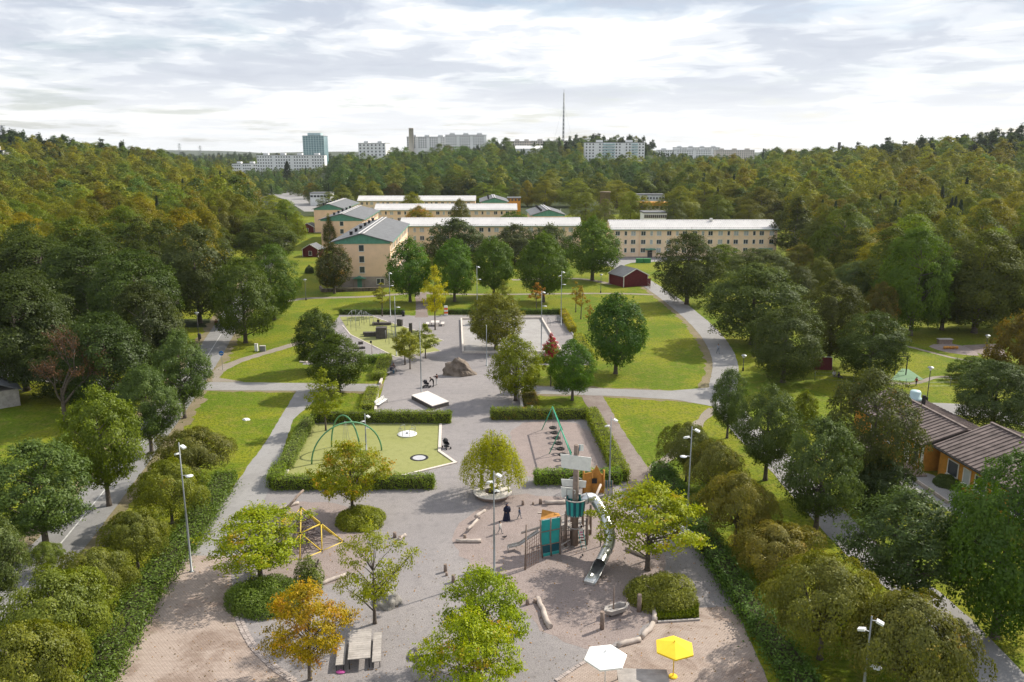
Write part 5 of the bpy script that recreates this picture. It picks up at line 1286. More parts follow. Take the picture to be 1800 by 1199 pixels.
# ---------------------------------------------------------------- rocks
def rock(label, px, wpx, hm, dep, m, seed, name='boulder', peak=.0):
    p = P(*px); s = ppm(p); rx = wpx / s / 2; rng = random.Random(seed)
    bm = bmesh.new(); bmesh.ops.create_icosphere(bm, subdivisions=5, radius=1)
    pl = [(Vector((rng.uniform(-1, 1), rng.uniform(-1, 1), rng.uniform(-.2, 1))).normalized(), rng.uniform(.62, .92)) for _ in range(22)]
    ph = [rng.uniform(0, 6) for _ in range(6)]
    for v in bm.verts:
        for n_, d_ in pl:
            e = v.co.dot(n_) - d_
            if e > 0: v.co -= n_ * e
        c = v.co.copy()
        v.co += c.normalized() * (.10 * noise.turbulence(c * 2.2 + Vector((seed, 0, 0)), 4, True) - .06)
        v.co += c.normalized() * (.035 * math.sin(c.x * 9 + ph[0]) * math.sin(c.y * 8 + ph[1]) + .03 * math.sin(c.z * 13 + ph[2] + c.x * 7))
        if peak: v.co.x += peak * max(0, v.co.z)
        v.co.x *= rx; v.co.y *= dep; v.co.z = v.co.z * hm if v.co.z > 0 else v.co.z * .3
    me = bpy.data.meshes.new(name); bm.to_mesh(me); bm.free(); me.materials.append(M[m])
    return tag(link(name, me, None, p), label, 'rock')
rock('large brown boulder on the upper plaza', (810, 658), 68, 2.9, 2.0, 'rock_brown', 3, peak=-.22)
rock('flat boulder behind the thin olive maple', (686, 1060), 58, 1.05, 1.35, 'rock', 15)
rock('boulder at the left edge of the bottom centre maples, front one', (745, 1183), 62, .95, 1.2, 'rock', 8)
rock('small boulder behind the front boulder at the bottom centre maples', (732, 1152), 40, .7, .8, 'rock', 9)
rock('white flat stone on the left lawn', (432, 738), 17, .28, .5, 'paint', 11, 'stone')
# stage slab
def slab():
    c = [P(724, 699, 0), P(757, 719.5, 0), P(789, 712, 0)]
    a, b, d = P(723.5, 702), P(760, 721), P(789, 713)
    e = a + d - b; t = thing('stage_platform', 'low pale stage slab on the upper plaza', 'platform', (a + d) / 2)
    q = [((v - t.location).x, (v - t.location).y) for v in (a, b, d, e)]
    MB().prism(q, .0, .5, 0).build('side', M['darktimber'], t)  # dark colour stands in for the shade on the slab's sides
    MB().prism([(x * 1.012, y * 1.012) for x, y in q], .503, .60, 0, bottom=True).build('top', M['slab'], t)
slab()
# ---------------------------------------------------------------- tables, benches
def picnic(label, c, L, W, rz, m, legm, seat=True, lbl2=None):
    t = thing('picnic_table', label, 'table', c, rz)
    n = 14; me = MB().box((0, 0, 0), (W, L / n - .012, .05)).mesh('plank', M[m])
    for i in range(n): link('plank', me, t, (0, -L / 2 + L * (i + .5) / n, .74 + (.004 if i % 3 else 0)))
    MB().box((-W / 2 + .08, 0, .69), (.07, L - .1, .05)).build('rail', M[legm], t); MB().box((W / 2 - .08, 0, .69), (.07, L - .1, .05)).build('rail', M[legm], t)
    for sx in (-1, 1):
        for sy in (-1, 1): MB().box((sx * (W / 2 - .08), sy * (L / 2 - .08), .33), (.06, .06, .67)).build('leg', M[legm], t)
    return t
def slatbench(label, c, L, W, rz, m, legm, h=.45, n=12):
    t = thing('bench', label, 'bench', c, rz)
    me = MB().box((0, 0, 0), (W, L / n - .012, .045)).mesh('plank', M[m])
    for i in range(n): link('plank', me, t, (0, -L / 2 + L * (i + .5) / n, h + (.004 if i % 2 else 0)))
    for sx in (-1, 1): MB().box((sx * (W / 2 - .06), 0, h - .045), (.05, L - .1, .04)).build('rail', M[legm], t)
    for sx in (-1, 1):
        for sy in (-1, 1): MB().box((sx * (W / 2 - .06), sy * (L / 2 - .06), (h - .03) / 2), (.045, .045, h - .03)).build('leg', M[legm], t)
    return t
q0, q1 = P(631, 1158, .75), P(634.5, 1106.5, .75); ax = q1 - q0; rzt = math.atan2(ax.y, ax.x) - math.pi / 2; cen = (q0 + q1) / 2; cen.z = 0
W_ = (P(650, 1156, .75) - P(611, 1156, .75)).x
picnic('weathered grey plank picnic table at the near left', cen, ax.length, W_, rzt, 'weathered', 'black')
def bench_px(label, a, b, wpx, h=.45, m='weathered', legm='black'):
    q0, q1 = P(*a, h), P(*b, h); ax = q1 - q0; c = (q0 + q1) / 2; c.z = 0
    W = wpx / ppm(c); return slatbench(label, c, ax.length, W, math.atan2(ax.y, ax.x) - math.pi / 2, m, legm, h)
bench_px('weathered bench left of the near picnic table', (597.5, 1169), (603, 1124), 15)
bench_px('weathered bench right of the near picnic table', (661.5, 1163.5), (664, 1112), 14.5)
picnic('weathered plank table cut by the bottom edge below the white parasol', P(1130, 1212), 1.9, 3.1, R(-3), 'weathered', 'black')
pc_ = P(765, 572); picnic('pale picnic table on the upper plaza beside the yellow tree', pc_, 2.0, 1.6, R(3), 'slab', 'darktimber')
slatbench('pale bench left of the upper plaza picnic table', pc_ + Vector((-1.45, -.1, 0)), 2.0, .6, R(3), 'slab', 'darktimber')
slatbench('pale bench right of the upper plaza picnic table', pc_ + Vector((1.45, .1, 0)), 2.0, .6, R(3), 'slab', 'darktimber')
def backbench(label, px, rz, L=2.0, m='steel'):
    t = thing('park_bench', label, 'bench', P(*px), rz)
    me = MB().box((0, 0, 0), (L, .1, .04)).mesh('slat', M[m])
    for i in range(4): link('slat', me, t, (0, -.2 + i * .13, .45))
    for i in range(3): link('slat', me, t, (0, .28 + i * .05, .58 + i * .13))
    for s in (-1, 1):
        MB().tube([(s * (L / 2 - .15), -.2, 0), (s * (L / 2 - .15), -.2, .43)], .03, 6).build('leg', M['black'], t)
        MB().tube([(s * (L / 2 - .15), .22, 0), (s * (L / 2 - .15), .22, .45), (s * (L / 2 - .15), .4, .9)], .03, 6).build('leg', M['black'], t)
    return t
backbench('bench where two people sit at the left plaza kerb', (688, 657), R(70), 2.6, 'weathered')
backbench('pale empty bench at the lower left plaza kerb', (671, 712), R(74), 2.8, 'paint')
backbench('steel bench beside the yellow hedge at the rink', (982, 566), R(-62), 2.2)
backbench('pale bench half hidden by the maple at the right shrub hedge', (1198, 946), R(-58), 1.9, 'paint')
# round bench with radial planks
def round_bench():
    p = P(866, 872); t = thing('round_bench', 'round wooden platform bench around the weeping birch', 'bench', p)
    n = 44; a = 2 * math.pi / n * .485; r0, r1 = .75, 1.86
    me = MB().prism([(r0 * math.cos(-a), r0 * math.sin(-a)), (r1 * math.cos(-a), r1 * math.sin(-a)), (r1 * math.cos(a), r1 * math.sin(a)), (r0 * math.cos(a), r0 * math.sin(a))], -.06, 0, 0, bottom=True).mesh('plank', M['slab'])
    for i in range(n): link('plank', me, t, (0, 0, .52), 2 * math.pi * i / n)
    MB().lathe([(1.5, 0), (1.82, .44), (1.7, .44), (1.42, 0)], 32).build('base_ring', M['timber'], t)
    MB().lathe([(.72, .0), (.74, .5), (.70, .5), (.68, 0)], 20).build('inner_ring', M['timber'], t)
    MB().lathe([(.7, .08), (0, .12)], 16).build('soil', M['soil'], t)
round_bench()
# parasols
def parasol(label, px, ycan, r, m, pole_m, rz):
    p = P(*px); z = ztop(p, ycan); t = thing('parasol', label, 'parasol', p, rz)
    MB().tube([(0, 0, .05), (0, 0, z + .28)], .035, 8).build('pole', M[pole_m], t)
    MB().lathe([(0, .11), (.24, .1), (.28, .06), (.28, 0), (0, 0)], 14).build('base', M[pole_m], t)
    b = MB(); n = 6
    for i in range(n):
        a0, a1 = 2 * math.pi * i / n, 2 * math.pi * (i + 1) / n
        A, B = (r * math.cos(a0), r * math.sin(a0), z), (r * math.cos(a1), r * math.sin(a1), z); Tp = (0, 0, z + .42)
        b.add([A, B, Tp], [(0, 1, 2)]); b.add([(A[0], A[1], z - .1), (B[0], B[1], z - .1), B, A], [(0, 1, 2, 3)])
        b.add([(A[0] * .98, A[1] * .98, z - .02), (B[0] * .98, B[1] * .98, z - .02), (0, 0, z + .39)], [(0, 2, 1)])
    b.build('canopy', M[m], t)
    for i in range(n):
        a0 = 2 * math.pi * i / n; MB().tube([(0, 0, z + .37), (r * .97 * math.cos(a0), r * .97 * math.sin(a0), z - .04)], .012, 4).build('rib', M[pole_m], t)
    MB().sphere((0, 0, z + .45), .05).build('finial', M[m], t)
parasol('white hexagonal parasol at the bottom', (1063, 1208), 1155, 1.36, 'white_cloth', 'paint', R(10))
parasol('yellow hexagonal parasol at the bottom right', (1183, 1190), 1138, 1.28, 'yellow_cloth', 'yellow_cloth', R(22))
# ---------------------------------------------------------------- logs and stumps
lrng = random.Random(4)
def log(label, a, b, r, za=None, zb=None, m='log', name='log'):
    A, B = P(*a), P(*b); A.z = r * .8 if za is None else za; B.z = r * .8 if zb is None else zb
    pts = [A.lerp(B, i / 5) + Vector((lrng.uniform(-.05, .05), lrng.uniform(-.05, .05), lrng.uniform(-.015, .015))) for i in range(6)]
    o = A.copy(); return tag(MB().tube([p - o for p in pts], [r * lrng.uniform(.88, 1.1) for _ in pts], 9).build(name, M[m], None, o), label, 'log')
def stump(label, px, r, h, m='timber'): return tag(MB().tube([(0, 0, -.05), (.01, 0, h * .5), (0, .01, h)], [r * 1.05, r, r * .96], 9).build('stump_post', M[m], None, P(*px)), label, 'post')
log('long log lying below the fallen posts in front of the boat', (946, 1055), (966, 1106), .20)
log('edging log at the right end of the sand, upright piece', (1150, 1064), (1150, 1096), .20)
log('edging log at the right sand curve, middle piece', (1149, 1099), (1128, 1124), .20)
log('edging log at the right sand curve, lower piece behind the white parasol', (1126, 1127), (1085, 1138), .19)
log('log lying flat at the left of the lamp, balance course', (802, 953), (846, 953), .17)
log('log sloping up from the balance course', (822, 940), (840, 922), .13, .5, .45)
log('short thick log at the top of the balance course', (836, 918), (852, 908), .15, .55, .6)
log('log behind the pirate ship beside the stumps', (957, 887), (995, 885), .20)
log('log behind the yellow climbing net', (487, 898), (526, 886), .16)
log('dark log leaning to the top of the yellow climbing net', (508, 907), (534, 884), .12, .9, 1.3, 'timber')
log('pale log below the sparse bush at the net', (560, 1030), (607, 1013), .16)
log('small pale log at the right of the round shrub', (700, 950), (712, 942), .14)
log('log below the maple right of the slide, behind the shrub', (1100, 966), (1137, 982), .15)
for lb, px, r, h in [('stump standing left of the lying log behind the ship', (950, 886), .16, .55), ('small stump behind the ship, in the middle', (937, 887), .1, .25), ('stump farthest left behind the ship', (919, 888), .13, .5), ('stump post at the balance course end', (817, 950), .14, .55), ('stump left of the lamp, first of three', (783, 1005), .14, .65), ('low stump left of the lamp, second of three', (785, 1012), .1, .3), ('stump left of the lamp, third of three', (797, 1023), .15, .6), ('low stump left of the long log', (940, 1060), .12, .35), ('stump at the maple beside the long log', (927, 1063), .14, .5), ('post left of the rocking boat', (1058, 1106), .15, 1.35), ('post right of the rocking boat', (1123, 1075), .16, 1.35), ('stump right of the round shrub', (694, 945), .15, .5), ('low stump beside the small pale log', (703, 948), .12, .3), ('stump left of the log behind the net', (480, 900), .18, .6)]:
    stump('timber ' + lb, px, r, h)
# ---------------------------------------------------------------- rocking boat
def boat():
    p = P(1083, 1080); t = thing('rocking_boat', 'weathered wooden rocking boat with a mast stump', 'boat', p, R(28))
    out = [(-1.05, 0), (-.7, -.42), (.6, -.45), (1.05, -.12), (1.05, .12), (.6, .45), (-.7, .42)]
    inn = [(x * .78, y * .68) for x, y in out]; n = len(out)
    b = MB(); z0, z1 = .22, .62
    b.add([(x * .82, y * .7, z0) for x, y in out] + [(x, y, z1) for x, y in out] + [(x, y, z1) for x, y in inn] + [(x * .8, y * .8, z0 + .08) for x, y in inn],
        [((i + 1) % n, i, n + i, n + (i + 1) % n)[::-1] for i in range(n)] + [(n + i, n + (i + 1) % n, 2 * n + (i + 1) % n, 2 * n + i) for i in range(n)] + [(2 * n + i, 2 * n + (i + 1) % n, 3 * n + (i + 1) % n, 3 * n + i) for i in range(n)] + [tuple(range(3 * n, 4 * n)), tuple(range(n))[::-1]])
    b.build('hull', M['weathered'], t)
    MB().box((-.55, 0, .52), (.45, .5, .06)).build('seat', M['weathered'], t)
    MB().tube([(-.25, 0, .2), (-.25, 0, 2.2)], [.06, .045], 7).build('mast', M['timber'], t)
    MB().tube([(.75, 0, .5), (.95, .0, 1.0)], .03, 6).build('tiller', M['timber'], t)
    for s in (-.5, .5): MB().lathe([(.09, 0), (.09, .24)], 10, (s, 0, 0)).build('spring', M['black'], t)
boat()
# ---------------------------------------------------------------- yellow climbing pyramid
def pyramid():
    base = [P(604, 952), P(568, 968), P(528, 984.5), P(478, 962), P(500, 925), P(560, 925)]
    t = thing('climbing_net', 'yellow steel climbing frame with dark rope net', 'climbing frame', P(535, 955))
    o = t.location
    ap = P(535, 952); top = Vector((ap.x - .1, ap.y, ztop(ap, 892))) - o
    A, B, C, D = P(604, 952) - o, P(566, 969) - o, P(527, 985) - o, P(470, 975) - o
    E = P(530, 940) - o; Fp = P(492, 940) - o
    mid = lambda a, b, z=0: (a + b) / 2 + Vector((0, 0, z))
    S = top.lerp(A, .47) + Vector((0, 0, .0)); S2 = top.lerp(C, .5); S3 = top.lerp(D, .5); S4 = top.lerp(E + Vector((1.3, 1.5, 0)), .5)
    G1 = E + Vector((1.2, 1.6, 0)); G2 = Fp + Vector((-.3, 1.2, 0))
    bars = [(top, A), (top, C), (top, D), (top, G1), (S, S2), (S2, S3), (S, S4), (S4, S3), (S, B), (S2, B), (A, B), (B, C), (C, D), (S2, D.lerp(C, .5)), (S3, D.lerp(C, .5)), (D, G2), (S4, G1.lerp(A, .5)), (S, G1.lerp(A, .5)), (G1, A), (G1, G2)]
    for a, b in bars: MB().tube([a, b], .055, 7).build('tube', M['yellow_steel'], t)
    for q in (top, S, S2, S3, S4, A, B, C, D): MB().sphere(q, .11, 8, 5).build('joint', M['black'], t)
    r = MB(); rg = random.Random(2); cen_ = (A + C + D + G1) / 4
    nodes = []
    for lvl in range(5):
        f = .22 + lvl * .17; cz_ = top.lerp(cen_, f)
        ring = []
        for k_ in range(7):
            a = 2 * math.pi * k_ / 7 + lvl * .4; ring.append(cz_ + Vector((math.cos(a), math.sin(a), rg.uniform(-.12, .12))) * (1.55 * f))
        nodes.append(ring)
    for lvl in range(5):
        for k_ in range(7):
            r.tube([nodes[lvl][k_], nodes[lvl][(k_ + 1) % 7]], .022, 4, cap=False); r.tube([nodes[lvl][k_], top.lerp(cen_, .25 + lvl * .16)], .022, 4, cap=False)
            if lvl < 4: r.tube([nodes[lvl][k_], nodes[lvl + 1][k_]], .022, 4, cap=False); r.tube([nodes[lvl][k_], nodes[lvl + 1][(k_ + 1) % 7]], .022, 4, cap=False)
    for q in (S, S2, S3, S4): r.tube([q, nodes[1][0]], .022, 4, cap=False); r.tube([q, nodes[2][3]], .022, 4, cap=False)
    for q in (A, B, C, D): r.tube([q, nodes[4][0]], .022, 4, cap=False); r.tube([q, nodes[3][4]], .022, 4, cap=False)
    r.build('rope_net', M['rope'], t)
pyramid()
# ---------------------------------------------------------------- left rubber playground
def arch_swing():
    f = [P(548, 816), P(671, 792), P(583, 786), P(634, 800)]
    c = (f[0] + f[1] + f[2] + f[3]) / 4; t = thing('arch_swing', 'green crossed arch frame of a nest swing', 'swing', Vector((c.x, c.y, 0)))
    o = t.location; apex = ztop(Vector(((f[0].x + f[1].x) / 2, (f[0].y + f[1].y) / 2, 0)), 743)
    for a, b in ((f[0], f[1]), (f[2], f[3])):
        hgt = apex if a is f[0] else apex * 1.05
        pts = [a.lerp(b, (1 - math.cos(math.pi * i / 20)) / 2) - o + Vector((0, 0, hgt * math.sin(math.pi * i / 20))) for i in range(21)]
        MB().tube(pts, .085, 8).build('arch', M['green_steel'], t)
    s = MB(); s.lathe([(.5, .55), (.56, .6), (.5, .65), (.44, .6), (.5, .55)], 18); s.build('nest_ring', M['black'], t)
    for k_ in range(4):
        a = math.pi / 2 * k_ + .5; MB().tube([(.5 * math.cos(a), .5 * math.sin(a), .62), (.1 * math.cos(a), .1 * math.sin(a), apex - .15)], .015, 4).build('chain', M['steel'], t)
    nn = MB()
    for k_ in range(7): 
        v = -.42 + k_ * .14; h_ = math.sqrt(max(.01, .25 - v * v)); nn.beam((v, -h_, .58), (v, h_, .58), .02, .02); nn.beam((-h_, v, .575), (h_, v, .575), .02, .02)
    nn.build('nest_net', M['rope'], t)
arch_swing()
def carousel():
    p = P(716, 764); t = thing('carousel', 'white carousel disc with curved steel rails on green rubber', 'carousel', p)
    MB().lathe([(0, .14), (1.1, .14), (1.14, .1), (1.14, .05), (0, .05)], 28).build('disc', M['paint'], t)
    for k_ in range(4):
        a = math.pi / 2 * k_ + .4; c_, s_ = math.cos(a), math.sin(a); c2, s2 = math.cos(a + .7), math.sin(a + .7)
        MB().tube([(c_, s_, .1), (c_, s_, .75), (c_ * .95, s_ * .95, .95), (c2 * .95, s2 * .95, .95), (c2, s2, .75), (c2, s2, .1)], .028, 6).build('rail', M['steel'], t)
    MB().lathe([(.16, .14), (.1, .3), (0, .32)], 12).build('hub', M['steel'], t)
carousel()
t = thing('trampoline', 'sunken round trampoline with black rim on green rubber', 'trampoline', P(737, 805))
MB().lathe([(.72, .025), (.72, .05), (.98, .05), (1.0, .025)], 30).build('rim', M['blackrub'], t); MB().lathe([(.72, .03), (0, .02)], 30).build('mat', plain('grey_mat', (.42, .42, .45)), t)
def stroller(label, px, rz, colr):
    t = thing('stroller', label, 'stroller', P(*px), rz); fm = M['black']; cm = plain('stroller_cloth_' + colr, (.03, .03, .035))
    MB().add([(-.22, -.3, .45), (.22, -.3, .45), (.22, .35, .55), (-.22, .35, .55), (-.22, -.3, .6), (.22, -.3, .6), (.22, .35, .85), (-.22, .35, .85)], [(3, 2, 1, 0), (0, 1, 5, 4), (1, 2, 6, 5), (2, 3, 7, 6), (3, 0, 4, 7)]).build('seat', cm, t)
    hd = MB(); hd.lathe([(.0, .32), (.2, .27), (.3, .1), (.3, 0)], 12, (0, .2, .8)); hd.build('hood', cm, t)
    for s in (-1, 1): MB().tube([(s * .24, -.45, .12), (s * .24, .1, .5), (s * .24, .62, 1.02)], .018, 5).build('frame_tube', M['steel'], t); MB().tube([(s * .24, .42, .12), (s * .24, .0, .5)], .018, 5).build('frame_tube', M['steel'], t)
    MB().tube([(-.24, .62, 1.02), (.24, .62, 1.02)], .022, 6).build('handle', fm, t)
    for s in (-1, 1):
        for y_ in (-.45, .42): 
            w_ = MB(); w_.tube([(s * .25, y_, .13), (s * .30, y_, .13)], .13, 12); w_.build('wheel', fm, t)
    MB().box((0, 0, .25), (.4, .5, .14)).build('basket', cm, t)
stroller('black empty stroller beside the kerb of the rubber playground', (785, 788), R(35), 'a')
stroller('black stroller tipped beside the standing pair on the plaza', (750, 681), R(80), 'b')
# ---------------------------------------------------------------- tyre swings
def swings():
    a, b = P(967, 780), P(1012, 872); a = P(972, 770); b = P(1003, 838)
    H = 2.9
    A = P(971, 715, H); B = P(1004, 800, H); t = thing('tyre_swing_frame', 'long green swing frame with a row of tyre seats', 'swing', Vector((A.x, A.y, 0)))
    o = Vector((A.x, A.y, 0)); d = Vector(((B - A).x, (B - A).y, 0)); d2 = d.normalized(); L = 15.5; n_ = Vector((-d2.y, d2.x, 0))
    d = -d2 if d2.y > 0 else d2
    MB().tube([Vector((0, 0, H)), d * L + Vector((0, 0, H))], .075, 8).build('beam', M['swing_green'], t)
    for f in (0.0, .5, 1.0):
        c = d * L * f
        for s in (-1, 1): MB().tube([c + Vector((0, 0, H)), c + n_ * 1.25 * s], .055, 7).build('leg', M['swing_green'], t)
    ty = MB()
    prof = [(.34 + .13 * math.cos(2 * math.pi * i / 8), .11 * math.sin(2 * math.pi * i / 8)) for i in range(9)]
    ty.lathe(prof, 18); tm = ty.mesh('tyre_seat', M['blackrub'])
    for i in range(9):
        f = .05 + .112 * i; c = d * L * f
        ts = link('tyre_seat', tm, t, c + Vector((0, 0, .55)))
        for s in (-1, 1): MB().tube([(n_ * 0 + d * .33 * s), d * .12 * s + Vector((0, 0, H - .58))], .012, 4).build('chain', M['steel'], ts)
swings()
# ---------------------------------------------------------------- pirate ship
def ship():
    mb = P(1010, 958); t = thing('pirate_ship_playset', 'timber pirate ship playset with teal hull, crow nest and white sails', 'playset', mb); o = mb
    H = ztop(mb, 782)
    def L(x, y, z=0): return P(x, y, z) - o
    MB().tube([(0, 0, -.1), (0, 0, H * .5), (.02, 0, H)], [.30, .25, .22], 12).build('mast', M['timber'], t)
    fl = MB().box((.35, 0, H - .25), (.45, .03, .55)).build('flag', M['paint'], t); MB().box((.25, -.018, H - .25), (.12, .01, .55)).build('stripe', plain('pale_blue', (.25, .42, .55)), fl)
    # sails: boards crossing the mast
    def sail(z0, z1, x0, x1, rz, y=-.32): 
        b = MB(); b.add([(x0 - .1, 0, z1 + .1), (x1, 0, z1 - .0), (x1 - .05, 0, z0), (x0, 0, z0 + .1), (x0 - .1, .05, z1 + .1), (x1, .05, z1), (x1 - .05, .05, z0), (x0, .05, z0 + .1)], [(0, 3, 2, 1), (4, 5, 6, 7), (0, 1, 5, 4), (1, 2, 6, 5), (2, 3, 7, 6), (3, 0, 4, 7)])
        return b.build('sail', M['paint'], t, (0, y, 0), rz)
    zs = [ztop(mb, y_) for y_ in (824, 800, 860, 848, 880, 863)]
    sail(zs[0], zs[1], -1.25, 1.2, R(-14)); sail(zs[2], zs[3], -1.1, .9, R(-6), .35); sail(zs[4] - .1, zs[5], -1.1, .1, R(-6), .5)
    # crow's nest
    zt, zb = ztop(mb, 876), ztop(mb, 903); r = .86; n = 22
    a = math.pi / n * .98
    for i in range(n):
        an = 2 * math.pi * i / n
        q = [(r * math.cos(an - a), r * math.sin(an - a)), (r * math.cos(an + a), r * math.sin(an + a))]; q2 = [(x * .93, y * .93) for x, y in q]; q3 = [(x * .88, y * .88) for x, y in q]; q4 = [(x * .81, y * .81) for x, y in q]
        MB().add([(*q[0], zt), (*q[1], zt), (*q3[1], zb), (*q3[0], zb), (*q2[0], zt), (*q2[1], zt), (*q4[1], zb), (*q4[0], zb)], [(0, 3, 2, 1), (4, 5, 6, 7), (0, 1, 5, 4), (3, 7, 6, 2), (0, 4, 7, 3), (1, 2, 6, 5)]).build('stave', M['teal' if i % 2 else 'darkteal'], t)
    MB().lathe([(.0, zb + .12), (.76, zb + .12), (.76, zb - .02), (0, zb - .02)], 22).build('nest_floor', M['weathered'], t)
    MB().lathe([(.80, zt), (.93, zt), (.93, zt + .06), (.80, zt + .06), (.80, zt)], 22).build('nest_rim', M['weathered'], t)
    MB().tube([(-.75, -.3, zt), (-.75, -.3, zt + .95), (-.1, -.55, zt + .95), (-.1, -.6, zt)], .03, 6).build('nest_rail', M['steel'], t)
    MB().lathe([(.62, zb - 1.15), (.66, zb - 1.1), (.62, zb - 1.05), (.5, zb - 1.1), (.62, zb - 1.15)], 18).build('hoop', M['weathered'], t)
    # support posts and deck
    for x, y, z in [(-.7, .5, zb), (.7, .5, zb), (-.8, -.25, zb), (1.0, 0, zb - .4), (1.15, .95, zb - .2), (-1.35, .9, 2.4), (-.2, 1.2, 2.8), (1.5, 1.9, 2.8), (.4, 2.2, 2.8)]:
        MB().tube([(x, y, -.05), (x, y, z)], .12, 8).build('post', M['timber'], t)
    me = MB().box((0, 0, 0), (2.8, .2, .06)).mesh('deck_plank', M['weathered'])
    for i in range(9): link('deck_plank', me, t, (-.1, .1 + i * .22, 1.35), R(4))
    for z_ in (1.75, 2.15):
        MB().tube([(-1.4, .3, z_), (-1.35, .9, z_), (-.2, 1.9, z_), (1.5, 1.95, z_)], .05, 6).build('rail', M['weathered'], t)
    for i in range(8): MB().box((-1.1 + i * .14, -.05 + i * .02, 1.0), (.07, .06, 1.5)).build('baluster', M['timber'], t)
    # teal hull bow: two columns of panels between three ribs
    b0, b1 = L(954, 981), L(984, 974); zt0 = ztop(P(954, 981), 913)
    dv = (b1 - b0); 
    for i in range(3):
        f = i / 2; bt = b0 + dv * f; lean = Vector((-.10, -.05, 0)) + Vector((.12, 0, 0)) * f
        MB().tube([bt + Vector((0, 0, -.05)), bt + lean * 1.5 + Vector((-.05, -.12, zt0 * .5)), bt + lean * 2 + Vector((0, 0, zt0))], [.075, .07, .065], 7).build('rib', M['timber'], t)
        if i < 2:
            bn = b0 + dv * (f + .5); ln = Vector((-.10, -.05, 0)) + Vector((.12, 0, 0)) * (f + .5)
            def pt(bb, le, z): return bb + le * 2 * z + Vector((-.05 * math.sin(z * 3.14), -.12 * math.sin(z * 3.14), zt0 * z))
            for z0, z1, mm in ((.03, .11, 'teal'), (.12, .34, 'darkteal'), (.35, .69, 'teal'), (.70, .97, 'teal')):
                q = [pt(bt, lean, z0), pt(bn, ln, z0), pt(bn, ln, z1), pt(bt, lean, z1)]; bk = Vector((0, .05, 0))
                MB().add([p for p in q] + [p + bk for p in q], [(0, 1, 2, 3), (7, 6, 5, 4), (0, 4, 5, 1), (1, 5, 6, 2), (2, 6, 7, 3), (3, 7, 4, 0)]).build('hull_panel', M[mm], t)
    for z_ in (.345, .695): MB().beam(b0 + Vector((-.1, -.17, zt0 * z_)), b1 + Vector((.0, -.17, zt0 * z_)), .05, .07).build('hull_rail', M['timber'], t)
    tl = b0 + Vector((-.2, -.05, zt0)); tr_ = b1 + Vector((0, 0, zt0))
    MB().add([tl, tr_, tr_ + Vector((-.1, .3, .05)), tl + Vector((.15, .7, .55)), tl + Vector((0, .06, 0)), tr_ + Vector((0, .06, 0)), tr_ + Vector((-.1, .36, .05)), tl + Vector((.15, .76, .55))], [(0, 1, 2, 3), (7, 6, 5, 4), (0, 4, 5, 1), (1, 5, 6, 2), (2, 6, 7, 3), (3, 7, 4, 0)]).build('bow_deck', M['orange_wood'], t)
    MB().tube([L(916, 937, 1.6), L(988, 915, 2.75)], .10, 8).build('bowsprit', M['log'], t)
    MB().box(L(951, 902, 3.2), (.55, .12, .1), R(-10)).build('figurehead', M['log'], t)
    for i in range(3): MB().tube([L(949 + i * 2, 915, 2.7), L(949 + i * 2, 915, 3.3 - i * .1)], .05, 6).build('bow_peg', M['orange_wood'], t)
    # second hull side with lower rails
    for a_, b_ in (((984, 974), (997, 968)), ):
        for z_ in (.25, .75): MB().tube([L(*a_) + Vector((.05, 0, z_)), L(*b_) + Vector((.2, .2, z_ + .1))], .05, 6).build('rail', M['weathered'], t)
    for i in range(6): MB().tube([L(986 + i * 1.8, 972 - i) + Vector((0, 0, 1.2)), L(986 + i * 1.8, 972 - i) + Vector((0, 0, 2.4))], .03, 5).build('baluster', M['timber'], t)
    # rope net with its post
    MB().tube([L(923, 1002), L(923, 1002) + Vector((.08, 0, ztop(P(923, 1002), 922)))], [.075, .06], 7).build('post', M['timber'], t)
    nb, ne = L(926, 1001), L(946, 990); r = MB(); hz_ = 2.4
    for i in range(6):
        f = i / 5; r.tube([nb.lerp(ne, f) + Vector((0, 0, .05)), nb.lerp(ne, f) + Vector((.05, 0, hz_ + f * .35))], .02, 4, cap=False)
    for i in range(9):
        z_ = .15 + i * .29; r.tube([nb + Vector((0, 0, z_)), ne + Vector((0, 0, z_ * 1.1))], .02, 4, cap=False)
    r.build('rope_net', M['rope_brown'], t)
    # small slide
    s0, s1, s2 = L(946, 932, 1.5), L(912, 955, .42), L(892, 960, .38)
    c = MB(); w_ = Vector((.1, -.42, 0))
    for a, b in ((s0, s1), (s1, s2)):
        up = Vector((0, 0, .14))
        c.add([a, b, b + w_, a + w_, a + up, b + up, b + w_ + up, a + w_ + up], [(0, 1, 2, 3), (3, 2, 1, 0), (0, 4, 5, 1), (1, 5, 4, 0), (3, 2, 6, 7), (7, 6, 2, 3)])
    c.build('small_slide', M['slide_steel'], t)
    for q in (s2, s2 + w_): MB().tube([q, Vector((q.x, q.y, -.03))], .025, 5).build('slide_leg', M['steel'], t)
    # tube slide
    S = [Vector((.72, .1, zt - .15)), Vector((1.0, .05, zt - .02)), L(1044, 878, 3.9), L(1060, 903, 3.1), L(1070, 930, 2.35), L(1072, 952, 1.55), L(1062, 976, 1.0), L(1055, 990, .72)]
    sp = [tuple(v) for v in S]
    def cr(pts, k_=5):
        pts = [Vector(p) for p in pts]; out = []
        for i in range(len(pts) - 1):
            p0, p1, p2, p3 = pts[max(i - 1, 0)], pts[i], pts[i + 1], pts[min(i + 2, len(pts) - 1)]
            for j in range(k_):
                s = j / k_; out.append(.5 * ((2 * p1) + (p2 - p0) * s + (2 * p0 - 5 * p1 + 4 * p2 - p3) * s * s + (3 * p1 - p0 - 3 * p2 + p3) * s ** 3))
        return out + [pts[-1]]
    path = cr(sp); ts = MB().tube(path, .45, 18, cap=False); tube = ts.build('slide_tube', M['slide_steel'], t)
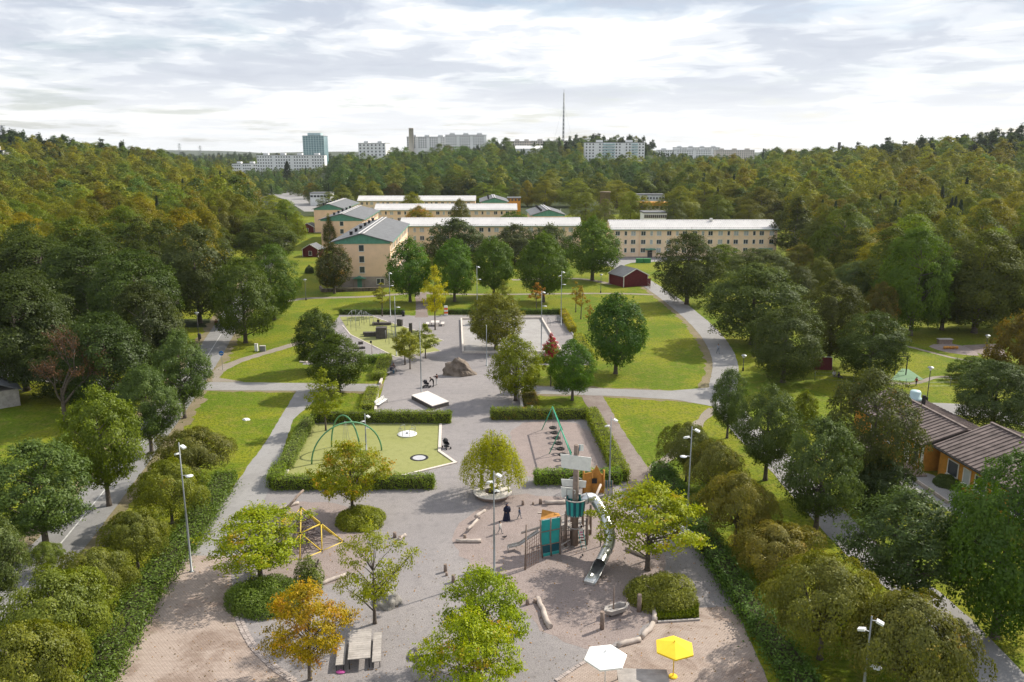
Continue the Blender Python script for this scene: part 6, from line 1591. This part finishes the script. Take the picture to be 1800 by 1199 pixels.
    MB().lathe([(.0, 0), (.47, 0)], 4).mesh('x', M['black']) if False else None
    for i in range(4, len(path) - 2, 6):
        dd = (path[i + 1] - path[i]).normalized(); MB().tube([path[i] - dd * .04, path[i] + dd * .04], .48, 18).build('flange', M['steel'], tube)
    e0, e1 = path[-1], L(1037, 1021, .30); mid_ = e0.lerp(e1, .6); mid_.z = .34
    ch = MB(); dirv = Vector(((e1 - e0).x, (e1 - e0).y, 0)).normalized(); sd = Vector((-dirv.y, dirv.x, 0))
    rings = []
    for p_, hh in ((e0, .45), (mid_, .35), (e1, .24)):
        rings.append([p_ + sd * math.cos(a_) * .45 + Vector((0, 0, -math.sin(a_) * min(.4, max(.28, p_.z - .02)) + (hh - .3))) for a_ in [math.pi * i / 10 for i in range(11)]])
    vs_ = [v for rr in rings for v in rr]; fs = []
    for i in range(2):
        for j in range(10): fs.append((i * 11 + j, i * 11 + j + 1, (i + 1) * 11 + j + 1, (i + 1) * 11 + j))
    ch.add(vs_, fs, 0, True); cho = ch.build('slide_exit', M['slide_steel'], tube); sm_ = cho.modifiers.new('thick', 'SOLIDIFY'); sm_.thickness = .03
    MB().box(L(1036, 1024, .12), (.75, .3, .22), math.atan2(sd.y, sd.x)).build('exit_lip', M['slide_steel'], tube)
    for i in (14, 22): MB().tube([path[i], Vector((path[i].x, path[i].y, -.03))], .05, 6).build('slide_leg', M['steel'], tube)
    # ladder
    la, lb_ = L(1027, 966), L(1021, 935, 1.7)
    for s in (-.2, .2): MB().tube([la + Vector((s, 0, 0)), lb_ + Vector((s, .2, 0))], .03, 6).build('ladder_rail', M['teal'], t)
    for i in range(6): q = la.lerp(lb_ + Vector((0, .2, 0)), (i + .6) / 6.5); MB().tube([q + Vector((-.2, 0, 0)), q + Vector((.2, 0, 0))], .03, 6).build('rung', M['paint'], t)
    # stern house in orange timber
    sc = L(1046, 868); 
    fr = MB(); W = 1.15
    fr.add([(sc.x - W, sc.y, 0), (sc.x + W * .7, sc.y + .2, 0), (sc.x + W * .7, sc.y + .2, 1.9), (sc.x + .55, sc.y + .1, 2.0), (sc.x + .1, sc.y + .1, 2.9), (sc.x - .25, sc.y + .05, 2.2), (sc.x - W, sc.y, 2.05),
            (sc.x - W, sc.y + .12, 0), (sc.x + W * .7, sc.y + .32, 0), (sc.x + W * .7, sc.y + .32, 1.9), (sc.x + .55, sc.y + .22, 2.0), (sc.x + .1, sc.y + .22, 2.9), (sc.x - .25, sc.y + .17, 2.2), (sc.x - W, sc.y + .12, 2.05)],
           [(0, 1, 2, 3, 4, 5, 6), (13, 12, 11, 10, 9, 8, 7)] + [(i, 7 + i, 7 + (i + 1) % 7, (i + 1) % 7) for i in range(7)])
    hs = fr.build('stern_wall', M['orange_wood'], t); MB().box((sc.x - .1, sc.y - .03, 1.35), (.5, .1, .5)).build('opening_shade_block', M['black'], hs)  # black block painted as the shade inside an opening; the wall is uncut
    for x_ in (-W, -.3, W * .7): MB().tube([(sc.x + x_, sc.y + .05, -.05), (sc.x + x_, sc.y + .05, 2.45)], .09, 7).build('post', M['orange_wood'], t)
    MB().tube([L(1042, 884, 1.6), L(1056, 852, 2.4)], .12, 8).build('spar', M['log'], t)
    for i in range(7): MB().tube([(sc.x + .9 + i * .12, sc.y - .4, 0), (sc.x + .9 + i * .12, sc.y - .3, 1.5)], .04, 6).build('paling', M['darkteal' if i % 2 else 'timber'], t)
    dome = MB(); dc = L(1011, 853, .9)
    for i in range(8):
        a = math.pi * i / 8
        dome.tube([dc + Vector((math.cos(a) * math.cos(p_) * .95, math.sin(a) * math.cos(p_) * .95, math.sin(p_) * .8)) for p_ in [math.pi * j / 12 for j in range(13)]], .02, 4, cap=False)
    for z_ in (.15, .45, .75):
        rr = .95 * math.cos(z_ * 1.2); dome.tube([dc + Vector((rr * math.cos(a), rr * math.sin(a), .8 * math.sin(z_ * 1.2))) for a in [2 * math.pi * j / 20 for j in range(21)]], .02, 4, cap=False)
    dome.build('rope_dome', M['steel'], t)
ship()
# ---------------------------------------------------------------- climbing area, rink, ramp
def timber_block(label, px, size, rz, h, name='timber_block'):
    p = P(*px); t = thing(name, label, 'climbing block', p, rz); n = max(3, int(size[0] / .3)); me = MB().box((0, 0, h / 2), (size[0] / n - .02, size[1], h)).mesh('sleeper', M['darktimber'])
    for i in range(n): link('sleeper', me, t, (-size[0] / 2 + size[0] * (i + .5) / n, 0, brng.uniform(-.03, .03)))
    return t
timber_block('tall dark timber block in the climbing area', (671, 594), (1.9, 1.6), R(4), 2.0)
timber_block('low dark timber wall left of the tall block', (652, 591), (2.4, .9), R(4), .8)
timber_block('small low timber step at the far left of the wall', (643, 588), (1.0, .8), R(10), .45)
timber_block('flat dark timber deck behind the tall block', (671, 571), (3.6, 1.3), R(8), .5)
timber_block('dark timber frame wall at the right of the climbing area', (703, 573), (1.2, .4), R(-30), 1.3)
timber_block('upright dark timber post wall right of the thin trees', (722, 585), (.6, .5), R(0), 1.8)
timber_block('low concrete coloured block seat left of the rubber', (634, 605), (.75, .6), R(20), .45, 'seat_block')
timber_block('long low seat block left of the rubber', (632, 613), (1.9, .6), R(8), .35, 'seat_block')
def bars():
    t = thing('parkour_bars', 'thin steel climbing bars standing on the upper green rubber', 'climbing bars', P(650, 575)); o = t.location
    pts = [(611, 572, 1.9), (617, 578, 1.9), (626, 582, 2.6), (632, 573, 2.6), (619, 567, 2.4), (640, 571, 2.4), (644, 567, 2.2), (650, 572, 2.0), (657, 575, 2.2), (626, 565, 2.3), (636, 568, 2.5), (684, 605, 2.6), (693, 610, 2.7), (678, 602, 2.2), (689, 588, 2.2), (694, 585, 2.2)]
    W = []
    for x, y, h in pts:
        q = P(x, y) - o; MB().tube([q, q + Vector((0, 0, h))], .035, 6).build('upright', M['steel'], t); W.append(q + Vector((0, 0, h)))
    for a, b in ((0, 4), (4, 9), (9, 10), (10, 3), (3, 2), (2, 1), (5, 6), (6, 7), (7, 8), (10, 8), (11, 12), (13, 11), (14, 15), (4, 8)):
        MB().tube([W[a], W[b]], .03, 6).build('bar', M['steel'], t)
bars()
def rink():
    c = [P(811, 562), P(951.5, 560.5), P(987, 621), P(814, 621)]; t = thing('rink_border', 'low pale board border round the gravel rink', 'border', c[3]); o = c[3]
    for i in range(4):
        a, b = c[i] - o, c[(i + 1) % 4] - o; n = max(3, int((b - a).length / 2.2)); d = (b - a) / n; 
        me = MB().beam((0, 0, .2), d * .992 + Vector((0, 0, .2)), .3, .4).mesh('board', M['kerb_pink'])
        st = .16 * d.normalized()
        for j in range(n): link('board', me, t, a + d * j + (st * .0 if i % 2 else st * .99))
rink()
tag(MB().tube([(0, 0, 0), (0, 0, 1.3), (.35, -1.9, 1.3), (.35, -1.9, 0)], .04, 6).build('steel_rail', M['steel'], None, P(963, 570)), 'bent steel handrail right of the rink', 'rail')
def ramp():
    a, b = P(916, 682), P(922, 722); t = thing('concrete_ramp', 'concrete ramp walls at the right plaza edge', 'ramp', a); o = a; d = b - a
    for off in (-.3, .95): MB().beam(Vector((off, 0, .3)), d + Vector((off, 0, .3)), .3, .6).build('ramp_wall', M['kerb_pink'], t)
    MB().beam(Vector((.32, 0, .12)), d + Vector((.32, 0, .12)), .92, .16).build('ramp_floor', M['kerb'], t)
ramp()
# ---------------------------------------------------------------- signs, boxes, bins
t = thing('cycle_sign', 'round blue sign on a thin post beside the trail', 'sign', P(391.5, 650)); zs_ = ztop(P(391.5, 650), 621)
MB().tube([(0, 0, 0), (0, 0, zs_ + .3)], .03, 6).build('post', M['steel'], t)
sg = MB(); sg.tube([(0, -.04, zs_), (0, -.07, zs_)], .36, 20); sgo = sg.build('sign_face', M['blue_sign'], t)
for x_ in (-.15, .12): MB().box((x_, -.075, zs_ - .02), (.14, .012, .16)).build('symbol', M['paint'], sgo)
t = thing('utility_box', 'slim pale utility cabinet on the lawn by the trail', 'cabinet', P(451, 617)); MB().box((0, 0, .6), (.5, .35, 1.2)).build('cabinet', M['paint'], t); MB().box((0, 0, 1.23), (.56, .42, .06)).build('lid', M['kerb'], t)
t = thing('utility_box', 'wide grey utility cabinet right of the pale one', 'cabinet', P(462, 617.5)); MB().box((0, 0, .45), (.95, .45, .9)).build('cabinet', M['steel'], t); MB().box((0, 0, .93), (1.0, .5, .06)).build('lid', M['kerb'], t)
t = thing('road_barrier', 'orange and white road barrier under the left ash trees', 'barrier', P(211, 682), R(18))
for i in range(7): MB().box((-.75 + i * .25, 0, .9), (.22, .04, .3)).build('stripe', M['orange' if i % 2 == 0 else 'paint'], t)
for s in (-.7, .7): MB().tube([(s, 0, 0), (s, .06, 1.1)], .03, 6).build('leg', M['steel'], t)
MB().box((0, .05, .9), (1.76, .04, .34)).build('backing', M['orange'], t)
def bin_(label, px, h=1.0, m='black'):
    t = thing('litter_bin', label, 'bin', P(*px)); MB().lathe([(0, 0), (.26, 0), (.3, h * .85), (.26, h * .87), (0, h * .6)], 12).build('body', M[m], t); MB().lathe([(.33, h * .88), (.28, h), (0, h * 1.05)], 12).build('lid', M[m], t)
bin_('black litter bin at the end of the back hedge', (709, 556), 1.1); bin_('dark litter bin on the plaza by the young trees', (750, 582), .9); bin_('black litter bin by the shaded cycle path lantern', (351, 596), 1.0)
for i in range(1):
    t = thing('striped_post', 'red and white striped marker stand at the plaza entrance', 'marker', P(784, 555)); 
    for j in range(5): MB().box((0, 0, .25 + j * .4), (.7, .35, .38)).build('stripe', M['orange' if j % 2 else 'paint'], t)
t = thing('basket_hoop', 'thin wooden post with black box left of the climbing area', 'post', P(654, 624)); MB().tube([(0, 0, 0), (0, 0, 2.2)], .06, 6).build('post', M['log'], t); MB().box((-.1, 0, 2.2), (.3, .25, .35)).build('box', M['black'], t)
t = thing('litter', 'pink plastic bag on the gravel under the left bench', 'bag', P(599, 1183)); MB().sphere((0, 0, .07), .26, 10, 6, sc=(1.2, .6, .35)).build('bag', plain('pink_plastic', (.6, .12, .38)), t); MB().tube([(-.2, 0, .1), (0, .05, .2), (.2, 0, .1)], .02, 5).build('handle', plain('pink_plastic', (.6, .12, .38)), t)
# green containers by the right flats
t = thing('green_container', 'low green containers on the drive before the right peach block', 'container', P(1131, 462)); 
for i in range(2): MB().box((-1.2 + i * 2.3, 0, .6), (2.1, 1.2, 1.2)).build('bin_body', plain('bin_green', (.05, .22, .08)), t); MB().box((-1.2 + i * 2.3, 0, 1.24), (2.2, 1.3, .08)).build('lid', plain('bin_green', (.05, .22, .08)), t)
# right play lawn things
def goal():
    t = thing('ball_wall', 'small dark red ball wall with white frame under the right trees', 'goal', P(1446, 650), R(-8))
    MB().box((0, 0, .95), (2.6, .12, 1.9), rx=-.25).build('panel', plain('maroon', (.13, .025, .03)), t)
    for s in (-1.33, 1.33): MB().tube([(s, -.12, 0), (s, .35, 1.95)], .05, 6).build('frame', M['paint'], t)
    MB().tube([(-1.33, .35, 1.95), (1.33, .35, 1.95)], .05, 6).build('frame', M['paint'], t)
    MB().tube([(-1.3, .35, 1.9), (-1.3, 1.4, 0)], .05, 6).build('strut', M['timber'], t); MB().tube([(1.3, .35, 1.9), (1.3, 1.4, 0)], .05, 6).build('strut', M['timber'], t)
goal()
t = thing('swing_posts', 'two dark upright posts of a small swing on the mint rubber', 'swing', P(1581, 659))
for x_ in (-.75, .95): MB().tube([(x_, 0, 0), (x_, 0, 2.9)], .09, 7).build('post', M['darktimber'], t)
MB().tube([(-.9, 0, 2.85), (1.1, 0, 2.85)], .07, 7).build('beam', M['darktimber'], t)
for x_ in (-.25, .35): MB().tube([(x_, 0, 2.8), (x_, 0, .6)], .012, 4).build('chain', M['steel'], t)
MB().box((.05, 0, .58), (.62, .25, .05)).build('seat', M['blackrub'], t)
t = thing('wire_fence', 'thin wire mesh fence on posts along the kindergarten lawn', 'fence', P(1520, 676)); o = t.location
fp = [P(1432, 668), P(1500, 672), P(1560, 677), P(1592, 681), P(1670, 680), P(1740, 678)]
for q in fp: MB().tube([q - o, q - o + Vector((0, 0, 1.3))], .035, 6).build('post', M['steel'], t)
for a, b in zip(fp, fp[1:]):
    for z_ in (.15, .7, 1.25): MB().tube([a - o + Vector((0, 0, z_)), b - o + Vector((0, 0, z_))], .012, 4).build('wire', M['steel'], t)
t = thing('spring_toy', 'orange spring toy in the right sand pit', 'play toy', P(1671, 614)); 
for i in range(5): MB().sphere((-1 + i * .5, .1 * (i % 2), .3), .33, 8, 5, sc=(1, .7, .8)).build('segment', M['orange_wood'], t)
t = thing('wall_block', 'low brown block wall behind the right sand pit', 'wall', P(1660, 604)); MB().box((0, 0, .4), (2.3, .7, .8)).build('body', M['timber'], t); MB().box((0, 0, .84), (2.5, .9, .08)).build('cap', M['kerb'], t)
# picket fence and allotment beds
def pickets(label, a, b, n, h, m):
    A, B = P(*a), P(*b); t = thing('picket_fence', label, 'fence', A); me = MB().box((0, 0, h / 2), (.09, .03, h)).mesh('picket', M[m]); d = (B - A)
    for i in range(n): link('picket', me, t, d * (i / (n - 1)), math.atan2(d.y, d.x))
    for z_ in (.3, h - .25): MB().beam(Vector((0, .04, z_)), d + Vector((0, .04, z_)), .04, .08).build('rail', M[m], t)
pickets('pale picket fence under the trees at the left edge', (-15, 648), (40, 643), 44, 1.1, 'weathered')
pickets('brown rail fence along the allotments right of the red shed', (1143, 508), (1112, 478), 40, 1.1, 'timber')
# ---------------------------------------------------------------- people (skinned skeletons)
def person(label, base, face, H=1.7, pose='stand', top=(.1, .1, .12), legs=(.05, .06, .09), hair='hair', name='person', skin='skin', z=0.0, child=False):
    s = H / 1.7; hd = 1.0 if not child else 1.22
    J = {}
    def set_(**k_): J.update({a: Vector(b) for a, b in k_.items()})
    set_(pel=(0, 0, .92), spi=(0, 0, 1.12), che=(0, .0, 1.34), nec=(0, 0, 1.47), hea=(0, -.02, 1.58), cro=(0, -.01, 1.68),
         shl=(.18, 0, 1.40), ell=(.24, .0, 1.13), wrl=(.25, -.05, .88), hal=(.25, -.08, .78), shr=(-.18, 0, 1.40), elr=(-.24, 0, 1.13), wrr=(-.25, -.05, .88), har=(-.25, -.08, .78),
         hil=(.09, 0, .88), knl=(.10, -.02, .50), anl=(.10, .02, .09), fol=(.11, -.16, .04), hir=(-.09, 0, .88), knr=(-.10, -.02, .50), anr=(-.10, .02, .09), for_=(-.11, -.16, .04))
    if pose == 'walk': set_(knl=(.10, -.16, .52), anl=(.10, -.22, .10), fol=(.11, -.40, .06), knr=(-.10, .08, .50), anr=(-.10, .30, .12), for_=(-.11, .16, .04), ell=(.24, .1, 1.14), wrl=(.25, .12, .9), hal=(.25, .1, .8), elr=(-.24, -.1, 1.14), wrr=(-.25, -.24, .95), har=(-.25, -.31, .88))
    if pose == 'reach': set_(ell=(.25, -.18, 1.24), wrl=(.2, -.4, 1.32), hal=(.19, -.5, 1.34), elr=(-.25, -.18, 1.24), wrr=(-.2, -.4, 1.32), har=(-.19, -.5, 1.34))
    if pose == 'bend': set_(spi=(0, -.1, 1.1), che=(0, -.28, 1.24), nec=(0, -.38, 1.31), hea=(0, -.47, 1.36), cro=(0, -.52, 1.43), shl=(.18, -.3, 1.26), shr=(-.18, -.3, 1.26), ell=(.22, -.4, 1.02), elr=(-.22, -.4, 1.02), wrl=(.18, -.52, .85), wrr=(-.18, -.52, .85), hal=(.16, -.57, .78), har=(-.16, -.57, .78))
    if pose == 'sit':
        dz = -.42
        for k_ in ('pel', 'spi', 'che', 'nec', 'hea', 'cro', 'shl', 'ell', 'wrl', 'hal', 'shr', 'elr', 'wrr', 'har', 'hil', 'hir'): J[k_].z += dz
        set_(knl=(.12, -.42, .50), anl=(.12, -.44, .09), fol=(.12, -.62, .04), knr=(-.12, -.42, .50), anr=(-.12, -.40, .09), for_=(-.12, -.58, .04), ell=(.25, -.12, .72), wrl=(.16, -.34, .62), hal=(.12, -.42, .60), elr=(-.25, -.12, .72), wrr=(-.16, -.34, .62), har=(-.12, -.42, .60))
        for k_ in ('che', 'nec', 'hea', 'cro', 'shl', 'shr'): J[k_].y -= .08
    if pose == 'ground':
        for k_ in ('pel', 'spi', 'che', 'nec', 'hea', 'cro', 'shl', 'ell', 'wrl', 'hal', 'shr', 'elr', 'wrr', 'har', 'hil', 'hir'): J[k_].z -= .76
        set_(knl=(.16, -.36, .34), anl=(.12, -.62, .09), fol=(.12, -.78, .06), knr=(-.16, -.36, .30), anr=(-.12, -.66, .09), for_=(-.12, -.82, .06), ell=(.27, .06, .36), wrl=(.2, -.2, .32), hal=(.16, -.28, .33), elr=(-.27, .06, .36), wrr=(-.2, -.2, .32), har=(-.16, -.28, .33))
    if pose == 'climb': set_(ell=(.2, -.2, 1.5), wrl=(.16, -.34, 1.68), hal=(.15, -.36, 1.76), elr=(-.2, -.2, 1.4), wrr=(-.16, -.36, 1.5), har=(-.15, -.38, 1.57), knl=(.1, -.3, .72), anl=(.1, -.18, .36), fol=(.1, -.34, .33))
    RD = dict(pel=.15, spi=.135, che=.155, nec=.06, hea=.098 * hd, cro=.075 * hd, shl=.075, ell=.048, wrl=.034, hal=.04, shr=.075, elr=.048, wrr=.034, har=.04, hil=.098, knl=.065, anl=.045, fol=.04, hir=.098, knr=.065, anr=.045, for_=.04)
    E = [('pel', 'spi'), ('spi', 'che'), ('che', 'nec'), ('nec', 'hea'), ('hea', 'cro'), ('che', 'shl'), ('shl', 'ell'), ('ell', 'wrl'), ('wrl', 'hal'), ('che', 'shr'), ('shr', 'elr'), ('elr', 'wrr'), ('wrr', 'har'), ('pel', 'hil'), ('hil', 'knl'), ('knl', 'anl'), ('anl', 'fol'), ('pel', 'hir'), ('hir', 'knr'), ('knr', 'anr'), ('anr', 'for_')]
    keys = list(J); me = bpy.data.meshes.new('tmp'); me.from_pydata([J[k_] * s for k_ in keys], [(keys.index(a), keys.index(b)) for a, b in E], [])
    tmp = bpy.data.objects.new('tmp', me); COL.objects.link(tmp)
    tmp.modifiers.new('skin', 'SKIN'); 
    sv = me.skin_vertices[0].data
    for i, k_ in enumerate(keys): fat = 1.0 if k_ in ('nec', 'hea', 'cro', 'hal', 'har') else 1.22; sv[i].radius = (RD[k_] * s * fat, RD[k_] * s * fat); sv[i].use_root = (k_ == 'pel')
    sd = tmp.modifiers.new('sub', 'SUBSURF'); sd.levels = 2
    dg = bpy.context.evaluated_depsgraph_get(); dg.update()
    out = bpy.data.meshes.new_from_object(tmp.evaluated_get(dg)); bpy.data.objects.remove(tmp); bpy.data.meshes.remove(me)
    cols = [plain('cloth_%02d%02d%02d' % tuple(int(c * 99) for c in top), top), plain('cloth_%02d%02d%02d' % tuple(int(c * 99) for c in legs), legs), M[skin], M['hair'], plain('shoe', (.03, .03, .03))]
    out.materials.clear()
    for c in cols: out.materials.append(c)
    grp = dict(pel=1, hil=1, hir=1, knl=1, knr=1, anl=1, anr=1, fol=4, for_=4, hal=2, har=2, nec=2, hea=2, cro=3)
    P3 = np.array([J[k_] * s for k_ in keys]); mi = []
    for f in out.polygons:
        c = np.array(f.center); i = int(np.argmin(((P3 - c) ** 2).sum(1))); g = grp.get(keys[i], 0)
        if keys[i] == 'hea' and c[1] > (J['hea'].y * s + .02): g = 3
        mi.append(g); 
    out.polygons.foreach_set('material_index', mi); out.polygons.foreach_set('use_smooth', [True] * len(mi))
    root = thing(name, label, 'person', (base.x, base.y, z), face)
    link('body', out, root)
    hc = J['hea'] * s; b = MB(); b.sphere((hc.x, hc.y + .035 * s, hc.z + .05 * s), .108 * s * hd, 12, 8, sc=(.95, 1, .95)); b.build('hair', M[hair], root)
    fc = MB(); 
    for sx in (-1, 1): fc.sphere((hc.x + sx * .035 * s, hc.y - .098 * s * hd, hc.z + .02), .012 * s, 6, 4)
    fc.build('eyes', M['black'], root); MB().sphere((hc.x, hc.y - .108 * s * hd, hc.z - .012), .016 * s, 6, 4, sc=(.8, 1, 1.3)).build('nose', M[skin], root)
    MB().box((hc.x, hc.y - .098 * s * hd, hc.z - .05 * s), (.045 * s, .012, .01)).build('mouth', plain('lips', (.3, .1, .09)), root)
    return root
def veiled(label, base, face, H=1.65):
    t = thing('person', label, 'person', base, face); dk = plain('navy_robe', (.012, .016, .04))
    n = 18; b = MB()
    prof = [(.36, 0.02), (.33, .25), (.27, .6), (.23, .95), (.24, 1.15), (.245, 1.32), (.15, 1.43), (.105, 1.48), (.13, 1.56), (.115, 1.64), (.05, 1.69), (0, 1.70)]
    vs_, fs = [], []
    for i, (r, z) in enumerate(prof):
        for j in range(n):
            a = 2 * math.pi * j / n; fold = 1 + (.09 * math.sin(a * 6 + i * .3) if z < 1.1 else .02 * math.sin(a * 5)) 
            vs_.append((r * fold * math.cos(a) * 1.05 * H / 1.7, r * fold * math.sin(a) * .82 * H / 1.7 + (.06 * (1 - z / 1.3) if z < 1.3 else 0), z * H / 1.7))
    for i in range(len(prof) - 1):
        for j in range(n): fs.append((i * n + j, i * n + (j + 1) % n, (i + 1) * n + (j + 1) % n, (i + 1) * n + j))
    b.add(vs_, fs, 0, True); b.build('robe', dk, t)
    MB().sphere((0, -.075, 1.53), .075, 12, 8, sc=(.8, .6, 1)).build('face', M['skin'], t)
    for s in (-1, 1):
        MB().tube([(s * .22, 0, 1.3), (s * .29, -.04, 1.05), (s * .2, -.18, .88)], [.085, .085, .075], 8).build('sleeve', dk, t)
        MB().sphere((s * .18, -.22, .87), .04, 8, 6, sc=(.8, 1.2, .7)).build('hand', M['skin'], t)
    return t
veiled('woman in a long dark blue robe and veil on the play sand', P(891, 915), R(25))
person('child in a dark jacket walking right of the woman in the blue robe', P(913, 912), R(80), 1.1, 'walk', (.05, .07, .12), (.25, .25, .27), child=True)
person('child in pale clothes left of the lamp on the play sand', P(879, 938), R(60), 1.15, 'walk', (.6, .58, .55), (.35, .33, .33), child=True)
person('girl with pink skirt climbing the pirate ship ladder', P(1021, 962), R(180), 1.2, 'climb', (.65, .6, .58), (.55, .16, .28), child=True, z=.75)
person('person in jeans and white top sitting nearer on the plaza bench', P(687.5, 656.5), R(70), 1.7, 'sit', (.03, .035, .06), (.06, .14, .2))
person('person in brown jacket and pale trousers sitting behind on the plaza bench', P(691, 652), R(70), 1.7, 'sit', (.13, .07, .06), (.5, .48, .46))
person('person in black bending over the stroller on the plaza', P(762, 680), R(-80), 1.65, 'bend', (.015, .015, .018), (.02, .02, .022))
person('person in dark brown top and white trousers standing by the stroller', P(768, 677), R(-110), 1.65, 'reach', (.05, .02, .02), (.55, .54, .53))
person('person in grey walking on the curved path bend', P(1262, 622), R(10), 1.7, 'walk', (.3, .33, .38), (.2, .22, .26))
person('small person in dark clothes on the trail by the right hawthorns', P(1159, 828), R(20), 1.3, 'stand', (.08, .03, .05), (.03, .03, .03))
person('person in bright blue jacket walking at the left edge', P(10, 651), R(-80), 1.75, 'walk', (.03, .35, .6), (.03, .03, .03))
person('child in red walking on the trail behind the kindergarten', P(1610, 678), R(-60), 1.25, 'walk', (.4, .06, .04), (.03, .03, .03), child=True)
person('person in white sitting on the grass near the red ball wall', P(1466, 661), R(0), 1.6, 'ground', (.6, .6, .62), (.1, .11, .14))
person('person in dark clothes on the grass near the red ball wall', P(1474, 664), R(30), 1.6, 'ground', (.03, .03, .05), (.05, .05, .06))
person('walker in dark red on the shaded cycle path', P(381, 577), R(170), 1.75, 'walk', (.14, .03, .03), (.02, .02, .025))
person('walker in dark clothes farther up the shaded cycle path', P(388, 568), R(170), 1.7, 'walk', (.05, .03, .04), (.03, .03, .03))
person('person in dark red sitting behind the maple at the right bench', P(1192, 944), R(-58), 1.6, 'sit', (.09, .015, .02), (.03, .03, .04))
person('person in black sitting on the flat dark timber deck', P(665, 571), R(20), 1.6, 'sit', (.02, .02, .025), (.02, .02, .025), z=.05)
# pigeons on the sand
def pigeon(label, px, rz):
    t = thing('pigeon', label, 'bird', P(*px), rz); g = plain('bird_grey', (.04, .04, .045))
    b = MB(); b.tube([(0, .24, .15), (0, .13, .16), (0, .0, .16), (0, -.1, .2), (0, -.15, .27), (0, -.17, .31)], [.02, .06, .085, .06, .042, .03], 9); b.build('body', g, t)
    MB().tube([(0, -.19, .305), (0, -.235, .295)], [.014, .004], 5).build('beak', M['black'], t)
    for s in (-.03, .03): MB().tube([(s, 0, .1), (s, 0, 0)], .008, 4).build('leg', plain('bird_leg', (.3, .08, .06)), t)
for i, q in enumerate([(1024, 979), (887, 947)]): pigeon(('dark pigeon on the sand in front of the pirate ship mast', 'dark pigeon at the end of the small steel slide')[i], q, i * 1.4)
# ---------------------------------------------------------------- parked cars
def car(label, loc, rz, col):
    t = thing('parked_car', label, 'car', loc, rz, 'cars in the far car park')
    pts = [(-2.1, .3), (-2.15, .75), (-1.3, .9), (-.7, 1.4), (.9, 1.42), (1.7, .95), (2.1, .85), (2.15, .3)]; n = len(pts); b = MB()
    b.add([(x, -.85 * (1 if z < 1 else .82), z) for x, z in pts] + [(x, .85 * (1 if z < 1 else .82), z) for x, z in pts], [tuple(range(n)), tuple(range(2 * n - 1, n - 1, -1))] + [(i, n + i, n + (i + 1) % n, (i + 1) % n) for i in range(n)])
    b.build('body', plain('car_paint_' + '%02d%02d%02d' % tuple(int(c * 99) for c in col), col, .3), t)
    g = MB(); g.box((.1, 0, 1.17), (1.9, 1.55, .32)); g.build('glass', M['glass'], t)
    for x_ in (-1.35, 1.35):
        for s in (-1, 1): MB().tube([(x_, s * .7, .32), (x_, s * .9, .32)], .32, 12).build('wheel', M['blackrub'], t)
crng = random.Random(3); cn = {(.7, .7, .7): 'white', (.4, .41, .42): 'silver', (.03, .03, .035): 'black', (.35, .03, .03): 'red', (.05, .09, .25): 'blue'}
k_ = 0
for r_ in range(2):
    for c_ in range(8):
        if crng.random() < .25: continue
        q = P(478 + c_ * 12 + r_ * 6, 336 - r_ * 6, .0); cl_ = crng.choice(list(cn)); k_ += 1
        car(f'{cn[cl_]} car parked in the far car park beyond the left woods', (q.x, q.y, .03), R(80), cl_)
# ---------------------------------------------------------------- haze
hm_ = bpy.data.materials.new('haze_air'); hm_.use_nodes = True; t_ = hm_.node_tree; t_.nodes.clear()
pv = N(t_, 'ShaderNodeVolumePrincipled'); pv.inputs['Color'].default_value = (.86, .92, 1.0, 1); pv.inputs['Density'].default_value = HAZE; pv.inputs['Anisotropy'].default_value = .3
ou = N(t_, 'ShaderNodeOutputMaterial'); t_.links.new(pv.outputs[0], ou.inputs['Volume'])
hb = MB().box((0, 3550, 59), (14400, 8200, 140)); ho = hb.build('haze', hm_); stuff(ho, 'thin pale haze in the air over the park and hills', 'haze')
